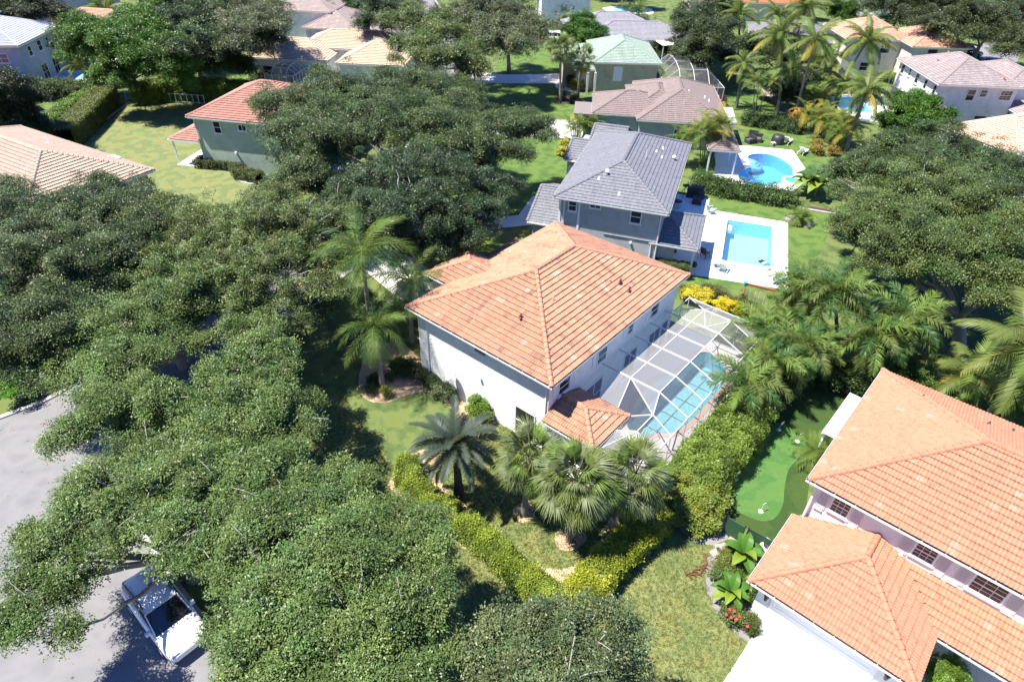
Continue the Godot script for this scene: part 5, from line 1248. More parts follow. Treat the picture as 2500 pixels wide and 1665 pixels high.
	for k in [0.3, 0.62]:
		var c: Vector3 = p1.lerp(p2, k)
		for s in [-0.2, 0.2]: part("rope", MB.new().tube([c + (p2 - p1).normalized() * s, Vector3(c.x, 0.5, c.z) + (p2 - p1).normalized() * s], [0.012, 0.012], 5).done(), M.white_trim, sw)
		part("swing_seat", MB.new().bar(Vector3(c.x, 0.48, c.z) - (p2 - p1).normalized() * 0.28, Vector3(c.x, 0.48, c.z) + (p2 - p1).normalized() * 0.28, 0.18, 0.03).done(), M.dark_trim, sw)
	# golf flags
	for gf in [["white golf flag lowest on the putting green by the green fence", Vector3(13.65,0.01,-22.22)], ["white golf flag at the left edge of the putting green", Vector3(12.86,0.01,-24.43)], ["white golf flag at the top of the putting green in palm shade", Vector3(16.61,0.01,-28.47)], ["white golf flag at the right of the putting green near the palm shadow", Vector3(17.43,0.01,-27.51)]]:
		var o := thing("golf_flag", gf[0], "golf flag", gf[1], 0.5, "flags on the putting green")
		part("pole", MB.new().tube([Vector3(0, 0, 0), Vector3(0, 0.62, 0)], [0.012, 0.012], 6).done(), M.white_trim, o)
		part("pennant", MB.new().box(Vector3(0.01, 0.40, -0.005), Vector3(0.22, 0.62, 0.005)).done(), M.white_trim, o)
		part("cup_plate", MB.new().lathe([Vector2(0.14, 0.0), Vector2(0.14, 0.02), Vector2(0, 0.022)], Vector3.ZERO, 12).done(), M.white_trim, o)
	# green mesh fence and gate by the putting turf
	var gm := mat("green_mesh", lin(0.02, 0.075, 0.035), 0.7)
	var fe := thing("mesh_fence", "dark green privacy fence panel beside the round hedge", "fence")
	var a: Vector3 = Vector3(11.26,1.30,-20.81)
	var b: Vector3 = Vector3(11.95,1.30,-20.20)
	part("panel", MB.new().bar(Vector3(a.x, 0.66, a.z), Vector3(b.x, 0.66, b.z), 0.05, 1.24).done(), gm, fe)
	for q in [a, b]: part("post", MB.new().tube([Vector3(q.x, 0, q.z), Vector3(q.x, 1.4, q.z)], [0.035, 0.035], 6).done(), M.dark_trim, fe)
	var ga := thing("mesh_gate", "black chain-link gate with green mesh between fence and garage roof", "gate")
	a = Vector3(12.13,1.30,-20.16)
	b = Vector3(13.16,1.30,-19.36)
	part("mesh", MB.new().bar(Vector3(a.x, 0.66, a.z), Vector3(b.x, 0.66, b.z), 0.02, 1.14).done(), gm, ga)
	for q in [a, b]: part("post", MB.new().tube([Vector3(q.x, 0, q.z), Vector3(q.x, 1.35, q.z)], [0.03, 0.03], 6).done(), M.dark_trim, ga)
	for y in [0.1, 1.26]: part("rail", MB.new().tube([Vector3(a.x, y, a.z), Vector3(b.x, y, b.z)], [0.025, 0.025], 6).done(), M.dark_trim, ga)
	for k in range(1, 24):
		var q := a.lerp(b, k / 24.0)
		part("wire", MB.new().tube([Vector3(q.x, 0.1, q.z), Vector3(q.x, 1.26, q.z)], [0.006, 0.006], 4).done(), M.dark_trim, ga)
	# back fence of the mint house lawn: white rails and posts
	var bf := thing("rail_fence", "low white metal fence along the dark hedge behind the big left lawn", "fence")
	var pa: Vector3 = Vector3(-53.58,0.00,-89.25)
	var pb: Vector3 = Vector3(-42.31,0.00,-88.07)
	for k in 15:
		var q := pa.lerp(pb, k / 14.0)
		part("post", MB.new().box(q - Vector3(0.035, 0, 0.035), q + Vector3(0.035, 1.2, 0.035)).done(), M.white_metal, bf)
	for y in [0.15, 1.15]: part("rail", MB.new().bar(pa + Vector3(0, y, 0), pb + Vector3(0, y, 0), 0.04, 0.05).done(), M.white_metal, bf)
	var pf := thing("wire_fence", "dark wire fence in the shrubs between the two back lawns", "fence")
	pa = Vector3(30.49,0.00,-88.04)
	pb = Vector3(36.59,0.00,-84.41)
	for k in 9: part("post", MB.new().tube([pa.lerp(pb, k / 8.0), pa.lerp(pb, k / 8.0) + Vector3(0, 1.2, 0)], [0.025, 0.025], 5).done(), M.dark_trim, pf)
	for y in [0.1, 0.65, 1.18]: part("rail", MB.new().bar(pa + Vector3(0, y, 0), pb + Vector3(0, y, 0), 0.02, 0.02).done(), M.dark_trim, pf)
	# air conditioners
	for ac in [["air conditioner nearest the green gate behind the peach garage roof", Vector3(13.05,0.00,-19.43), 0.7], ["air conditioner under the banana leaves beside the peach garage", Vector3(12.35,0.00,-18.66), 0.7], ["left one of two air conditioners in the hedge of the mint house", Vector3(-29.58,0.00,-66.76), 0.2], ["right one of two air conditioners in the hedge of the mint house", Vector3(-28.31,0.00,-66.59), 0.2]]:
		var o := thing("air_conditioner", ac[0], "air conditioner", ac[1], ac[2], "outdoor air conditioners")
		part("casing", MB.new().box(Vector3(-0.4, 0, -0.4), Vector3(0.4, 0.82, 0.4)).done(), mat("ac_grey", lin(0.40, 0.41, 0.42), 0.5), o)
		part("fan_ring", MB.new().lathe([Vector2(0.36, 0.82), Vector2(0.36, 0.87), Vector2(0.30, 0.87), Vector2(0.29, 0.83)], Vector3.ZERO, 20).done(), M.white_metal, o)
		part("fan_well", MB.new().lathe([Vector2(0.30, 0.825), Vector2(0.0, 0.826)], Vector3.ZERO, 20).done(), M.dark_trim, o)
		for k in 4: part("fan_blade", MB.new().bar(Vector3(cos(k * 1.57) * 0.05, 0.84, sin(k * 1.57) * 0.05), Vector3(cos(k * 1.57) * 0.27, 0.835, sin(k * 1.57) * 0.27), 0.11, 0.008).done(), M.bronze_gutter, o)
	# lounge furniture on the lawn by the free-form pool
	lounger("white sun lounger beside the black covered grill on the lawn", Vector3(33.38,0.00,-78.39), 2.5)
	lounger("white sun lounger at the right end of the free-form pool deck", Vector3(34.07,0.05,-74.93), 2.4)
	for w in [["dark wicker armchair nearest the brown porch roof", Vector3(28.76,0.00,-78.33), -1.2], ["dark wicker armchair facing the lawn below the other seats", Vector3(29.83,0.00,-78.91), -0.4], ["dark wicker armchair highest on the lawn under the white patio cover", Vector3(29.80,0.00,-80.70), 2.6]]:
		var o := thing("wicker_armchair", w[0], "armchair", w[1], w[2], "dark wicker seats on the lawn")
		part("base", MB.new().box(Vector3(-0.5, 0.02, -0.45), Vector3(0.5, 0.34, 0.5)).done(), wicker, o)
		part("seat_cushion", MB.new().box(Vector3(-0.38, 0.34, -0.3), Vector3(0.38, 0.46, 0.48)).done(), mat("grey_cloth", lin(0.09, 0.09, 0.10), 0.9), o)
		part("backrest", MB.new().box(Vector3(-0.5, 0.34, -0.48), Vector3(0.5, 0.86, -0.32)).done(), wicker, o)
		for s in [-1, 1]: part("armrest", MB.new().box(Vector3(0.44 * s - 0.06, 0.34, -0.31), Vector3(0.44 * s + 0.06, 0.62, 0.5)).done(), wicker, o)
	var cg := thing("lawn_grill", "black covered grill between the wicker seats and white loungers", "grill", Vector3(32.09,0.00,-78.30), 0.1)
	part("cover", MB.new().lathe([Vector2(0.78, 0.0), Vector2(0.74, 0.7), Vector2(0.66, 0.98), Vector2(0.4, 1.12), Vector2(0, 1.15)], Vector3.ZERO, 14).done(), M.dark_trim, cg)
	var wt := thing("white_stool", "tiny white side table on the lawn in front of the covered grill", "table", Vector3(31.29,0.00,-77.41), 0.2)
	part("table_top", MB.new().box(Vector3(-0.24, 0.4, -0.24), Vector3(0.24, 0.44, 0.24)).done(), M.white_trim, wt)
	for x in [-0.2, 0.2]:
		for z in [-0.2, 0.2]: part("leg", MB.new().box(Vector3(x - 0.02, 0, z - 0.02), Vector3(x + 0.02, 0.4, z + 0.02)).done(), M.white_trim, wt)
	var ds := thing("dining_table", "dark round outdoor dining table by the far right pool", "table", Vector3(54.10,0.05,-97.98), 0.2)
	part("table_top", MB.new().lathe([Vector2(0.0, 0.70), Vector2(0.85, 0.70), Vector2(0.85, 0.75), Vector2(0, 0.755)], Vector3.ZERO, 16).done(), M.dark_trim, ds)
	part("pedestal", MB.new().lathe([Vector2(0.4, 0), Vector2(0.1, 0.08), Vector2(0.08, 0.7)], Vector3.ZERO, 10).done(), M.dark_trim, ds)
	for k in 4:
		var an := k * PI / 2 + 0.4
		var o := thing("dining_chair", ["dark outdoor chair on the near side of the round table by the far pool", "dark outdoor chair left of the round table by the far pool", "dark outdoor chair behind the round table by the far pool", "dark outdoor chair right of the round table by the far pool"][k], "chair", ds.position + Vector3(sin(an), 0, cos(an)) * 1.15, an + PI, "chairs of the far dining table")
		part("seat", MB.new().box(Vector3(-0.28, 0.38, -0.28), Vector3(0.28, 0.45, 0.28)).done(), M.dark_trim, o)
		part("backrest", MB.new().box(Vector3(-0.28, 0.45, -0.30), Vector3(0.28, 0.95, -0.25)).done(), M.dark_trim, o)
		for x in [-0.25, 0.25]:
			for z in [-0.25, 0.25]: part("leg", MB.new().box(Vector3(x - 0.025, 0, z - 0.025), Vector3(x + 0.025, 0.38, z + 0.025)).done(), M.dark_trim, o)
	var um := thing("closed_parasol", "closed blue parasol standing by the round dining table", "parasol", Vector3(55.28,0.05,-100.37), 0)
	part("pole", MB.new().tube([Vector3(0, 0, 0), Vector3(0, 2.5, 0)], [0.025, 0.025], 6).done(), M.white_metal, um)
	part("canopy", MB.new().lathe([Vector2(0.14, 1.2), Vector2(0.17, 1.35), Vector2(0.09, 2.2), Vector2(0.02, 2.5)], Vector3.ZERO, 9).done(), mat("parasol_blue", lin(0.03, 0.07, 0.18), 0.8), um)
	# street things seen through the trees
	var sg := thing("leaning_sign", "white board on an orange stand under the left oaks", "sign", Vector3(-30.45,0.00,-35.51), 0.5)
	part("board", MB.new().bar(Vector3(0, 0.2, 0), Vector3(-0.5, 1.7, -0.1), 0.6, 0.06).done(), M.white_trim, sg)
	part("stand", MB.new().box(Vector3(-0.7, 1.3, -0.4), Vector3(0.9, 1.8, -0.25)).done(), mat("orange_paint", lin(0.45, 0.07, 0.015), 0.6), sg)
	for x in [-0.6, 0.8]: part("post", MB.new().box(Vector3(x - 0.04, 0, -0.36), Vector3(x + 0.04, 1.3, -0.28)).done(), M.orange_paint, sg)
	var blue := mat("bin_blue", lin(0.015, 0.085, 0.42), 0.5)
	for bn in [["blue wheeled bin under the dark oak by the driveway", Vector3(-10.89,0.00,-52.00)], ["blue wheeled bin beside the street behind the mottled grey roof", Vector3(81.62,0.00,-119.60)], ["blue wheeled bin glimpsed through the left oaks by the road", Vector3(-23.62,0.00,-41.80)]]:
		var o := thing("wheeled_bin", bn[0], "bin", bn[1], 0.4, "blue bins by the street")
		part("tub", MB.new().bar(Vector3(0, 0.08, 0), Vector3(0, 0.98, 0.02), 0.6, 0.58).done(), blue, o)
		part("lid", MB.new().box(Vector3(-0.33, 0.98, -0.36), Vector3(0.33, 1.06, 0.34)).done(), blue, o)
		for x in [-0.26, 0.26]: part("wheel", MB.new().tube([Vector3(x - 0.03, 0.11, -0.3), Vector3(x + 0.03, 0.11, -0.3)], [0.11, 0.11], 10).done(), M.dark_trim, o)
	var mbx := thing("mailbox", "white mailbox post at the edge of the shaded lawn before the brown house", "mailbox", Vector3(-2.63,0.00,-75.54), 0.3)
	part("post", MB.new().box(Vector3(-0.06, 0, -0.06), Vector3(0.06, 1.1, 0.06)).done(), M.white_trim, mbx)
	part("box", MB.new().box(Vector3(-0.12, 1.1, -0.28), Vector3(0.12, 1.35, 0.28)).done(), M.white_trim, mbx)
	var bd := thing("dead_frond", "brown fallen palm frond curled on the lawn by the banana bed", "frond")
	var base: Vector3 = Vector3(9.96,0.03,-19.49)
	part("stalk", MB.new().tube([base, Vector3(9.96,0.06,-18.89), Vector3(9.50,0.08,-18.29), Vector3(8.77,0.05,-18.21), Vector3(8.75,0.10,-18.50)], [0.06, 0.05, 0.04, 0.03, 0.01], 6).done(), mat("dead_leaf", lin(0.14, 0.05, 0.025), 0.9), bd)
	for k in 26:
		var q: Vector3 = (Vector3(9.96,0.07,-18.88) as Vector3).lerp(Vector3(8.76,0.06,-18.17), k / 26.0)
		part("leaflet", MB.new().bar(q, q + Vector3(rf(-0.35, 0.35), rf(0.02, 0.15), rf(-0.1, 0.4)), 0.03, 0.004).done(), M.dead_leaf, bd)

func loft(rings: Array, close := true) -> ArrayMesh:
	var mb := MB.new()
	mb.st.set_smooth_group(1)
	for i in rings.size() - 1:
		var n: int = rings[i].size()
		for k in n:
			var j := (k + 1) % n
			mb.quad(rings[i][k], rings[i][j], rings[i + 1][j], rings[i + 1][k])
	mb.st.set_smooth_group(-1)
	if close:
		for e in [0, rings.size() - 1]:
			var n: int = rings[e].size()
			for k in range(1, n - 1):
				if e == 0: mb.tri(rings[e][0], rings[e][k + 1], rings[e][k])
				else: mb.tri(rings[e][0], rings[e][k], rings[e][k + 1])
	return mb.done()

func ring(z: float, w: float, lo: float, hi: float, top := 0.88) -> Array:
	var m := (lo + hi) * 0.5
	var r := [Vector3(w * 0.9, lo, z), Vector3(w, lo + 0.1, z), Vector3(w, m, z), Vector3(w * 0.975, hi - 0.07, z), Vector3(w * top, hi, z)]
	for i in range(4, -1, -1): r.append(Vector3(-r[i].x, r[i].y, z))
	return r

func car(label: String, kind: String, at: Vector3, turn: float, paint: Material, group := "") -> Node3D:
	var c := thing("parked_car", label, kind, at, turn, group)
	var body := [ring(-2.38, 0.80, 0.42, 0.86), ring(-2.25, 0.90, 0.30, 1.02), ring(-1.5, 0.94, 0.26, 1.06), ring(0.0, 0.95, 0.26, 1.05), ring(1.0, 0.95, 0.26, 1.04, 0.90), ring(1.25, 0.94, 0.26, 1.02, 0.86), ring(2.0, 0.92, 0.28, 0.95, 0.84), ring(2.3, 0.85, 0.32, 0.84, 0.8), ring(2.42, 0.74, 0.42, 0.70, 0.8)]
	part("body", loft(body), paint, c)
	part("cabin_glass", loft([ring(-2.2, 0.78, 1.0, 1.08), ring(-1.85, 0.80, 1.0, 1.62, 0.86), ring(-0.5, 0.82, 1.0, 1.70, 0.86), ring(0.25, 0.81, 1.0, 1.66, 0.84), ring(1.15, 0.80, 1.0, 1.06)]), M.glass, c)
	part("roof", loft([ring(-2.0, 0.66, 1.56, 1.62, 0.9), ring(-1.8, 0.71, 1.62, 1.70, 0.9), ring(-0.5, 0.73, 1.68, 1.77, 0.88), ring(0.2, 0.71, 1.65, 1.72, 0.9), ring(0.32, 0.68, 1.62, 1.66, 0.95)]), paint, c)
	for s in [-1, 1]:
		for q in [[Vector3(0.80, 1.03, 1.12), Vector3(0.70, 1.66, 0.28)], [Vector3(0.83, 1.03, -0.15), Vector3(0.72, 1.69, -0.15)], [Vector3(0.83, 1.03, -1.15), Vector3(0.72, 1.67, -1.15)], [Vector3(0.80, 1.03, -2.15), Vector3(0.68, 1.62, -1.9)]]:
			part("pillar", MB.new().bar(Vector3(q[0].x * s, q[0].y, q[0].z), Vector3(q[1].x * s, q[1].y, q[1].z), 0.05, 0.09).done(), paint, c)
		part("roof_rail", MB.new().bar(Vector3(0.64 * s, 1.78, -1.7), Vector3(0.64 * s, 1.78, 0.1), 0.035, 0.035).done(), M.bronze_gutter, c)
		part("mirror", MB.new().box(Vector3(0.98 * s - 0.11, 1.0, 0.72), Vector3(0.98 * s + 0.11, 1.18, 0.86)).done(), paint, c)
		part("headlight", MB.new().box(Vector3(0.62 * s - 0.16, 0.66, 2.22), Vector3(0.62 * s + 0.16, 0.80, 2.37)).done(), M.pale_glass, c)
		part("door_handle", MB.new().box(Vector3(0.955 * s - 0.015, 0.86, -0.1), Vector3(0.955 * s + 0.015, 0.9, 0.12)).done(), paint, c)
		for z in [-1.45, 1.45]:
			var w := part("wheel", MB.new().tube([Vector3(0.80 * s, 0.36, z), Vector3(0.97 * s, 0.36, z)], [0.36, 0.36], 20).done(), M.dark_trim, c)
			part("rim", MB.new().tube([Vector3(0.82 * s, 0.36, z), Vector3(0.985 * s, 0.36, z)], [0.22, 0.20], 14).done(), M.white_metal, w)
	return c

func make_cars() -> void:
	var white := mat("white_paint", lin(0.82, 0.82, 0.82), 0.35, {"clearcoat_enabled": true, "clearcoat": 0.35, "clearcoat_roughness": 0.06})
	var black := mat("black_paint", lin(0.02, 0.022, 0.026), 0.2, {"clearcoat_enabled": true, "clearcoat": 1.0, "clearcoat_roughness": 0.04})
	var silver := mat("silver_paint", lin(0.42, 0.44, 0.46), 0.25, {"clearcoat_enabled": true, "clearcoat": 1.0, "clearcoat_roughness": 0.05})
	car("white sport utility car parked under the oak branches at the lower left", "car", Vector3(-15.3, 0.006, -15.35), atan2(3.2, 2.7), white)
	car("white car glimpsed behind the tree trunks at the top of the street", "car", Vector3(7.20,0.00,-128.82), 1.5, white, "cars far up the street")
	car("black car in the shade left of the blended tile roof", "car", Vector3(84.80,0.00,-152.62), 1.4, black, "cars far up the street")
	car("black car parked behind the right end of the blended tile roof", "car", Vector3(81.34,0.00,-125.61), 0.7, black, "cars far up the street")
	car("silver car under the dark oaks at the top right", "car", Vector3(89.44,0.00,-156.89), 1.3, silver, "cars far up the street")
	car("white car in the driveway hidden by the great oak beside the mint house", "car", Vector3(-21.00,0.00,-65.48), 1.4, white)


# ------------------------------------------------------------------ plants
var sprays := {}

func spray_mesh(s: int, n: int, leaf_l: float, leaf_w: float, r: float) -> ArrayMesh:   # a twig end with n leaves
	var key := "%d %d %.3f %.3f %.3f" % [s, n, leaf_l, leaf_w, r]
	if sprays.has(key): return sprays[key]
	var g := RandomNumberGenerator.new()
	g.seed = s
	var v := PackedVector3Array()
	var nn := PackedVector3Array()
	var ix := PackedInt32Array()
	for i in n:
		var a := g.randf() * TAU
		var rr := r * sqrt(g.randf())
		var p := Vector3(cos(a) * rr, g.randf_range(-0.22, 0.22) * r, sin(a) * rr)
		var d := Vector3(cos(a + g.randf_range(-1.1, 1.1)), g.randf_range(-0.35, 0.6), sin(a + g.randf_range(-1.1, 1.1))).normalized()
		var up := (Vector3.UP + Vector3(g.randf_range(-0.7, 0.7), 0, g.randf_range(-0.7, 0.7))).normalized()
		var s0 := d.cross(up).normalized()
		var nrm := s0.cross(d).normalized()
		var l := leaf_l * g.randf_range(0.7, 1.25)
		var w := leaf_w * g.randf_range(0.8, 1.2) * 0.5
		var k := v.size()
		v.append_array([p, p + d * l * 0.45 + s0 * w - nrm * w * 0.25, p + d * l, p + d * l * 0.45 - s0 * w - nrm * w * 0.25])
		for q in 4: nn.append(nrm)
		ix.append_array([k, k + 2, k + 1, k, k + 3, k + 2])
	var arr := []
	arr.resize(Mesh.ARRAY_MAX)
	arr[Mesh.ARRAY_VERTEX] = v
	arr[Mesh.ARRAY_NORMAL] = nn
	arr[Mesh.ARRAY_INDEX] = ix
	var m := ArrayMesh.new()
	m.add_surface_from_arrays(Mesh.PRIMITIVE_TRIANGLES, arr)
	sprays[key] = m
	return m

func put_leaf(buf: PackedFloat32Array, k: int, p: Vector3, n: Vector3, turn: float, s: float, c: Color) -> void:
	var x := n.cross(Vector3(cos(turn), 0.31, sin(turn))).normalized()
	var z := x.cross(n)
	buf[k] = x.x * s; buf[k + 1] = n.x * s; buf[k + 2] = z.x * s; buf[k + 3] = p.x
	buf[k + 4] = x.y * s; buf[k + 5] = n.y * s; buf[k + 6] = z.y * s; buf[k + 7] = p.y
	buf[k + 8] = x.z * s; buf[k + 9] = n.z * s; buf[k + 10] = z.z * s; buf[k + 11] = p.z
	buf[k + 12] = c.r; buf[k + 13] = c.g; buf[k + 14] = c.b; buf[k + 15] = 1.0

# leaves of a crown: lobes are Vector4(x, y, z, radius); dens is sprays per square metre of lobe
func crown(parent: Node3D, lobes: Array, tint: Color, dens: float, mesh: Mesh, size := 1.0, flat := 0.85, clump := 0.52, called := "crown", low := -0.45) -> Array:
	var buf := PackedFloat32Array()
	var tips := []
	var k := 0
	var o := parent.position
	var gap := FastNoiseLite.new()
	gap.seed = int(absf(o.x * 7.0 + o.z * 3.0)) % 9999
	gap.frequency = 0.5
	gap.fractal_octaves = 2
	for lb in lobes:
		var c := Vector3(lb.x, lb.y, lb.z) - o
		var r: float = absf(lb.w)
		var fl := flat if lb.w > 0 else 0.5
		var n_cl := maxi(5, int(r * r * 5.4 / (clump * clump)))
		var per := maxi(3, int(dens * r * r * 6.3 / n_cl))
		var lobe_tone := rf(0.9, 1.1)
		for i in n_cl:
			var y := rf(low, 1.0)
			var a := rng.randf() * TAU
			var q := sqrt(maxf(0.0, 1.0 - y * y))
			var d := Vector3(cos(a) * q, y, sin(a) * q)
			var rr := r * (rf(0.5, 1.03) if i % 5 else rf(0.25, 0.6)) * (1.0 + 0.6 * gap.get_noise_3d(d.x * r * 0.8 + c.x + 31.0, d.y * r * 0.8, d.z * r * 0.8 + c.z))
			var cc := c + Vector3(d.x * rr, d.y * rr * fl, d.z * rr)
			if gap.get_noise_3d(cc.x, cc.y * 0.7, cc.z) < -0.06 and r > 0.9 and i % 6: continue
			var cr := clump * rf(0.65, 1.3)
			buf.resize(k + per * 16)
			var tone := lobe_tone * rf(0.72, 1.34)
			var warm := rf(-0.14, 0.10)
			if i % 3 == 0: tips.append(cc)
			for j in per:
				var e := Vector3(rng.randf() * 2.0 - 1.0, rng.randf() * 2.0 - 1.0, rng.randf() * 2.0 - 1.0)
				e = e.normalized() * pow(rng.randf(), 0.45)
				var p := cc + Vector3(e.x * cr, e.y * cr * 0.62, e.z * cr)
				var n := (Vector3(rng.randf() - 0.5, 0.75 + rng.randf() * 0.5, rng.randf() - 0.5) + d * 0.55 + e * 0.35).normalized()
				var t := tone * (0.8 + rng.randf() * 0.4)
				put_leaf(buf, k, p, n, rng.randf() * TAU, size * (0.7 + rng.randf() * 0.6), Color(tint.r * t * (1.0 + warm), tint.g * t, tint.b * t * (1.0 - warm * 0.6)))
				k += 16
	copies(called, mesh, M.leaf, buf, parent)
	return tips

func bent(a: Vector3, b: Vector3, amount: float, n := 5) -> Array:
	var out := []
	var off := Vector3(rf(-1, 1), rf(-0.2, 0.6), rf(-1, 1)) * amount * a.distance_to(b)
	for i in n + 1:
		var t := float(i) / n
		out.append(a.lerp(b, t) + off * sin(t * PI) * 0.5 + Vector3(rf(-1, 1), rf(-1, 1), rf(-1, 1)) * 0.04 * a.distance_to(b) * sin(t * PI))
	return out

func tapers(r0: float, r1: float, n: int) -> Array:
	var out := []
	for i in n: out.append(lerpf(r0, r1, float(i) / (n - 1)))
	return out

func oak(called: String, label: String, base: Vector2, lobes: Array, tint: Color, dens := 40.0, leaf := 0.10, girth := 0.32, twigs := 16, group := "", bark: Material = null) -> Node3D:
	var t := thing(called, label, "tree", Vector3(base.x, 0, base.y), 0.0, group)
	var bk: Material = bark if bark else M.oak_bark
	var mid := Vector3.ZERO
	var top := 0.0
	var full := []
	for lb in lobes:
		mid += Vector3(lb.x, lb.y, lb.z)
		var q: Vector4 = lb
		full.append(Vector4(q.x, q.y, q.z, q.w * 0.86))
		if q.w > 1.2 and dens > 10.0:
			for i in 5:
				var a := rng.randf() * TAU
				var up := rf(-0.3, 0.7)
				var fl := sqrt(1.0 - up * up) * rf(0.7, 1.1)
				full.append(Vector4(q.x + cos(a) * fl * q.w, q.y + up * q.w * 0.75, q.z + sin(a) * fl * q.w, -q.w * rf(0.28, 0.52)))
	mid = mid / lobes.size() - t.position
	var fork := Vector3(mid.x * 0.22, clampf(mid.y * 0.38, 1.3, 3.2), mid.z * 0.22)
	var tp := [Vector3(0, -0.1, 0), Vector3(fork.x * 0.2, fork.y * 0.35, fork.z * 0.2), fork]
	part("trunk", MB.new().tube(tp, [girth * 1.35, girth, girth * 0.85], 10).done(), bk, t)
	var tips := crown(t, full, tint, dens, spray_mesh(lobes.size() * 7 + 3, 22, leaf, leaf * 0.52, leaf * 3.1), 1.0)
	var limbs := []
	for lb in lobes:
		var e := Vector3(lb.x, lb.y, lb.z) - t.position
		part("limb", MB.new().tube(bent(fork, e, 0.28, 6), tapers(girth * 0.42, girth * 0.14, 7), 7).done(), bk, t)
		limbs.append([e, lb.w])
	var tw := MB.new()
	var many := 0
	for p in tips:
		if many >= twigs * lobes.size(): break
		var best := Vector3.ZERO
		var bd := 1e9
		for l in limbs:
			var dd: float = (l[0] as Vector3).distance_squared_to(p)
			if dd < bd:
				bd = dd
				best = l[0]
		if rng.randf() < 0.6:
			tw.tube(bent(best, p + (p - best).normalized() * rf(0.0, 0.35) + Vector3(rf(-0.2, 0.2), rf(-0.1, 0.3), rf(-0.2, 0.2)), 0.35, 4), tapers(girth * 0.13, 0.016, 5), 4)
			many += 1
	if many: part("twigs", tw.done(), M.twig, t).set_meta("kind", "stuff")
	return t

func shrub(called: String, label: String, lobes: Array, tint: Color, dens := 90.0, leaf := 0.09, group := "", clump := 0.3, wide := 0.55) -> Node3D:
	var b: Vector4 = lobes[0]
	var t := thing(called, label, "shrub", Vector3(b.x, 0, b.z), 0.0, group)
	crown(t, lobes, tint, dens, spray_mesh(5 + int(leaf * 100), 12, leaf, leaf * wide, leaf * 1.9), 1.0, 0.95, clump, "foliage", -0.75)
	var st := MB.new()
	for lb in lobes:
		for k in 4:
			var e := Vector3(lb.x + rf(-0.5, 0.5) * lb.w, lb.y + rf(0.0, 0.4) * lb.w, lb.z + rf(-0.5, 0.5) * lb.w) - t.position
			st.tube([Vector3(lb.x - t.position.x + rf(-0.15, 0.15), -0.02, lb.z - t.position.z + rf(-0.15, 0.15)), e * Vector3(0.95, 0.6, 0.95), e], [0.035, 0.025, 0.01], 5)
	part("stem", st.done(), M.oak_bark, t)
	return t

func hedge(called: String, label: String, path: Array, width: float, height: float, tint: Color, dens := 260.0, leaf := 0.08, rough := 0.14, tint2 := Color(0, 0, 0, 0)) -> Node3D:
	var p0: Vector3 = path[0]
	var t := thing(called, label, "hedge", Vector3(p0.x, 0, p0.z))
	var pts := []
	for p in path: pts.append(Vector2(p.x - p0.x, p.z - p0.z))
	part("branches", strip(pts, width * 0.72, 0.0, height * 0.84), M.hedge_core, t)
	var mesh := spray_mesh(9 + int(leaf * 100), 9, leaf, leaf * 0.6, leaf * 1.7)
	var buf := PackedFloat32Array()
	var k := 0
	var lump := FastNoiseLite.new()
	lump.seed = int(absf(p0.x) * 10)
	lump.frequency = 0.55
	for i in pts.size() - 1:
		var a: Vector2 = pts[i]
		var b: Vector2 = pts[i + 1]
		var d := (b - a).normalized()
		var nn := Vector2(-d.y, d.x)
		var len := a.distance_to(b) + width * 0.3
		var n := int(len * (width + 2.0 * height) * dens)
		buf.resize(k + n * 16)
		for j in n:
			var u := rf(-width * 0.15, len - width * 0.15)
			var w := rng.randf() * (width + 2.0 * height)
			var p: Vector3
			var o: Vector3
			if w < width:
				var s := w - width * 0.5
				p = Vector3(a.x + d.x * u + nn.x * s, height, a.y + d.y * u + nn.y * s)
				o = Vector3.UP
			else:
				var side := 1.0 if w < width + height else -1.0
				var y := fmod(w - width, height)
				p = Vector3(a.x + d.x * u + nn.x * side * width * 0.5, y, a.y + d.y * u + nn.y * side * width * 0.5)
				o = Vector3(nn.x * side, 0.25, nn.y * side)
			var bump := lump.get_noise_3d(p.x * 2.0, p.y * 2.0, p.z * 2.0)
			p += o * (bump * rough * 1.6 + rf(-rough, rough * 0.6))
			var nv := (o + Vector3(rf(-0.7, 0.7), rf(0.0, 0.9), rf(-0.7, 0.7))).normalized()
			var tone := rf(0.65, 1.35) * (1.0 + bump * 0.5)
			var c := tint.lerp(tint2, clampf(0.5 + bump * 1.4 + rf(-0.3, 0.3), 0, 1)) if tint2.a > 0 else tint
			put_leaf(buf, k, p, nv, rng.randf() * TAU, rf(0.7, 1.3), Color(c.r * tone, c.g * tone, c.b * tone))
			k += 16
	copies("foliage", mesh, M.leaf, buf, t)
	return t

# ---- palms
var fronds := {}

func strip_leaf(st: SurfaceTool, p: Vector3, d: Vector3, side: Vector3, l: float, w: float, sag: float) -> void:
	var m := p + d * l * 0.5 + Vector3(0, -sag * l * 0.12, 0)
	var e := p + d * l + Vector3(0, -sag * l * 0.5, 0)
	for v in [p - side * w * 0.35, m - side * w * 0.5, p + side * w * 0.35, p + side * w * 0.35, m - side * w * 0.5, m + side * w * 0.5, m - side * w * 0.5, e, m + side * w * 0.5]: st.add_vertex(v)

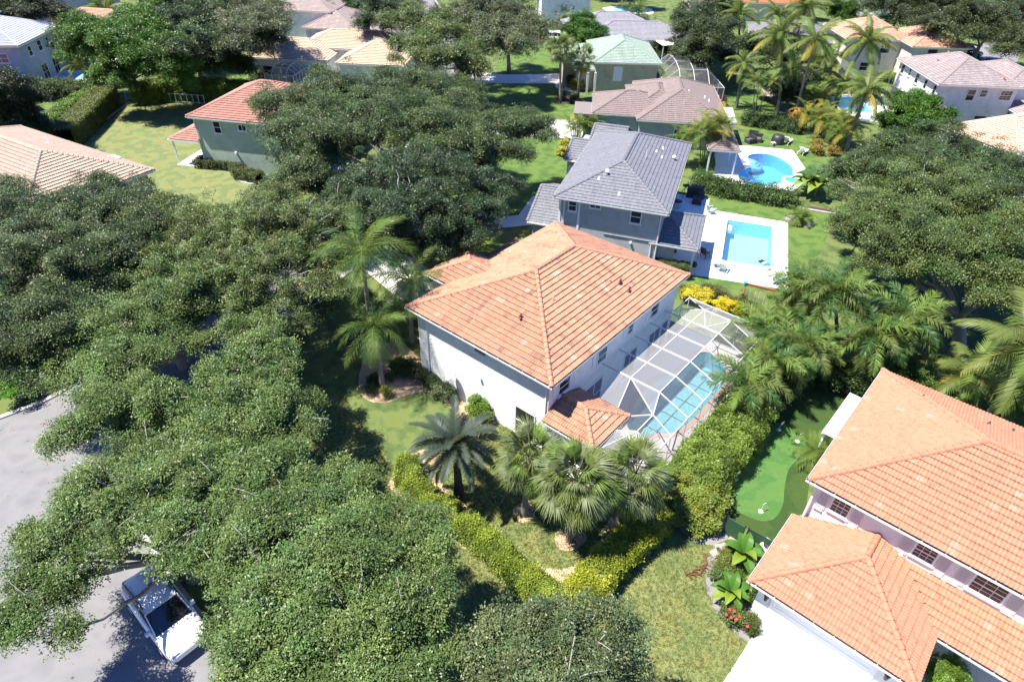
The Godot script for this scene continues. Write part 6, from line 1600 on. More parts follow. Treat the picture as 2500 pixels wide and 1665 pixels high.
# feather leaf along +z: droop in radians over its length, vee the upward lift of the leaflets, ruff > 0 gives a foxtail
func feather(s: int, l: float, leaflet: float, n: int, droop: float, vee: float, w: float, sag: float, ruff := 0.0) -> ArrayMesh:
	var key := "f%d %.2f %.2f %d %.2f %.2f %.2f %.2f" % [s, l, leaflet, n, droop, vee, sag, ruff]
	if fronds.has(key): return fronds[key]
	var g := RandomNumberGenerator.new()
	g.seed = s
	var st := SurfaceTool.new()
	st.begin(Mesh.PRIMITIVE_TRIANGLES)
	st.set_smooth_group(-1)
	var p := Vector3.ZERO
	var twist := g.randf_range(-0.3, 0.3)
	var spine := [p]
	var steps := n
	for i in steps:
		var t := float(i + 1) / steps
		var an := -droop * pow(t, 1.35)
		var d := Vector3(sin(twist * t * 0.5), sin(an), cos(an)).normalized()
		p += d * l / steps
		spine.append(p)
		if t < 0.10: continue
		var side := d.cross(Vector3.UP).normalized()
		var up := side.cross(d)
		var ll := leaflet * (0.30 + 0.75 * sin(PI * clampf(t * 0.86 + 0.12, 0, 1)))
		for sd in [-1.0, 1.0]:
			var fwd := lerpf(0.35, 1.1, t) + g.randf_range(-0.12, 0.12)
			var lift := vee + g.randf_range(-0.12, 0.12) + (g.randf_range(-ruff, ruff) if ruff > 0 else 0.0)
			var ld: Vector3 = (side * sd + d * fwd + up * lift).normalized()
			strip_leaf(st, p, ld, d, ll * g.randf_range(0.85, 1.1), w, sag)
	var mb := MB.new()
	mb.st = st
	var sp := []
	var rr := []
	for i in range(0, spine.size(), maxi(1, steps / 8)):
		sp.append(spine[i])
		rr.append(lerpf(0.035, 0.008, float(i) / steps) * l / 3.0)
	mb.tube(sp, rr, 4, false)
	fronds[key] = mb.done()
	return fronds[key]

func fan(s: int, stalk: float, r: float, n: int, droop: float) -> ArrayMesh:
	var key := "p%d %.2f %.2f %d" % [s, stalk, r, n]
	if fronds.has(key): return fronds[key]
	var g := RandomNumberGenerator.new()
	g.seed = s
	var mb := MB.new()
	var hub := Vector3(0, -stalk * 0.10, stalk)
	mb.tube([Vector3.ZERO, Vector3(0, 0.02, stalk * 0.5), hub], [0.028, 0.022, 0.016], 4, false)
	for i in n:
		var a := lerpf(-2.5, 2.5, float(i) / (n - 1)) + g.randf_range(-0.04, 0.04)
		var fold := 0.16 * absf(sin(a * 0.5))
		var d := Vector3(sin(a), -fold - 0.1, cos(a)).normalized()
		var side := Vector3(cos(a), 0, -sin(a))
		var l := r * (0.78 + 0.25 * cos(a * 0.6)) * g.randf_range(0.92, 1.06)
		var w := l * 0.040
		var m := hub + d * l * 0.45 + Vector3(0, g.randf_range(-0.05, 0.05), 0)
		var e := hub + d * l + Vector3(0, -droop * l * g.randf_range(0.25, 0.6), 0)
		mb.tri(hub, m - side * w, m + side * w)
		mb.tri(m - side * w, e, m + side * w)
	fronds[key] = mb.done()
	return fronds[key]

func palm(called: String, label: String, base: Vector3, top: Vector3, kind: String, n: int, size := 1.0, group := "", turn := 0.0) -> Node3D:
	# base on the ground, top the growing point; kinds: coconut, queen, fan, date, foxtail, areca, triangle
	var t := thing(called, label, "palm tree", Vector3(base.x, 0, base.z), 0.0, group)
	var e := top - t.position
	var pts := []
	var rr := []
	var thick: float = {"coconut": 0.19, "queen": 0.15, "fan": 0.17, "date": 0.24, "foxtail": 0.15, "areca": 0.06, "triangle": 0.14}[kind]
	for i in 9:
		var f := i / 8.0
		pts.append(Vector3(e.x * pow(f, 1.5), e.y * f, e.z * pow(f, 1.5)))
		rr.append(thick * (1.35 - 0.45 * minf(1.0, f * 3.0) - 0.12 * f) * (1.0 + (0.07 if i % 2 else 0.0)))
	var bark: Material = M.dark_palm_bark if kind == "date" else M.palm_bark
	part("trunk", MB.new().tube(pts, rr, 9).done(), bark, t)
	if kind in ["foxtail", "queen", "areca"] : part("crownshaft", MB.new().tube([e - Vector3(0, 0.75 * size, 0), e - Vector3(0, 0.4 * size, 0), e], [thick * 0.85, thick * 0.95, thick * 0.5], 8).done(), M.crownshaft, t)
	elif kind == "fan": part("boots", MB.new().lathe([Vector2(0.15, -1.0), Vector2(0.26, -0.5), Vector2(0.30, -0.15), Vector2(0.12, 0.15)], e, 9).done(), M.palm_bark, t)
	elif kind == "date": part("crown_base", MB.new().lathe([Vector2(0.24, -0.8), Vector2(0.42, -0.3), Vector2(0.36, 0.05), Vector2(0.1, 0.3)], e, 10).done(), M.dark_palm_bark, t)
	elif kind == "coconut":
		for k in 5:
			var a := k * 1.3
			var nut := MB.new().lathe([Vector2(0, -0.15), Vector2(0.1, -0.1), Vector2(0.13, 0), Vector2(0.09, 0.1), Vector2(0, 0.14)], e + Vector3(cos(a) * 0.25, -0.3, sin(a) * 0.25), 8)
			part("coconut", nut.done(), M.frond_gold, t)
	for i in n:
		var f := float(i) / maxf(1.0, n - 1)
		var yaw := i * 2.39996 + turn + rf(-0.15, 0.15)
		var el := 0.0
		var mesh: ArrayMesh
		var v := i % 3
		var m: Material = M.frond_green
		match kind:
			"coconut":
				el = lerpf(1.15, -0.45, f)
				mesh = feather(100 + v, 3.6 * size, 0.78 * size, 46, 0.9 + 0.35 * v, -0.15, 0.085 * size, 0.95)
				m = [M.frond_olive, M.frond_green, M.frond_olive, M.frond_gold if f > 0.7 else M.frond_olive][i % 4]
			"queen":
				el = lerpf(1.25, -0.5, f)
				mesh = feather(110 + v, 3.2 * size, 0.66 * size, 46, 1.15 + 0.3 * v, 0.1, 0.034 * size, 1.05, 0.35)
				m = [M.frond_green, M.frond_deep, M.frond_green][v]
			"date":
				el = lerpf(1.2, -0.28, f)
				mesh = feather(120 + v, 2.3 * size, 0.42 * size, 60, 0.85 + 0.3 * v, 0.3, 0.05 * size, 0.2)
				m = M.frond_blue
			"foxtail":
				el = lerpf(1.1, -0.35, f)
				mesh = feather(130 + v, 2.6 * size, 0.60 * size, 60, 1.05 + 0.25 * v, 0.2, 0.055 * size, 0.6, 0.9)
				m = [M.frond_green, M.frond_deep, M.frond_olive][v]
			"areca":
				el = lerpf(1.3, 0.15, f)
				mesh = feather(140 + v, 2.1 * size, 0.52 * size, 30, 1.15 + 0.3 * v, 0.3, 0.045 * size, 0.6)
				m = [M.frond_green, M.frond_olive, M.frond_deep][v]
			"triangle":
				el = lerpf(1.35, 0.1, f)
				mesh = feather(150 + v, 2.3 * size, 0.62 * size, 34, 0.7 + 0.2 * v, 0.35, 0.07 * size, 0.25)
				m = [M.frond_lime, M.frond_lime, M.frond_green][v]
			"fan":
				el = lerpf(1.3, -0.95, f)
				mesh = fan(160 + v, 1.15 * size, 0.80 * size, 40, 0.95)
				m = [M.frond_grey, M.frond_green, M.frond_grey, M.frond_olive][i % 4] if f < 0.93 else M.frond_gold
		var o := part("frond", mesh, m, t)
		var wild := 0.3 if kind == "date" else 0.14
		var b := Basis(Vector3.UP, yaw + rf(-wild, wild)) * Basis(Vector3.RIGHT, -el + rf(-wild, wild)) * Basis(Vector3.BACK, rf(-0.35, 0.35))
		o.transform = Transform3D(b.scaled(Vector3.ONE * rf(0.88, 1.1)), e + Vector3(0, 0.03 * (n - i) / n, 0))
	return t

func clump_palm(called: String, label: String, base: Vector3, stems: int, h: float, spread: float, size: float, kind := "areca", gold := 0.0) -> Node3D:
	var t := thing(called, label, "palm clump", Vector3(base.x, 0, base.z))
	for s in stems:
		var a := s * 2.4 + rf(-0.3, 0.3)
		var rr := spread * sqrt((s + 0.5) / stems)
		var b := Vector3(cos(a) * rr * 0.4, 0, sin(a) * rr * 0.4)
		var e := Vector3(cos(a) * rr, h * rf(0.7, 1.05), sin(a) * rr)
		part("stem", MB.new().tube([b, b.lerp(e, 0.5) + Vector3(0, 0.15, 0), e], [0.06, 0.05, 0.04], 6).done(), M.crownshaft if kind == "areca" else M.palm_bark, t)
		var n := 8
		for i in n:
			var v := (s + i) % 3
			var mesh := feather(140 + v, 2.1 * size, 0.52 * size, 30, 1.15 + 0.3 * v, 0.3, 0.045 * size, 0.6)
			var m: Material = M.frond_gold if rng.randf() < gold else [M.frond_green, M.frond_olive, M.frond_green][v]
			var o := part("frond", mesh, m, t)
			var bb := Basis(Vector3.UP, i * 2.4 + s) * Basis(Vector3.RIGHT, -lerpf(1.3, 0.0, float(i) / (n - 1)) + rf(-0.1, 0.1))
			o.transform = Transform3D(bb.scaled(Vector3.ONE * rf(0.85, 1.1)), e)
	return t

func banana(called: String, label: String, base: Vector3, n: int, h: float, l: float, m: Material, group := "") -> Node3D:
	var t := thing(called, label, "banana plant", base, 0.0, group)
	part("stem", MB.new().tube([Vector3.ZERO, Vector3(0, h * 0.6, 0), Vector3(0, h, 0)], [0.10, 0.08, 0.05], 8).done(), M.crownshaft, t)
	for i in n:
		var mb := MB.new()
		var w := 0.22 * l
		var prev := []
		var p := Vector3.ZERO
		for k in 8:
			var f := k / 7.0
			var an := -1.35 * f * f
			if k: p += Vector3(0, sin(an), cos(an)) * l / 7.0
			var ww := w * sin(PI * clampf(f * 0.93 + 0.05, 0, 1)) if f > 0.14 else 0.02
			var row := [p + Vector3(-ww, ww * 0.35, 0), p, p + Vector3(ww, ww * 0.35, 0)]
			if prev.size():
				mb.quad(prev[0], row[0], row[1], prev[1]); mb.quad(prev[1], row[1], row[2], prev[2])
			prev = row
		var o := part("leaf", mb.done(), m if i % 5 else M.frond_lime, t)
		var b := Basis(Vector3.UP, i * 2.4 + rf(-0.3, 0.3)) * Basis(Vector3.RIGHT, -lerpf(1.25, 0.25, float(i) / n))
		o.transform = Transform3D(b, Vector3(0, h, 0))
	return t


func make_hedges() -> void:
	var lime := Color(0.155, 0.185, 0.018)
	var green := Color(0.050, 0.085, 0.016)
	hedge("front_hedge", "long lime and green hedge running from the date palm to the mulch corner", [Vector3(-5.62,1.00,-24.62), Vector3(-5.58,1.00,-23.45), Vector3(-4.59,1.00,-22.27), Vector3(-3.25,1.00,-21.26), Vector3(-2.13,1.00,-20.38), Vector3(-1.19,1.00,-19.57), Vector3(-0.15,1.00,-18.55), Vector3(0.91,1.00,-17.55), Vector3(1.92,1.00,-16.71), Vector3(2.64,1.00,-16.18)], 1.1, 1.05, Color(0.095, 0.14, 0.014), 260.0, 0.085, 0.16, Color(0.165, 0.215, 0.02))
	hedge("side_hedge", "yellow lime hedge rising from the mulch corner past the fan palms", [Vector3(3.10,1.00,-16.12), Vector3(3.99,1.00,-17.25), Vector3(4.93,1.00,-18.37), Vector3(5.98,1.00,-19.39), Vector3(7.01,1.00,-20.46), Vector3(7.90,1.00,-21.31)], 1.45, 1.15, Color(0.14, 0.19, 0.016), 250.0, 0.085, 0.18, Color(0.225, 0.245, 0.014))
	hedge("clipped_hedge", "tall flat-topped clipped hedge bordering the big left lawn", [Vector3(-51.46,2.20,-71.39), Vector3(-52.74,2.20,-78.26), Vector3(-54.88,2.20,-87.51)], 2.5, 2.3, Color(0.105, 0.13, 0.028), 110.0, 0.10, 0.08)
	hedge("loose_hedge", "loose bright green hedge just behind the tall clipped hedge", [Vector3(-55.94,1.50,-75.12), Vector3(-57.04,1.50,-81.60), Vector3(-57.90,1.50,-89.41)], 1.6, 1.6, Color(0.10, 0.17, 0.022), 80.0, 0.14, 0.3)
	hedge("left_hedge", "dark rounded hedge in front of the blue grey house", [Vector3(-65.61,1.80,-89.41), Vector3(-62.11,1.80,-89.36), Vector3(-57.80,1.80,-88.69)], 3.4, 2.0, Color(0.040, 0.070, 0.014), 60.0, 0.13, 0.3)
	hedge("back_hedge", "tall lime-topped hedge behind the low white metal fence", [Vector3(-51.33,2.20,-87.80), Vector3(-46.93,2.20,-90.21), Vector3(-41.47,2.20,-89.97), Vector3(-35.92,2.20,-89.40)], 2.4, 2.5, Color(0.060, 0.11, 0.014), 70.0, 0.14, 0.3, Color(0.13, 0.20, 0.02))
	hedge("mint_house_hedge", "low clipped hedge along the mint house wall by the air conditioners", [Vector3(-34.64,0.80,-67.13), Vector3(-30.46,0.80,-66.56), Vector3(-29.02,0.80,-64.25), Vector3(-26.90,0.80,-63.42)], 1.4, 0.9, Color(0.055, 0.080, 0.018), 110.0, 0.09, 0.08)
	hedge("patio_hedge", "clipped dark hedge in front of the grey porch beside the kettle grill", [Vector3(11.49,1.10,-46.91), Vector3(14.45,1.10,-46.22)], 1.0, 1.2, Color(0.060, 0.085, 0.02), 200.0, 0.07, 0.08)
	hedge("pool_garden_hedge", "straggling green shrub row below the free-form pool", [Vector3(19.02,0.90,-64.76), Vector3(21.54,0.90,-63.03), Vector3(24.61,0.90,-62.13), Vector3(28.19,0.90,-60.75)], 1.8, 1.3, Color(0.050, 0.090, 0.018), 60.0, 0.13, 0.5)
	hedge("fence_hedge", "dark green shrub row along the wire fence under the coconut palms", [Vector3(29.82,0.80,-85.55), Vector3(33.21,0.80,-84.07), Vector3(36.02,0.80,-82.32)], 1.6, 1.2, Color(0.040, 0.075, 0.016), 60.0, 0.13, 0.45)
	hedge("far_lime_hedge", "short lime hedge between the far right pool and the cream house", [Vector3(57.12,1.00,-106.03), Vector3(59.07,1.00,-105.79)], 2.6, 1.4, Color(0.12, 0.17, 0.02), 50.0, 0.13, 0.25)
	hedge("wall_hedge", "low green hedge tucked against the grey house wall behind the tiled roof", [Vector3(10.84,0.50,-49.23), Vector3(11.40,0.50,-48.92)], 0.8, 0.6, Color(0.05, 0.08, 0.02), 160.0, 0.08, 0.1)

func make_palms() -> void:
	palm("date_palm", "dark-trunked blue grey date palm in the front lawn bed", Vector3(-2.69,0,-22.73),Vector3(-2.74,4.08,-22.73), "date", 34, 1.12)
	palm("fan_palm", "fan palm nearest the date palm with a yellow drooping leaf", Vector3(0.87,0,-21.62),Vector3(0.97,4.46,-21.63), "fan", 40, 0.98, "fan palms in front of the pool cage")
	palm("fan_palm", "largest fan palm in the middle of the front group", Vector3(3.21,0,-20.09),Vector3(3.18,4.55,-20.09), "fan", 56, 1.17, "fan palms in front of the pool cage", 1.0)
	palm("fan_palm", "fan palm at the right of the front group by the lime hedge", Vector3(5.78,0,-21.10),Vector3(6.18,3.87,-21.11), "fan", 46, 1.06, "fan palms in front of the pool cage", 2.0)
	palm("queen_palm", "queen palm in the mulch bed left of the white house wall", Vector3(-8.41,0,-31.57),Vector3(-8.42,4.91,-31.57), "queen", 22, 0.95, "queen palms by the white house")
	palm("queen_palm", "tallest feathery queen palm behind the mulch bed palm", Vector3(-9.41,0,-34.11),Vector3(-9.22,8.52,-34.12), "queen", 26, 1.15, "queen palms by the white house", 1.0)
	palm("queen_palm", "queen palm standing against the left corner of the orange roof", Vector3(-7.15,0,-36.43),Vector3(-6.90,5.16,-36.44), "queen", 22, 1.0, "queen palms by the white house", 2.0)
	palm("triangle_palm", "lime green stiff palm behind the orange roof wing", Vector3(-3.42,0,-45.23),Vector3(-3.69,2.25,-45.22), "triangle", 18, 1.25)
	# right-hand palm grove
	palm("foxtail_palm", "tall bushy foxtail palm highest in the grove right of the screen cage", Vector3(22.88,0,-36.06),Vector3(20.94,5.54,-35.98), "foxtail", 26, 1.20, "palm grove beside the screen cage")
	palm("foxtail_palm", "foxtail palm over the dark hedge gap in the middle of the grove", Vector3(23.16,0,-33.00),Vector3(22.91,4.23,-32.99), "foxtail", 24, 1.06, "palm grove beside the screen cage", 0.5)
	palm("foxtail_palm", "foxtail palm rightmost in the grove above the peach roof", Vector3(24.79,0,-33.82),Vector3(25.20,4.83,-33.83), "foxtail", 24, 1.11, "palm grove beside the screen cage", 1.1)
	palm("foxtail_palm", "foxtail palm lowest in the grove leaning over the round hedge", Vector3(14.65,0,-29.55),Vector3(14.36,2.69,-29.54), "foxtail", 24, 1.01, "palm grove beside the screen cage", 1.7)
	palm("foxtail_palm", "foxtail palm with gold-edged leaves at the cage corner", Vector3(17.75,0,-33.33),Vector3(17.84,2.88,-33.33), "foxtail", 26, 1.11, "palm grove beside the screen cage", 2.3)
	palm("foxtail_palm", "foxtail palm touching the far end of the screen cage", Vector3(18.65,0,-34.92),Vector3(17.06,2.91,-34.86), "foxtail", 26, 1.06, "palm grove beside the screen cage", 2.9)
	palm("foxtail_palm", "dark foxtail palm between the yellow shrubs and the grove", Vector3(19.86,0,-36.12),Vector3(19.02,3.30,-36.08), "foxtail", 26, 1.06, "palm grove beside the screen cage", 3.4)
	palm("foxtail_palm", "foxtail palm overhanging the deck corner with the two green chairs", Vector3(21.61,0,-37.55),Vector3(19.96,4.79,-37.48), "foxtail", 24, 1.01, "palm grove beside the screen cage", 4.0)
	palm("foxtail_palm", "foxtail palm second from the right of the grove", Vector3(25.65,0,-34.39),Vector3(24.79,2.54,-34.36), "foxtail", 22, 0.91, "palm grove beside the screen cage", 4.6)
	palm("foxtail_palm", "low foxtail palm at the grove foot above the turf shadow", Vector3(20.30,0,-33.27),Vector3(19.61,2.27,-33.25), "foxtail", 22, 0.87, "palm grove beside the screen cage", 5.2)
	palm("foxtail_palm", "foxtail palm rising from the hedge at the turf's left edge", Vector3(16.63,0,-31.25),Vector3(16.26,3.19,-31.23), "foxtail", 24, 0.99, "palm grove beside the screen cage", 5.6)
	palm("foxtail_palm", "foxtail palm between the turf shadow and the grove's tallest palm", Vector3(18.70,0,-32.62),Vector3(18.66,3.46,-32.62), "foxtail", 24, 0.99, "palm grove beside the screen cage", 6.1)
	palm("coconut_palm", "coconut palm leaning out at the right edge over the peach roof", Vector3(29.27,0,-29.00),Vector3(29.48,6.36,-29.01), "coconut", 20, 1.2)
	palm("coconut_palm", "broad young coconut palm under the right oak behind the peach roof", Vector3(30.10,0,-31.16),Vector3(28.74,2.73,-31.11), "coconut", 16, 0.85)
	clump_palm("areca_palm", "green areca clump at the right edge below the leaning coconut palm", Vector3(31.99,0.00,-29.87), 5, 2.2, 1.2, 1.0)
	clump_palm("areca_palm", "young palm clump beside the putting green at the peach roof corner", Vector3(17.61,0.00,-25.93), 4, 1.0, 0.5, 0.75)
	# coconut palms beyond the free-form pool
	palm("coconut_palm", "shorter pale-trunked coconut palm on the lawn left of the palm belt", Vector3(30.67,0,-92.10),Vector3(30.18,5.92,-92.06), "coconut", 16, 0.85, "coconut palms beyond the free-form pool")
	palm("coconut_palm", "coconut palm with long golden lower leaves in the middle of the belt", Vector3(35.64,0,-89.63),Vector3(33.15,10.01,-89.37), "coconut", 20, 1.15, "coconut palms beyond the free-form pool", 0.6)
	palm("coconut_palm", "tall coconut palm with the curving pale trunk in front of the belt", Vector3(36.88,0,-86.72),Vector3(36.75,10.23,-86.71), "coconut", 20, 1.1, "coconut palms beyond the free-form pool", 1.2)
	palm("coconut_palm", "leaning coconut palm over the far right pool", Vector3(39.79,0,-76.37),Vector3(39.85,7.19,-76.37), "coconut", 22, 1.0, "coconut palms beyond the free-form pool", 1.8)
	palm("coconut_palm", "coconut palm just left of the far right pool", Vector3(42.21,0,-87.10),Vector3(42.18,5.10,-87.10), "coconut", 20, 0.92, "coconut palms beyond the free-form pool", 2.4)
	palm("coconut_palm", "tall coconut palm in front of the blended tile roof", Vector3(46.24,0,-96.28),Vector3(48.17,8.28,-96.48), "coconut", 22, 1.15, "coconut palms beyond the free-form pool", 3.0)
	palm("coconut_palm", "leftmost tall coconut palm of the belt reaching the top edge", Vector3(35.85,0,-111.83),Vector3(34.37,8.51,-111.65), "coconut", 20, 1.1, "coconut palms beyond the free-form pool", 3.6)
	palm("coconut_palm", "coconut palm at the top edge behind the curving pale trunk", Vector3(44.83,0,-113.52),Vector3(45.34,9.44,-113.58), "coconut", 20, 1.1, "coconut palms beyond the free-form pool", 4.2)
	palm("coconut_palm", "coconut palm behind the golden-leaved one at the top", Vector3(44.19,0,-118.14),Vector3(42.86,7.54,-117.98), "coconut", 18, 1.0, "coconut palms beyond the free-form pool", 4.8)
	palm("coconut_palm", "low coconut palm among the golden arecas of the belt", Vector3(43.92,0,-99.64),Vector3(44.44,5.35,-99.69), "coconut", 18, 1.0, "coconut palms beyond the free-form pool", 5.4)
	palm("coconut_palm", "brown-leaved coconut palm in shade beside the curving trunk", Vector3(37.82,0,-92.31),Vector3(36.98,5.09,-92.24), "coconut", 16, 0.9, "coconut palms beyond the free-form pool", 5.9)
	palm("slim_palm", "left one of three slim palms from one root on the back lawn", Vector3(30.74,0,-84.85),Vector3(29.83,5.45,-84.77), "areca", 11, 0.95, "three slim palms")
	palm("slim_palm", "middle one of three slim palms from one root on the back lawn", Vector3(30.85,0,-84.69),Vector3(30.39,5.50,-84.65), "areca", 11, 0.95, "three slim palms", 1.0)
	palm("slim_palm", "right leaning one of three slim palms from one root on the back lawn", Vector3(30.97,0,-84.58),Vector3(31.80,5.53,-84.65), "areca", 12, 1.0, "three slim palms", 2.0)
	for g in [["golden areca clump above the white loungers", Vector3(37.95,0.00,-82.86), 0.35], ["golden areca clump right of the white loungers", Vector3(39.06,0.00,-80.29), 0.4], ["areca clump between the loungers and the dark oak", Vector3(39.18,0.00,-77.29), 0.15], ["areca clump in the shade above the golden clumps", Vector3(40.71,0.00,-90.62), 0.05], ["areca clump at the foot of the curving coconut", Vector3(42.80,0.00,-99.55), 0.15], ["areca clump under the palm belt beside the pool", Vector3(43.94,0.00,-96.11), 0.2], ["areca clump deep in the palm belt shade", Vector3(42.25,0.00,-102.49), 0.1]]:
		clump_palm("areca_palm", g[0], g[1], 7, 2.6, 1.7, 1.15, "areca", g[2])
	clump_palm("areca_palm", "large golden areca hanging over the covered patio by the brown roof", Vector3(21.56,0.00,-71.14), 9, 4.6, 1.6, 1.25, "areca", 0.4)
	clump_palm("areca_palm", "smaller areca left of the golden one at the grey roof edge", Vector3(18.94,0.00,-70.55), 5, 3.4, 1.0, 1.0, "areca", 0.2)
	clump_palm("areca_palm", "olive palm clump left of the brown house entry", Vector3(7.19,0.00,-77.66), 6, 2.0, 1.0, 1.0, "areca", 0.2)
	clump_palm("areca_palm", "dark green palm clump beside the brown house entry column", Vector3(8.81,0.00,-77.76), 6, 2.0, 0.9, 1.0)
	# street palms at the top
	palm("cabbage_palm", "left one of the twin cabbage palms before the yellow house", Vector3(5.99,0,-92.85),Vector3(5.44,7.04,-92.80), "fan", 26, 1.15, "cabbage palms by the yellow house")
	palm("cabbage_palm", "right one of the twin cabbage palms before the yellow house", Vector3(6.69,0,-98.86),Vector3(6.73,5.78,-98.87), "fan", 24, 1.1, "cabbage palms by the yellow house", 1.0)
	palm("cabbage_palm", "cabbage palm standing apart at the yellow house corner", Vector3(8.53,0,-93.72),Vector3(8.86,5.78,-93.75), "fan", 26, 1.15, "cabbage palms by the yellow house", 2.0)
	palm("top_queen_palm", "tall lone queen palm in front of the lavender roof", Vector3(22.06,0,-128.60),Vector3(21.45,5.64,-128.53), "queen", 20, 1.35)
	palm("top_fan_palm", "bushy fan palm left of the round bright tree at the top", Vector3(8.44,0,-131.88),Vector3(8.42,2.28,-131.88), "fan", 22, 1.2)
	palm("garden_palm", "small date palm in the shade below the white ribbed awning", Vector3(23.69,0,-126.52),Vector3(23.36,2.22,-126.49), "date", 14, 0.9)
	palm("top_coconut_palm", "yellowish coconut palm at the top left above the bright green trees", Vector3(-76.43,0,-125.45),Vector3(-73.95,4.31,-125.76), "coconut", 20, 1.45)
	palm("yard_palm", "left small palm in front of the blue grey house", Vector3(-70.25,0,-99.94),Vector3(-70.62,3.93,-99.90), "coconut", 14, 0.62, "small palms by the blue grey house")
	palm("yard_palm", "right small palm in front of the blue grey house", Vector3(-70.00,0,-101.73),Vector3(-69.85,3.22,-101.74), "coconut", 14, 0.6, "small palms by the blue grey house", 1.0)
	palm("yard_palm", "grey-leaved small palm leaning by the sliver of left pool", Vector3(-62.06,0,-96.20),Vector3(-62.65,2.62,-96.14), "coconut", 14, 0.75, "small palms by the blue grey house", 2.0)
	palm("silver_palm", "silvery blue fan palm at the top edge by the orange roof", Vector3(76.22,0,-153.88),Vector3(75.25,2.57,-153.77), "fan", 22, 2.0)
	for o in get_children():
		if o.name == "silver_palm":
			for f in o.get_children():
				if String(f.name).begins_with("frond"): (f as MeshInstance3D).material_override = M.frond_silver

func make_oaks() -> void:
	var olive := Color(0.100, 0.134, 0.036)
	var green := Color(0.096, 0.146, 0.036)
	var dark := Color(0.042, 0.070, 0.026)
	var grey := Color(0.10, 0.118, 0.052)
	oak("live_oak", "live oak with bare grey branches in the gap over the street dashes", Vector2(-22.12,-33.08), [Vector4(-20.32,7.00,-32.09,2.70), Vector4(-22.63,6.50,-31.43,2.34), Vector4(-22.93,6.50,-28.80,2.08), Vector4(-23.40,6.00,-26.87,2.04), Vector4(-20.16,6.50,-24.76,2.21), Vector4(-18.18,6.00,-23.26,2.24), Vector4(-19.95,5.50,-22.79,1.99), Vector4(-18.07,6.50,-31.63,1.72), Vector4(-24.46,5.20,-26.50,1.44), Vector4(-18.69,6.20,-28.35,1.04), Vector4(-17.06,6.00,-28.08,0.91), Vector4(-19.98,6.50,-29.55,1.47), Vector4(-20.90,6.20,-27.67,1.28)], green, 46.0, 0.10, 0.26, 22)
	oak("live_oak", "live oak between the street and the front lawn left of the mulch palm bed", Vector2(-17.07,-29.66), [Vector4(-13.38,6.50,-25.36,2.06), Vector4(-11.60,6.00,-23.97,1.87), Vector4(-13.13,6.50,-22.43,2.17), Vector4(-11.30,6.00,-21.25,1.99), Vector4(-14.02,6.00,-20.88,1.92), Vector4(-14.01,6.50,-27.94,1.54), Vector4(-15.79,5.50,-23.40,1.34)], green, 46.0, 0.10, 0.26, 18)
	oak("live_oak", "olive live oak spreading over the street left of the queen palms", Vector2(-16.42,-34.56), [Vector4(-19.39,8.00,-37.50,3.00), Vector4(-16.03,8.00,-35.91,3.13), Vector4(-13.62,8.00,-37.19,2.70), Vector4(-16.09,7.50,-32.55,2.31), Vector4(-13.65,7.50,-32.66,2.44), Vector4(-19.96,7.50,-34.41,2.42), Vector4(-12.54,7.00,-36.17,1.77), Vector4(-12.56,6.20,-31.16,1.49), Vector4(-16.92,8.00,-40.50,2.28), Vector4(-23.25,7.50,-39.53,2.38), Vector4(-15.42,6.50,-29.95,1.35), Vector4(-18.38,7.00,-32.76,1.69)], olive, 44.0, 0.10, 0.28, 22)
	oak("live_oak", "bright green oak with long boughs over the parked white car", Vector2(-15.02,-17.45), [Vector4(-13.89,6.50,-18.46,2.14), Vector4(-16.39,6.00,-19.46,1.94), Vector4(-16.97,6.00,-17.72,1.90), Vector4(-18.13,5.50,-16.93,1.63), Vector4(-14.93,6.50,-16.69,1.79), Vector4(-11.91,6.50,-17.69,2.15), Vector4(-10.98,6.00,-19.63,1.70), Vector4(-11.55,7.00,-15.65,1.78), Vector4(-16.12,5.50,-15.70,1.08), Vector4(-18.06,5.00,-15.17,1.29), Vector4(-19.08,4.80,-14.68,1.25), Vector4(-17.87,4.60,-13.24,1.36), Vector4(-18.64,4.50,-12.66,0.99), Vector4(-20.01,5.00,-16.05,1.05), Vector4(-16.43,4.60,-12.32,0.76)], green, 44.0, 0.095, 0.30, 16)
	oak("live_oak", "largest bright green oak filling the bottom left of the view", Vector2(-7.80,-15.65), [Vector4(-8.98,7.00,-15.62,2.25), Vector4(-7.29,7.00,-16.74,1.79), Vector4(-6.86,6.00,-19.12,1.12), Vector4(-6.42,7.50,-13.79,2.25), Vector4(-8.20,7.50,-12.87,2.25), Vector4(-4.74,7.00,-14.75,1.77), Vector4(-3.63,6.50,-16.15,1.29), Vector4(-3.64,7.00,-12.96,2.03), Vector4(-2.73,6.50,-14.38,1.09), Vector4(-5.29,7.50,-11.48,2.29), Vector4(-7.32,7.00,-11.10,2.19), Vector4(-9.20,6.50,-12.52,1.51), Vector4(-3.36,7.00,-11.04,1.87), Vector4(-8.02,6.50,-10.23,1.70), Vector4(-6.07,7.00,-9.70,2.03), Vector4(-4.00,7.00,-9.74,1.83)], green, 46.0, 0.095, 0.34, 16)
	oak("live_oak", "greyish oak at the bottom centre below the hedge corner", Vector2(2.25,-12.88), [Vector4(-0.43,6.50,-10.60,1.38), Vector4(0.89,6.50,-11.38,1.34), Vector4(2.52,6.50,-11.11,1.44), Vector4(3.83,6.00,-10.44,1.23), Vector4(1.96,7.00,-9.59,1.81), Vector4(0.31,7.00,-9.28,1.51), Vector4(4.39,5.50,-11.99,0.73), Vector4(4.72,5.50,-9.97,0.86), Vector4(-0.97,6.00,-9.76,0.93)], Color(0.090, 0.120, 0.046), 44.0, 0.095, 0.30, 18)
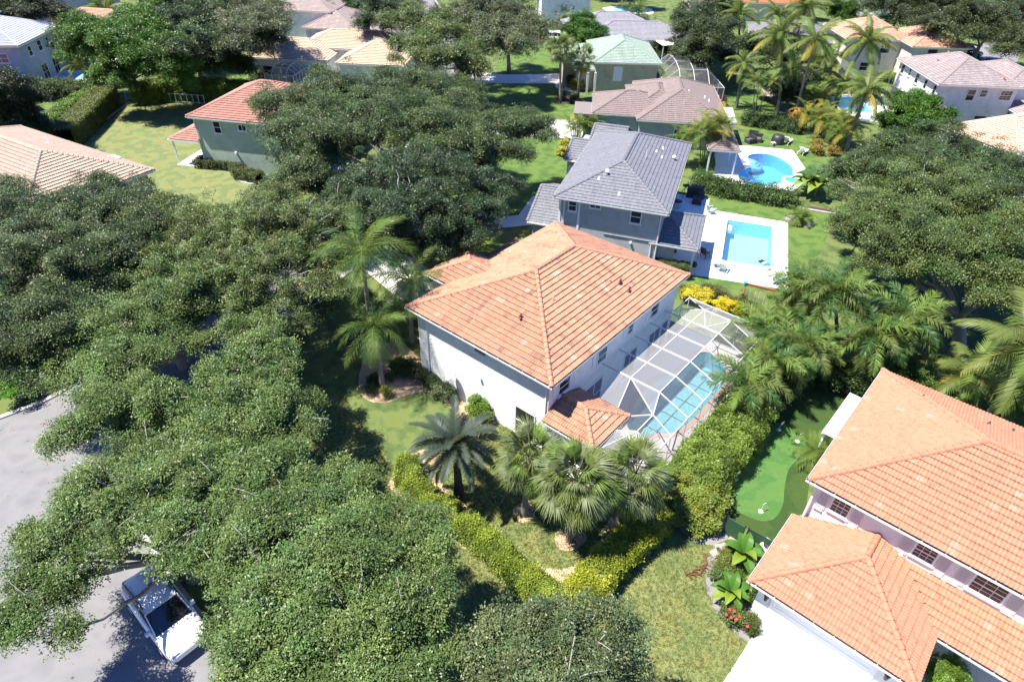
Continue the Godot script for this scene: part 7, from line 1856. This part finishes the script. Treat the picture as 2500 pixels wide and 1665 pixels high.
	oak("live_oak", "dark oak at the left edge in front of the pale beige roof", Vector2(-29.61,-30.37), [Vector4(-31.78,8.00,-36.87,3.74), Vector4(-29.90,8.00,-38.51,3.21), Vector4(-28.71,7.50,-31.98,3.38), Vector4(-26.40,8.00,-33.25,3.33), Vector4(-26.07,7.50,-36.33,2.73), Vector4(-29.21,7.50,-41.56,2.67), Vector4(-26.70,7.00,-28.36,2.84), Vector4(-24.82,7.00,-29.27,2.66), Vector4(-24.40,7.00,-32.73,2.24), Vector4(-26.27,6.00,-26.20,1.90), Vector4(-25.27,7.50,-38.78,2.74), Vector4(-27.48,7.50,-43.09,2.05), Vector4(-36.12,8.00,-41.89,2.39)], Color(0.060, 0.090, 0.028), 42.0, 0.105, 0.32, 14)
	oak("live_oak", "great dark oak spreading in front of the mint house and cream roof", Vector2(-12.24,-58.68), [Vector4(-21.74,8.00,-59.71,3.06), Vector4(-19.46,8.50,-62.12,3.77), Vector4(-16.72,8.50,-64.78,3.77), Vector4(-13.08,8.50,-66.07,3.60), Vector4(-9.26,8.00,-66.62,3.61), Vector4(-5.49,8.00,-63.45,3.34), Vector4(-2.37,7.50,-59.56,2.98), Vector4(0.26,7.00,-63.05,2.34), Vector4(1.96,6.50,-62.15,1.69), Vector4(-18.33,8.00,-51.27,3.14), Vector4(-15.48,9.00,-52.73,4.40), Vector4(-11.93,9.00,-55.10,4.34), Vector4(-7.79,8.50,-54.65,3.88), Vector4(-4.69,8.00,-53.13,3.00), Vector4(-18.26,6.50,-48.20,1.74), Vector4(-16.15,7.00,-48.44,2.69), Vector4(-1.87,6.50,-56.77,2.38), Vector4(-8.55,7.50,-72.21,2.30)], Color(0.062, 0.094, 0.028), 34.0, 0.12, 0.40, 12)
	oak("live_oak", "near dark oak shading the grey house driveway", Vector2(-8.24,-47.83), [Vector4(-10.99,8.00,-45.59,2.93), Vector4(-8.21,8.50,-47.04,2.97), Vector4(-5.20,8.00,-46.74,2.94), Vector4(-2.58,7.00,-47.55,2.46), Vector4(-11.79,7.50,-41.46,2.42), Vector4(-8.43,8.50,-40.26,3.08), Vector4(-5.47,8.00,-40.11,2.90), Vector4(-2.90,7.00,-41.57,2.37), Vector4(-10.43,6.50,-40.18,1.96), Vector4(-7.28,6.50,-39.39,2.15), Vector4(-4.39,6.00,-40.45,1.94), Vector4(-13.56,7.00,-46.92,1.87)], dark, 36.0, 0.11, 0.34, 14)
	oak("street_oak", "grey green oak with a visible trunk on the far street lawn", Vector2(-1.51,-107.69), [Vector4(-6.82,9.00,-101.07,5.02), Vector4(-1.92,9.00,-104.75,5.47), Vector4(1.90,8.00,-99.07,3.69), Vector4(-3.67,8.00,-92.20,4.08), Vector4(0.11,7.50,-90.97,2.65)], grey, 20.0, 0.16, 0.32, 12, "oaks along the far street")
	oak("street_oak", "olive oak left of the visible-trunk oak along the far street", Vector2(-12.54,-100.68), [Vector4(-14.10,9.00,-95.09,3.71), Vector4(-9.80,9.00,-90.34,3.77), Vector4(-13.97,8.00,-87.38,3.07), Vector4(-10.17,8.00,-82.97,3.20), Vector4(-7.12,7.50,-84.28,2.94), Vector4(-6.00,6.00,-83.25,1.98)], olive, 20.0, 0.16, 0.32, 10, "oaks along the far street")
	oak("street_oak", "small dark oak in front of the taupe house driveway", Vector2(-22.52,-124.45), [Vector4(-21.94,8.00,-109.54,3.07), Vector4(-19.06,7.00,-106.49,2.38), Vector4(-23.37,7.00,-106.63,2.10), Vector4(-18.70,8.00,-113.42,2.68)], dark, 20.0, 0.16, 0.26, 10, "oaks along the far street")
	oak("street_oak", "rounded grey oak left of the taupe roofed house", Vector2(-41.85,-107.94), [Vector4(-36.08,9.00,-92.14,4.36), Vector4(-34.54,9.00,-97.29,3.83), Vector4(-35.93,8.00,-87.04,3.25), Vector4(-33.15,7.50,-91.50,3.09), Vector4(-39.48,9.00,-106.79,3.51)], grey, 20.0, 0.16, 0.32, 10, "oaks along the far street")
	oak("ficus_tree", "dark leafy trees massed between the bright tree and the grey oak", Vector2(-48.18,-101.17), [Vector4(-43.48,9.00,-91.32,3.90), Vector4(-38.95,8.00,-84.93,3.62), Vector4(-50.55,9.00,-103.73,3.95), Vector4(-40.14,9.00,-93.02,3.62), Vector4(-40.47,6.00,-84.63,2.74), Vector4(-38.56,5.00,-88.36,2.41), Vector4(-38.21,4.00,-92.37,1.81), Vector4(-46.32,9.00,-105.93,3.17)], Color(0.040, 0.068, 0.018), 22.0, 0.18, 0.26, 8)
	oak("bright_tree", "bright green feathery spreading tree behind the clipped hedge", Vector2(-52.14,-90.08), [Vector4(-54.98,7.00,-90.13,4.51), Vector4(-47.86,7.50,-84.06,4.55), Vector4(-43.43,7.00,-81.96,3.73), Vector4(-41.76,5.50,-82.45,2.57), Vector4(-49.44,5.50,-82.37,3.07), Vector4(-49.73,8.00,-94.31,4.11), Vector4(-64.61,6.00,-104.10,3.03), Vector4(-61.55,5.00,-95.46,2.66), Vector4(-52.59,8.00,-95.35,3.29)], Color(0.060, 0.125, 0.012), 26.0, 0.18, 0.26, 8)
	oak("right_oak", "dark oak behind the free-form pool at the right", Vector2(46.83,-66.20), [Vector4(31.10,7.00,-54.20,2.35), Vector4(34.36,7.50,-55.12,2.80), Vector4(37.53,8.00,-55.04,3.01), Vector4(39.91,7.50,-53.50,2.72), Vector4(42.03,7.00,-53.52,2.08), Vector4(28.81,6.50,-52.80,1.80), Vector4(30.43,7.50,-49.83,2.75), Vector4(34.05,8.00,-49.74,3.16), Vector4(37.22,7.50,-49.37,2.54), Vector4(26.87,6.00,-50.28,1.19)], Color(0.056, 0.086, 0.024), 32.0, 0.12, 0.36, 12)
	oak("right_oak", "green oak with thick pale forked trunk behind the palm grove", Vector2(31.63,-36.15), [Vector4(26.92,7.50,-44.23,3.09), Vector4(29.90,8.00,-44.82,3.42), Vector4(32.49,8.00,-44.22,3.63), Vector4(35.03,8.00,-43.63,3.54), Vector4(24.88,7.00,-41.66,1.79), Vector4(26.18,7.50,-39.20,3.13), Vector4(27.89,8.00,-37.77,2.69), Vector4(32.92,7.50,-38.62,3.04), Vector4(31.83,7.00,-34.99,2.45), Vector4(25.11,6.50,-37.96,1.63), Vector4(30.71,8.00,-38.20,2.36)], Color(0.082, 0.118, 0.030), 36.0, 0.12, 0.46, 16)
	oak("street_oak", "oak with the leaning dark trunk at the upper right street", Vector2(80.21,-121.47), [Vector4(66.55,8.00,-107.81,4.68), Vector4(70.08,8.50,-106.30,5.57), Vector4(80.40,8.00,-116.47,6.18), Vector4(71.09,7.50,-99.46,4.52), Vector4(76.73,8.50,-120.44,5.26)], Color(0.055, 0.074, 0.024), 20.0, 0.16, 0.34, 10, "oaks along the far street")
	oak("street_oak", "dark oaks massed above the shaded cars at the top right", Vector2(83.70,-150.55), [Vector4(65.57,9.00,-121.87,4.34), Vector4(68.45,9.00,-120.31,4.34), Vector4(63.95,8.00,-125.59,3.46), Vector4(72.65,9.00,-122.77,3.89), Vector4(66.58,7.00,-136.07,3.10)], Color(0.038, 0.055, 0.018), 20.0, 0.16, 0.32, 8, "oaks along the far street")
	oak("yard_oak", "grey green tree behind the far screen enclosure at the top", Vector2(32.00,-114.57), [Vector4(27.37,8.00,-110.35,3.28), Vector4(27.42,8.00,-99.03,3.26), Vector4(25.57,6.00,-100.09,2.86), Vector4(32.56,8.00,-117.90,3.52), Vector4(26.47,4.50,-98.54,2.55), Vector4(31.29,4.50,-104.03,2.70)], Color(0.048, 0.070, 0.022), 22.0, 0.16, 0.28, 10)
	oak("round_tree", "round glossy bright green tree beside the mint roof", Vector2(12.48,-124.65), [Vector4(10.92,4.50,-116.60,3.39), Vector4(10.12,3.50,-114.32,3.01), Vector4(12.03,3.80,-114.36,2.70)], Color(0.038, 0.105, 0.008), 40.0, 0.17, 0.16, 6)
	oak("round_bush_tree", "small round bright tree at the top edge by the silver palm", Vector2(71.41,-158.10), [Vector4(65.21,4.00,-146.36,2.85), Vector4(66.02,3.00,-145.78,2.41)], Color(0.060, 0.12, 0.012), 36.0, 0.17, 0.16, 5)
	oak("mango_tree", "glossy bright green tree in front of the mottled grey brown roof", Vector2(52.43,-85.52), [Vector4(49.01,4.00,-80.98,2.44), Vector4(47.05,3.50,-79.08,2.16), Vector4(49.62,3.50,-79.27,2.09), Vector4(48.66,2.40,-79.31,2.63), Vector4(46.38,2.20,-80.81,1.32), Vector4(49.68,4.60,-81.37,1.12)], Color(0.055, 0.125, 0.012), 40.0, 0.17, 0.18, 6)
	oak("corner_tree", "dark conifer-like tree in front of the dark red roof at the left edge", Vector2(-59.16,-73.65), [Vector4(-56.15,2.60,-70.75,3.30), Vector4(-55.59,4.50,-70.83,3.02), Vector4(-54.20,6.50,-70.44,2.35), Vector4(-53.16,8.00,-69.14,1.57), Vector4(-54.74,3.00,-71.10,2.14)], Color(0.032, 0.050, 0.018), 34.0, 0.13, 0.2, 8)
	oak("top_left_oak", "dark hanging tree at the top left corner", Vector2(-93.00,-131.17), [Vector4(-77.79,8.00,-107.84,3.64), Vector4(-73.74,8.00,-106.63,3.55), Vector4(-76.39,6.00,-114.16,3.01), Vector4(-78.00,6.00,-108.86,2.75)], Color(0.040, 0.052, 0.022), 20.0, 0.17, 0.28, 8)
	oak("belt_tree", "dark broadleaf tree at the back of the coconut palm belt", Vector2(42.90,-118.02), [Vector4(36.72,5.00,-104.79,2.32), Vector4(38.22,4.00,-103.03,2.30), Vector4(35.70,5.00,-107.47,2.10), Vector4(40.81,4.00,-101.58,2.29), Vector4(40.84,5.00,-107.98,2.14)], Color(0.035, 0.058, 0.014), 24.0, 0.18, 0.24, 6)
	oak("belt_tree", "dark leafy tree behind the brown pool lawn at the top right belt", Vector2(33.62,-117.17), [Vector4(27.68,5.00,-103.91,2.75), Vector4(29.91,4.50,-103.62,2.51), Vector4(25.43,5.00,-103.69,2.23), Vector4(29.74,6.00,-107.06,2.32), Vector4(32.22,5.00,-107.12,1.82), Vector4(26.83,7.00,-105.89,2.53), Vector4(31.37,7.00,-114.88,2.75)], Color(0.042, 0.062, 0.018), 24.0, 0.17, 0.26, 8)
	oak("belt_tree", "dark shrubby tree under the coconut palms beside the far pool", Vector2(46.17,-105.95), [Vector4(42.00,3.00,-99.19,2.26), Vector4(42.92,2.50,-96.60,1.98), Vector4(39.74,2.60,-95.97,1.94), Vector4(36.79,2.20,-92.90,1.64), Vector4(36.32,2.60,-95.68,1.68), Vector4(40.35,2.20,-93.19,1.67), Vector4(46.38,3.00,-105.29,2.14)], Color(0.036, 0.056, 0.016), 28.0, 0.17, 0.18, 6)
	oak("garden_tree", "dark tree beyond the yellow house between awning and screen enclosure", Vector2(28.18,-124.78), [Vector4(25.10,2.20,-116.94,1.39), Vector4(26.75,2.50,-116.79,1.67), Vector4(24.03,1.80,-117.57,1.26), Vector4(27.03,5.00,-116.77,1.39), Vector4(27.67,6.00,-120.93,1.58)], Color(0.048, 0.076, 0.024), 26.0, 0.16, 0.2, 6)
	oak("garden_tree", "bushy dark tree left of the cream bungalow roof", Vector2(-30.22,-128.49), [Vector4(-28.21,3.00,-120.67,2.01), Vector4(-29.79,2.50,-121.81,1.45), Vector4(-26.96,2.50,-120.41,1.29), Vector4(-31.36,6.00,-125.32,1.49)], Color(0.052, 0.085, 0.022), 28.0, 0.16, 0.2, 6)
	oak("garden_tree", "leafy tree right of the taupe roof at the top", Vector2(-37.04,-137.31), [Vector4(-32.34,5.00,-122.38,2.61), Vector4(-33.39,6.00,-121.20,2.24), Vector4(-30.37,4.00,-121.38,2.24), Vector4(-30.25,6.00,-125.50,2.30)], Color(0.040, 0.078, 0.022), 26.0, 0.17, 0.2, 6)
	# rows of far trees up to where the view ends
	var fr := RandomNumberGenerator.new()
	fr.seed = 77
	for i in 46:
		var x := -150.0 + i * 6.8 + fr.randf_range(-2.5, 2.5)
		var z := -fr.randf_range(150, 215) if i % 3 else -fr.randf_range(132, 150)
		if i % 3 == 0 and x > -10 and x < 70: z -= 45.0
		var r := fr.randf_range(3.2, 5.0)
		var lobes := [Vector4(x, 6.0, z, r), Vector4(x + r * 0.8, 5.0, z + 1.0, r * 0.75), Vector4(x - r * 0.75, 5.0, z - 1.0, r * 0.8), Vector4(x, 3.0, z + 2.0, r * 0.9)]
		oak("far_tree", "dark green tree in the rows of far trees at the top edge", Vector2(x, z), lobes, [dark, olive, Color(0.045, 0.07, 0.022)][i % 3], 9.0, 0.30, 0.3, 2, "far trees at the top edge")

func make_small_plants() -> void:
	var lime := Color(0.17, 0.20, 0.02)
	shrub("round_hedge", "big rounded lime and green shrub beside the putting green fence", [Vector4(10.29,1.20,-21.88,1.07), Vector4(9.94,1.30,-22.46,0.91), Vector4(10.75,1.00,-21.67,0.78), Vector4(9.53,1.00,-21.35,0.89), Vector4(10.21,0.80,-21.16,0.90), Vector4(11.16,1.00,-22.45,0.71)], Color(0.15, 0.185, 0.024), 220.0, 0.10)
	hedge("tall_hedge", "tall leafy hedge between the screen cage and the putting green", [Vector3(14.38,1.60,-28.64), Vector3(13.22,1.60,-27.11), Vector3(12.04,1.60,-25.79), Vector3(11.01,1.60,-24.71), Vector3(10.31,1.60,-23.73), Vector3(10.05,1.40,-23.08)], 2.5, 1.8, Color(0.075, 0.130, 0.022), 230.0, 0.095, 0.30, Color(0.135, 0.195, 0.024))
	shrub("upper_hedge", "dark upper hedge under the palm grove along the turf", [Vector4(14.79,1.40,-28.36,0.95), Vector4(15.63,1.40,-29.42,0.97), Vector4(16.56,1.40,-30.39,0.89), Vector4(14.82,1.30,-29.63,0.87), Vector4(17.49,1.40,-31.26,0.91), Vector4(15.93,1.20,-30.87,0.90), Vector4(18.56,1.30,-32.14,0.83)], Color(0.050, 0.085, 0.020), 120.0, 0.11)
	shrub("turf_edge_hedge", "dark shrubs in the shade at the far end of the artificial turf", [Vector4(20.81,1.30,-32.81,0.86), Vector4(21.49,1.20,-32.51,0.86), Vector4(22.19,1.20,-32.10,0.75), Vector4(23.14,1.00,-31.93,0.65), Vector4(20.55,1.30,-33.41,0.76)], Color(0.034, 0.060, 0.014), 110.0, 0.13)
	shrub("under_oak_shrub", "shrubs behind the peach roof under the right oak", [Vector4(26.05,1.30,-32.71,1.02), Vector4(26.52,1.30,-31.71,1.01), Vector4(26.97,1.30,-30.74,1.00), Vector4(25.97,1.30,-33.77,0.92), Vector4(27.64,1.20,-30.19,0.89), Vector4(27.62,1.00,-33.89,0.94), Vector4(31.89,1.20,-31.30,1.07), Vector4(31.79,1.20,-29.93,0.93)], Color(0.060, 0.105, 0.020), 90.0, 0.12)
	shrub("yellow_shrub", "yellow flowering shrub at the far corner of the screen cage", [Vector4(13.79,1.00,-42.41,0.62), Vector4(14.36,1.10,-41.97,0.61), Vector4(14.89,1.00,-41.74,0.53)], Color(0.50, 0.40, 0.02), 210.0, 0.08, "yellow shrubs by the cage")
	shrub("yellow_shrub", "yellow flowering shrub in the middle behind the screen cage", [Vector4(15.92,1.00,-40.87,0.56), Vector4(16.38,1.00,-40.50,0.54), Vector4(16.81,0.90,-40.57,0.45)], Color(0.48, 0.38, 0.008), 210.0, 0.08, "yellow shrubs by the cage")
	shrub("yellow_shrub", "small yellow-green shrub at the palm end of the yellow row", [Vector4(16.96,0.90,-40.08,0.47), Vector4(18.25,0.80,-39.90,0.42)], Color(0.20, 0.24, 0.012), 180.0, 0.09, "yellow shrubs by the cage")
	shrub("olive_shrub", "olive brown shrub row behind the yellow flowering shrubs", [Vector4(15.42,0.90,-42.95,0.63), Vector4(15.96,0.90,-42.35,0.66), Vector4(16.56,0.80,-41.91,0.60), Vector4(17.43,0.80,-41.33,0.72), Vector4(18.12,0.70,-40.91,0.66), Vector4(13.38,0.80,-43.02,0.48)], Color(0.085, 0.090, 0.022), 150.0, 0.08)
	shrub("foundation_shrub", "dark shrubs along the white house wall under the satellite dish", [Vector4(-5.89,0.60,-32.36,0.60), Vector4(-5.23,0.60,-31.65,0.58), Vector4(-4.49,0.60,-30.96,0.55), Vector4(-6.56,0.60,-33.09,0.54), Vector4(-3.88,0.60,-30.42,0.47)], Color(0.045, 0.065, 0.018), 170.0, 0.08)
	shrub("foundation_shrub", "round glossy green shrub at the white wall behind the date palm", [Vector4(-1.76,1.00,-29.18,0.56), Vector4(-2.10,0.80,-28.79,0.54), Vector4(-1.47,0.80,-28.68,0.45)], Color(0.095, 0.16, 0.012), 190.0, 0.09)
	shrub("foundation_shrub", "green shrub in the mulch bed behind the bed's queen palm", [Vector4(-7.68,0.50,-33.33,0.60), Vector4(-7.11,0.40,-32.70,0.39)], Color(0.060, 0.11, 0.018), 150.0, 0.09)
	shrub("bed_shrub", "small light green shrub on the mulch in front of the queen palm", [Vector4(-7.98,0.30,-30.61,0.33)], Color(0.12, 0.18, 0.02), 170.0, 0.08)
	shrub("bed_shrub", "low olive shrub left of the queen palm trunk on the mulch", [Vector4(-9.00,0.40,-31.89,0.43), Vector4(-9.16,0.30,-31.13,0.35), Vector4(-8.00,0.40,-32.22,0.29)], Color(0.085, 0.10, 0.022), 150.0, 0.08)
	shrub("bed_shrub", "small dark shrub among the hedge mulch at the date palm", [Vector4(-4.87,0.40,-24.21,0.34)], Color(0.06, 0.085, 0.018), 150.0, 0.08)
	shrub("lime_shrub", "bright lime shrub at the left edge beside the shaded kerb", [Vector4(-31.05,1.60,-29.55,1.26), Vector4(-31.93,1.60,-30.64,0.70), Vector4(-30.73,1.20,-29.48,0.69)], Color(0.085, 0.23, 0.006), 110.0, 0.10)
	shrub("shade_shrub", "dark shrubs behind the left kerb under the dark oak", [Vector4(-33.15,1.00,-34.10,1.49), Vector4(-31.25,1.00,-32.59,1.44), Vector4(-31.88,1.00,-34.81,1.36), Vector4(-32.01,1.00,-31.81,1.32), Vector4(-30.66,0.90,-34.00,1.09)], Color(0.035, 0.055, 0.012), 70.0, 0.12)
	shrub("croton", "yellow croton bush at the left corner of the grey house wings", [Vector4(5.70,0.80,-74.16,0.76), Vector4(5.29,0.60,-72.58,0.64)], Color(0.34, 0.31, 0.04), 130.0, 0.11)
	shrub("croton", "orange and green croton under the brown-leaved coconut palm", [Vector4(36.92,0.80,-86.06,0.80), Vector4(36.38,0.60,-83.76,0.69)], Color(0.30, 0.17, 0.02), 90.0, 0.13)
	shrub("croton", "golden croton on the lawn edge right of the white lounger", [Vector4(35.93,0.80,-75.90,0.68), Vector4(35.75,0.60,-75.00,0.60)], Color(0.22, 0.17, 0.03), 110.0, 0.12)
	shrub("croton", "small orange croton by the lounger palms", [Vector4(37.61,0.60,-74.65,0.60)], Color(0.22, 0.14, 0.03), 100.0, 0.12)
	shrub("red_shrub", "dark red and green shrub at the corner of the far screen enclosure", [Vector4(28.76,0.80,-92.96,0.60), Vector4(28.68,0.50,-91.96,0.50)], Color(0.14, 0.05, 0.02), 100.0, 0.12)
	shrub("porch_shrub", "yellow shrub beside the porch columns of the yellow house", [Vector4(8.26,0.80,-98.75,0.56), Vector4(9.55,0.80,-98.64,0.51)], Color(0.40, 0.37, 0.02), 90.0, 0.13)
	shrub("porch_shrub", "clipped dark shrub at the drive end of the yellow house", [Vector4(7.65,1.20,-100.68,0.38), Vector4(7.65,0.80,-100.22,0.38)], Color(0.035, 0.055, 0.02), 100.0, 0.12)
	shrub("bed_shrub", "round shrub at the foot of the twin cabbage palms", [Vector4(6.30,0.80,-93.92,0.71), Vector4(7.89,0.60,-92.68,0.62)], Color(0.05, 0.075, 0.025), 90.0, 0.12)
	shrub("round_shrub", "round clipped shrub beside the cream bungalow wall", [Vector4(-38.61,1.30,-98.69,1.19)], Color(0.050, 0.082, 0.018), 80.0, 0.13)
	shrub("entry_topiary", "bright green rounded shrub in the entry court of the peach-roofed house", [Vector4(18.65,0.90,-13.43,0.81), Vector4(18.33,0.80,-13.21,0.56), Vector4(18.92,0.70,-13.21,0.61)], Color(0.085, 0.15, 0.014), 260.0, 0.065)
	shrub("garage_shrub", "tiny green shrub at the right foot of the garage", [Vector4(15.86,0.30,-13.19,0.17)], Color(0.10, 0.17, 0.02), 200.0, 0.07)
	shrub("banana_bed_shrub", "green and gold low shrub in front of the upper banana plant", [Vector4(11.48,0.50,-19.38,0.57), Vector4(10.94,0.50,-18.95,0.48), Vector4(10.50,0.50,-18.37,0.40), Vector4(11.81,0.50,-19.22,0.41)], Color(0.10, 0.125, 0.016), 260.0, 0.07)
	shrub("banana_bed_shrub", "dark green shrub between the two banana plants", [Vector4(10.60,0.50,-17.89,0.55), Vector4(11.10,0.50,-17.67,0.51), Vector4(11.45,0.50,-17.15,0.47), Vector4(10.45,0.40,-18.35,0.32)], Color(0.060, 0.095, 0.016), 260.0, 0.07)
	var rb := shrub("ixora", "shrub with red flower heads at the lower end of the banana bed", [Vector4(10.48,0.40,-16.01,0.47), Vector4(10.88,0.40,-15.74,0.46), Vector4(11.26,0.30,-15.59,0.35)], Color(0.075, 0.10, 0.018), 240.0, 0.07)
	var redm := mat("red_flower", lin(0.62, 0.05, 0.05), 0.6)
	for q in [Vector3(10.25,0.75,-16.05), Vector3(10.41,0.80,-15.96), Vector3(10.04,0.70,-15.83), Vector3(10.85,0.70,-15.30), Vector3(10.60,0.75,-15.74), Vector3(10.45,0.70,-15.63), Vector3(10.21,0.75,-15.67)]:
		part("flower_head", MB.new().lathe([Vector2(0.0, -0.05), Vector2(0.07, -0.02), Vector2(0.08, 0.03), Vector2(0.0, 0.07)], q - rb.position, 8).done(), redm, rb)
	banana("banana_plant", "upper banana plant with broad green leaves beside the garage air conditioner", Vector3(11.61,0.00,-18.89), 9, 0.9, 1.25, M.banana_green, "banana plants by the garage")
	banana("banana_plant", "lower banana plant with yellowing leaves over the red flowers", Vector3(10.55,0.00,-16.97), 11, 0.7, 1.1, M.banana_green, "banana plants by the garage")
	banana("banana_plant", "small banana plant at the garage corner of the bed", Vector3(11.35,0.00,-17.37), 7, 0.5, 0.8, M.frond_green, "banana plants by the garage")
	for g in [["dark traveller-like plant left of the spa by the free-form pool", Vector3(30.24,0.00,-63.36)], ["dark broad-leaved plant below the spa of the free-form pool", Vector3(31.08,0.00,-62.69)], ["dark broad-leaved plant at the oak end of the pool garden", Vector3(32.28,0.00,-63.47)], ["dark broad-leaved plant tallest beside the pool deck corner", Vector3(31.56,0.00,-64.90)]]:
		banana("paradise_plant", g[0], g[1], 11, 1.3, 2.0, M.frond_deep, "dark broad-leaved plants by the free-form pool")
	clump_palm("island_palm", "small fine-leaved palm in the round gravel bed on the back lawn", Vector3(27.50,0.00,-56.88), 5, 0.7, 0.5, 0.7)
	shrub("island_shrub", "tiny lime plant in the round gravel bed on the back lawn", [Vector4(27.05,0.25,-56.06,0.25)], lime, 140.0, 0.09)
	# a rough ground cover under the grove and the oaks
	shrub("fern_bed", "low ferny growth at the foot of the big right oak", [Vector4(29.92,0.30,-35.30,0.74), Vector4(30.39,0.30,-34.84,0.74), Vector4(31.61,0.30,-35.20,0.87), Vector4(31.99,0.40,-34.15,0.99)], Color(0.055, 0.09, 0.018), 60.0, 0.12)
	# wood chips scattered over the mulch beds
	var chip := MB.new().box(Vector3(-0.035, 0, -0.012), Vector3(0.035, 0.014, 0.012)).done()
	var buf := PackedFloat32Array()
	var k := 0
	for bed in ["side_mulch_bed", "hedge_mulch_bed", "palm_ring_bed", "fan_palm_bed", "street_tree_bed"]:
		var me := (get_node(bed) as MeshInstance3D).mesh
		var v: PackedVector3Array = me.surface_get_arrays(0)[Mesh.ARRAY_VERTEX]
		var ix = me.surface_get_arrays(0)[Mesh.ARRAY_INDEX]
		var n: int = (ix.size() if ix != null else v.size()) / 3
		for i in n:
			var a: Vector3 = v[ix[i * 3]] if ix != null else v[i * 3]
			var b: Vector3 = v[ix[i * 3 + 1]] if ix != null else v[i * 3 + 1]
			var c: Vector3 = v[ix[i * 3 + 2]] if ix != null else v[i * 3 + 2]
			var cnt := int((b - a).cross(c - a).length() * 0.5 * 220.0)
			buf.resize(k + cnt * 16)
			for j in cnt:
				var s := sqrt(rng.randf())
				var t := rng.randf()
				var p := a * (1.0 - s) + b * s * (1.0 - t) + c * s * t + Vector3(0, rf(0.004, 0.03), 0)
				var tone := rf(0.55, 1.15)
				put_leaf(buf, k, p, Vector3(rf(-0.3, 0.3), 1, rf(-0.3, 0.3)).normalized(), rng.randf() * TAU, rf(0.6, 1.3), Color(0.74 * tone, 0.55 * tone, 0.36 * tone))
				k += 16
	var o := copies("wood_chips", chip, mat("chip", Color.WHITE, 0.9, {"vertex_color_use_as_albedo": true}), buf, self)
	tag(o, "orange buff wood chips covering the planting beds", "wood chips", "", "stuff")
	# blades of grass over the near lawns, and litter
	var tuft := SurfaceTool.new()
	tuft.begin(Mesh.PRIMITIVE_TRIANGLES)
	tuft.set_smooth_group(-1)
	for i in 8:
		var a := rng.randf() * TAU
		var b := Vector3(rf(-0.06, 0.06), 0, rf(-0.06, 0.06))
		var sd := Vector3(cos(a), 0, sin(a)) * 0.011
		var tip := b + Vector3(rf(-0.05, 0.05), rf(0.04, 0.075), rf(-0.05, 0.05))
		tuft.add_vertex(b - sd); tuft.add_vertex(tip); tuft.add_vertex(b + sd)
	tuft.generate_normals()
	var grass_copies := sprinkle(["front_lawn", "side_lawn", "court_lawn"], 150.0, Color(0.20, 0.235, 0.070), 0.55)
	var g := copies("grass_blades", tuft.commit(), M.leaf, grass_copies, self)
	tag(g, "short mown grass blades on the lawns around the front hedge", "grass", "", "stuff")
	var lf := MB.new()
	lf.tri(Vector3(-0.05, 0.006, 0), Vector3(0, 0.012, 0.022), Vector3(0.05, 0.006, 0)); lf.tri(Vector3(-0.05, 0.006, 0), Vector3(0.05, 0.006, 0), Vector3(0, 0.012, -0.022))
	var fallen := sprinkle(["front_lawn", "side_lawn", "street", "peach_house_driveway"], 0.7, Color(0.17, 0.10, 0.045), 0.6)
	var fo := copies("fallen_leaves", lf.done(), M.chip, fallen, self)
	tag(fo, "brown fallen leaves scattered over lawns and street", "leaves", "", "stuff")

func sprinkle(sheets: Array, dens: float, tint: Color, spread: float) -> PackedFloat32Array:
	var buf := PackedFloat32Array()
	var k := 0
	for bed in sheets:
		var me := (get_node(bed) as MeshInstance3D).mesh
		var v: PackedVector3Array = me.surface_get_arrays(0)[Mesh.ARRAY_VERTEX]
		var ix = me.surface_get_arrays(0)[Mesh.ARRAY_INDEX]
		var n: int = (ix.size() if ix != null else v.size()) / 3
		for i in n:
			var a: Vector3 = v[ix[i * 3]] if ix != null else v[i * 3]
			var b: Vector3 = v[ix[i * 3 + 1]] if ix != null else v[i * 3 + 1]
			var c: Vector3 = v[ix[i * 3 + 2]] if ix != null else v[i * 3 + 2]
			var cnt := int((b - a).cross(c - a).length() * 0.5 * dens + rng.randf())
			for j in cnt:
				var s := sqrt(rng.randf())
				var t := rng.randf()
				var p := a * (1.0 - s) + b * s * (1.0 - t) + c * s * t
				if p.length() > 62.0: continue
				buf.resize(k + 16)
				var tone := 1.0 + rf(-spread, spread)
				put_leaf(buf, k, p, Vector3(rf(-0.15, 0.15), 1, rf(-0.15, 0.15)).normalized(), rng.randf() * TAU, rf(0.7, 1.4), Color(tint.r * tone * rf(0.85, 1.25), tint.g * tone, tint.b * tone))
				k += 16
	return buf
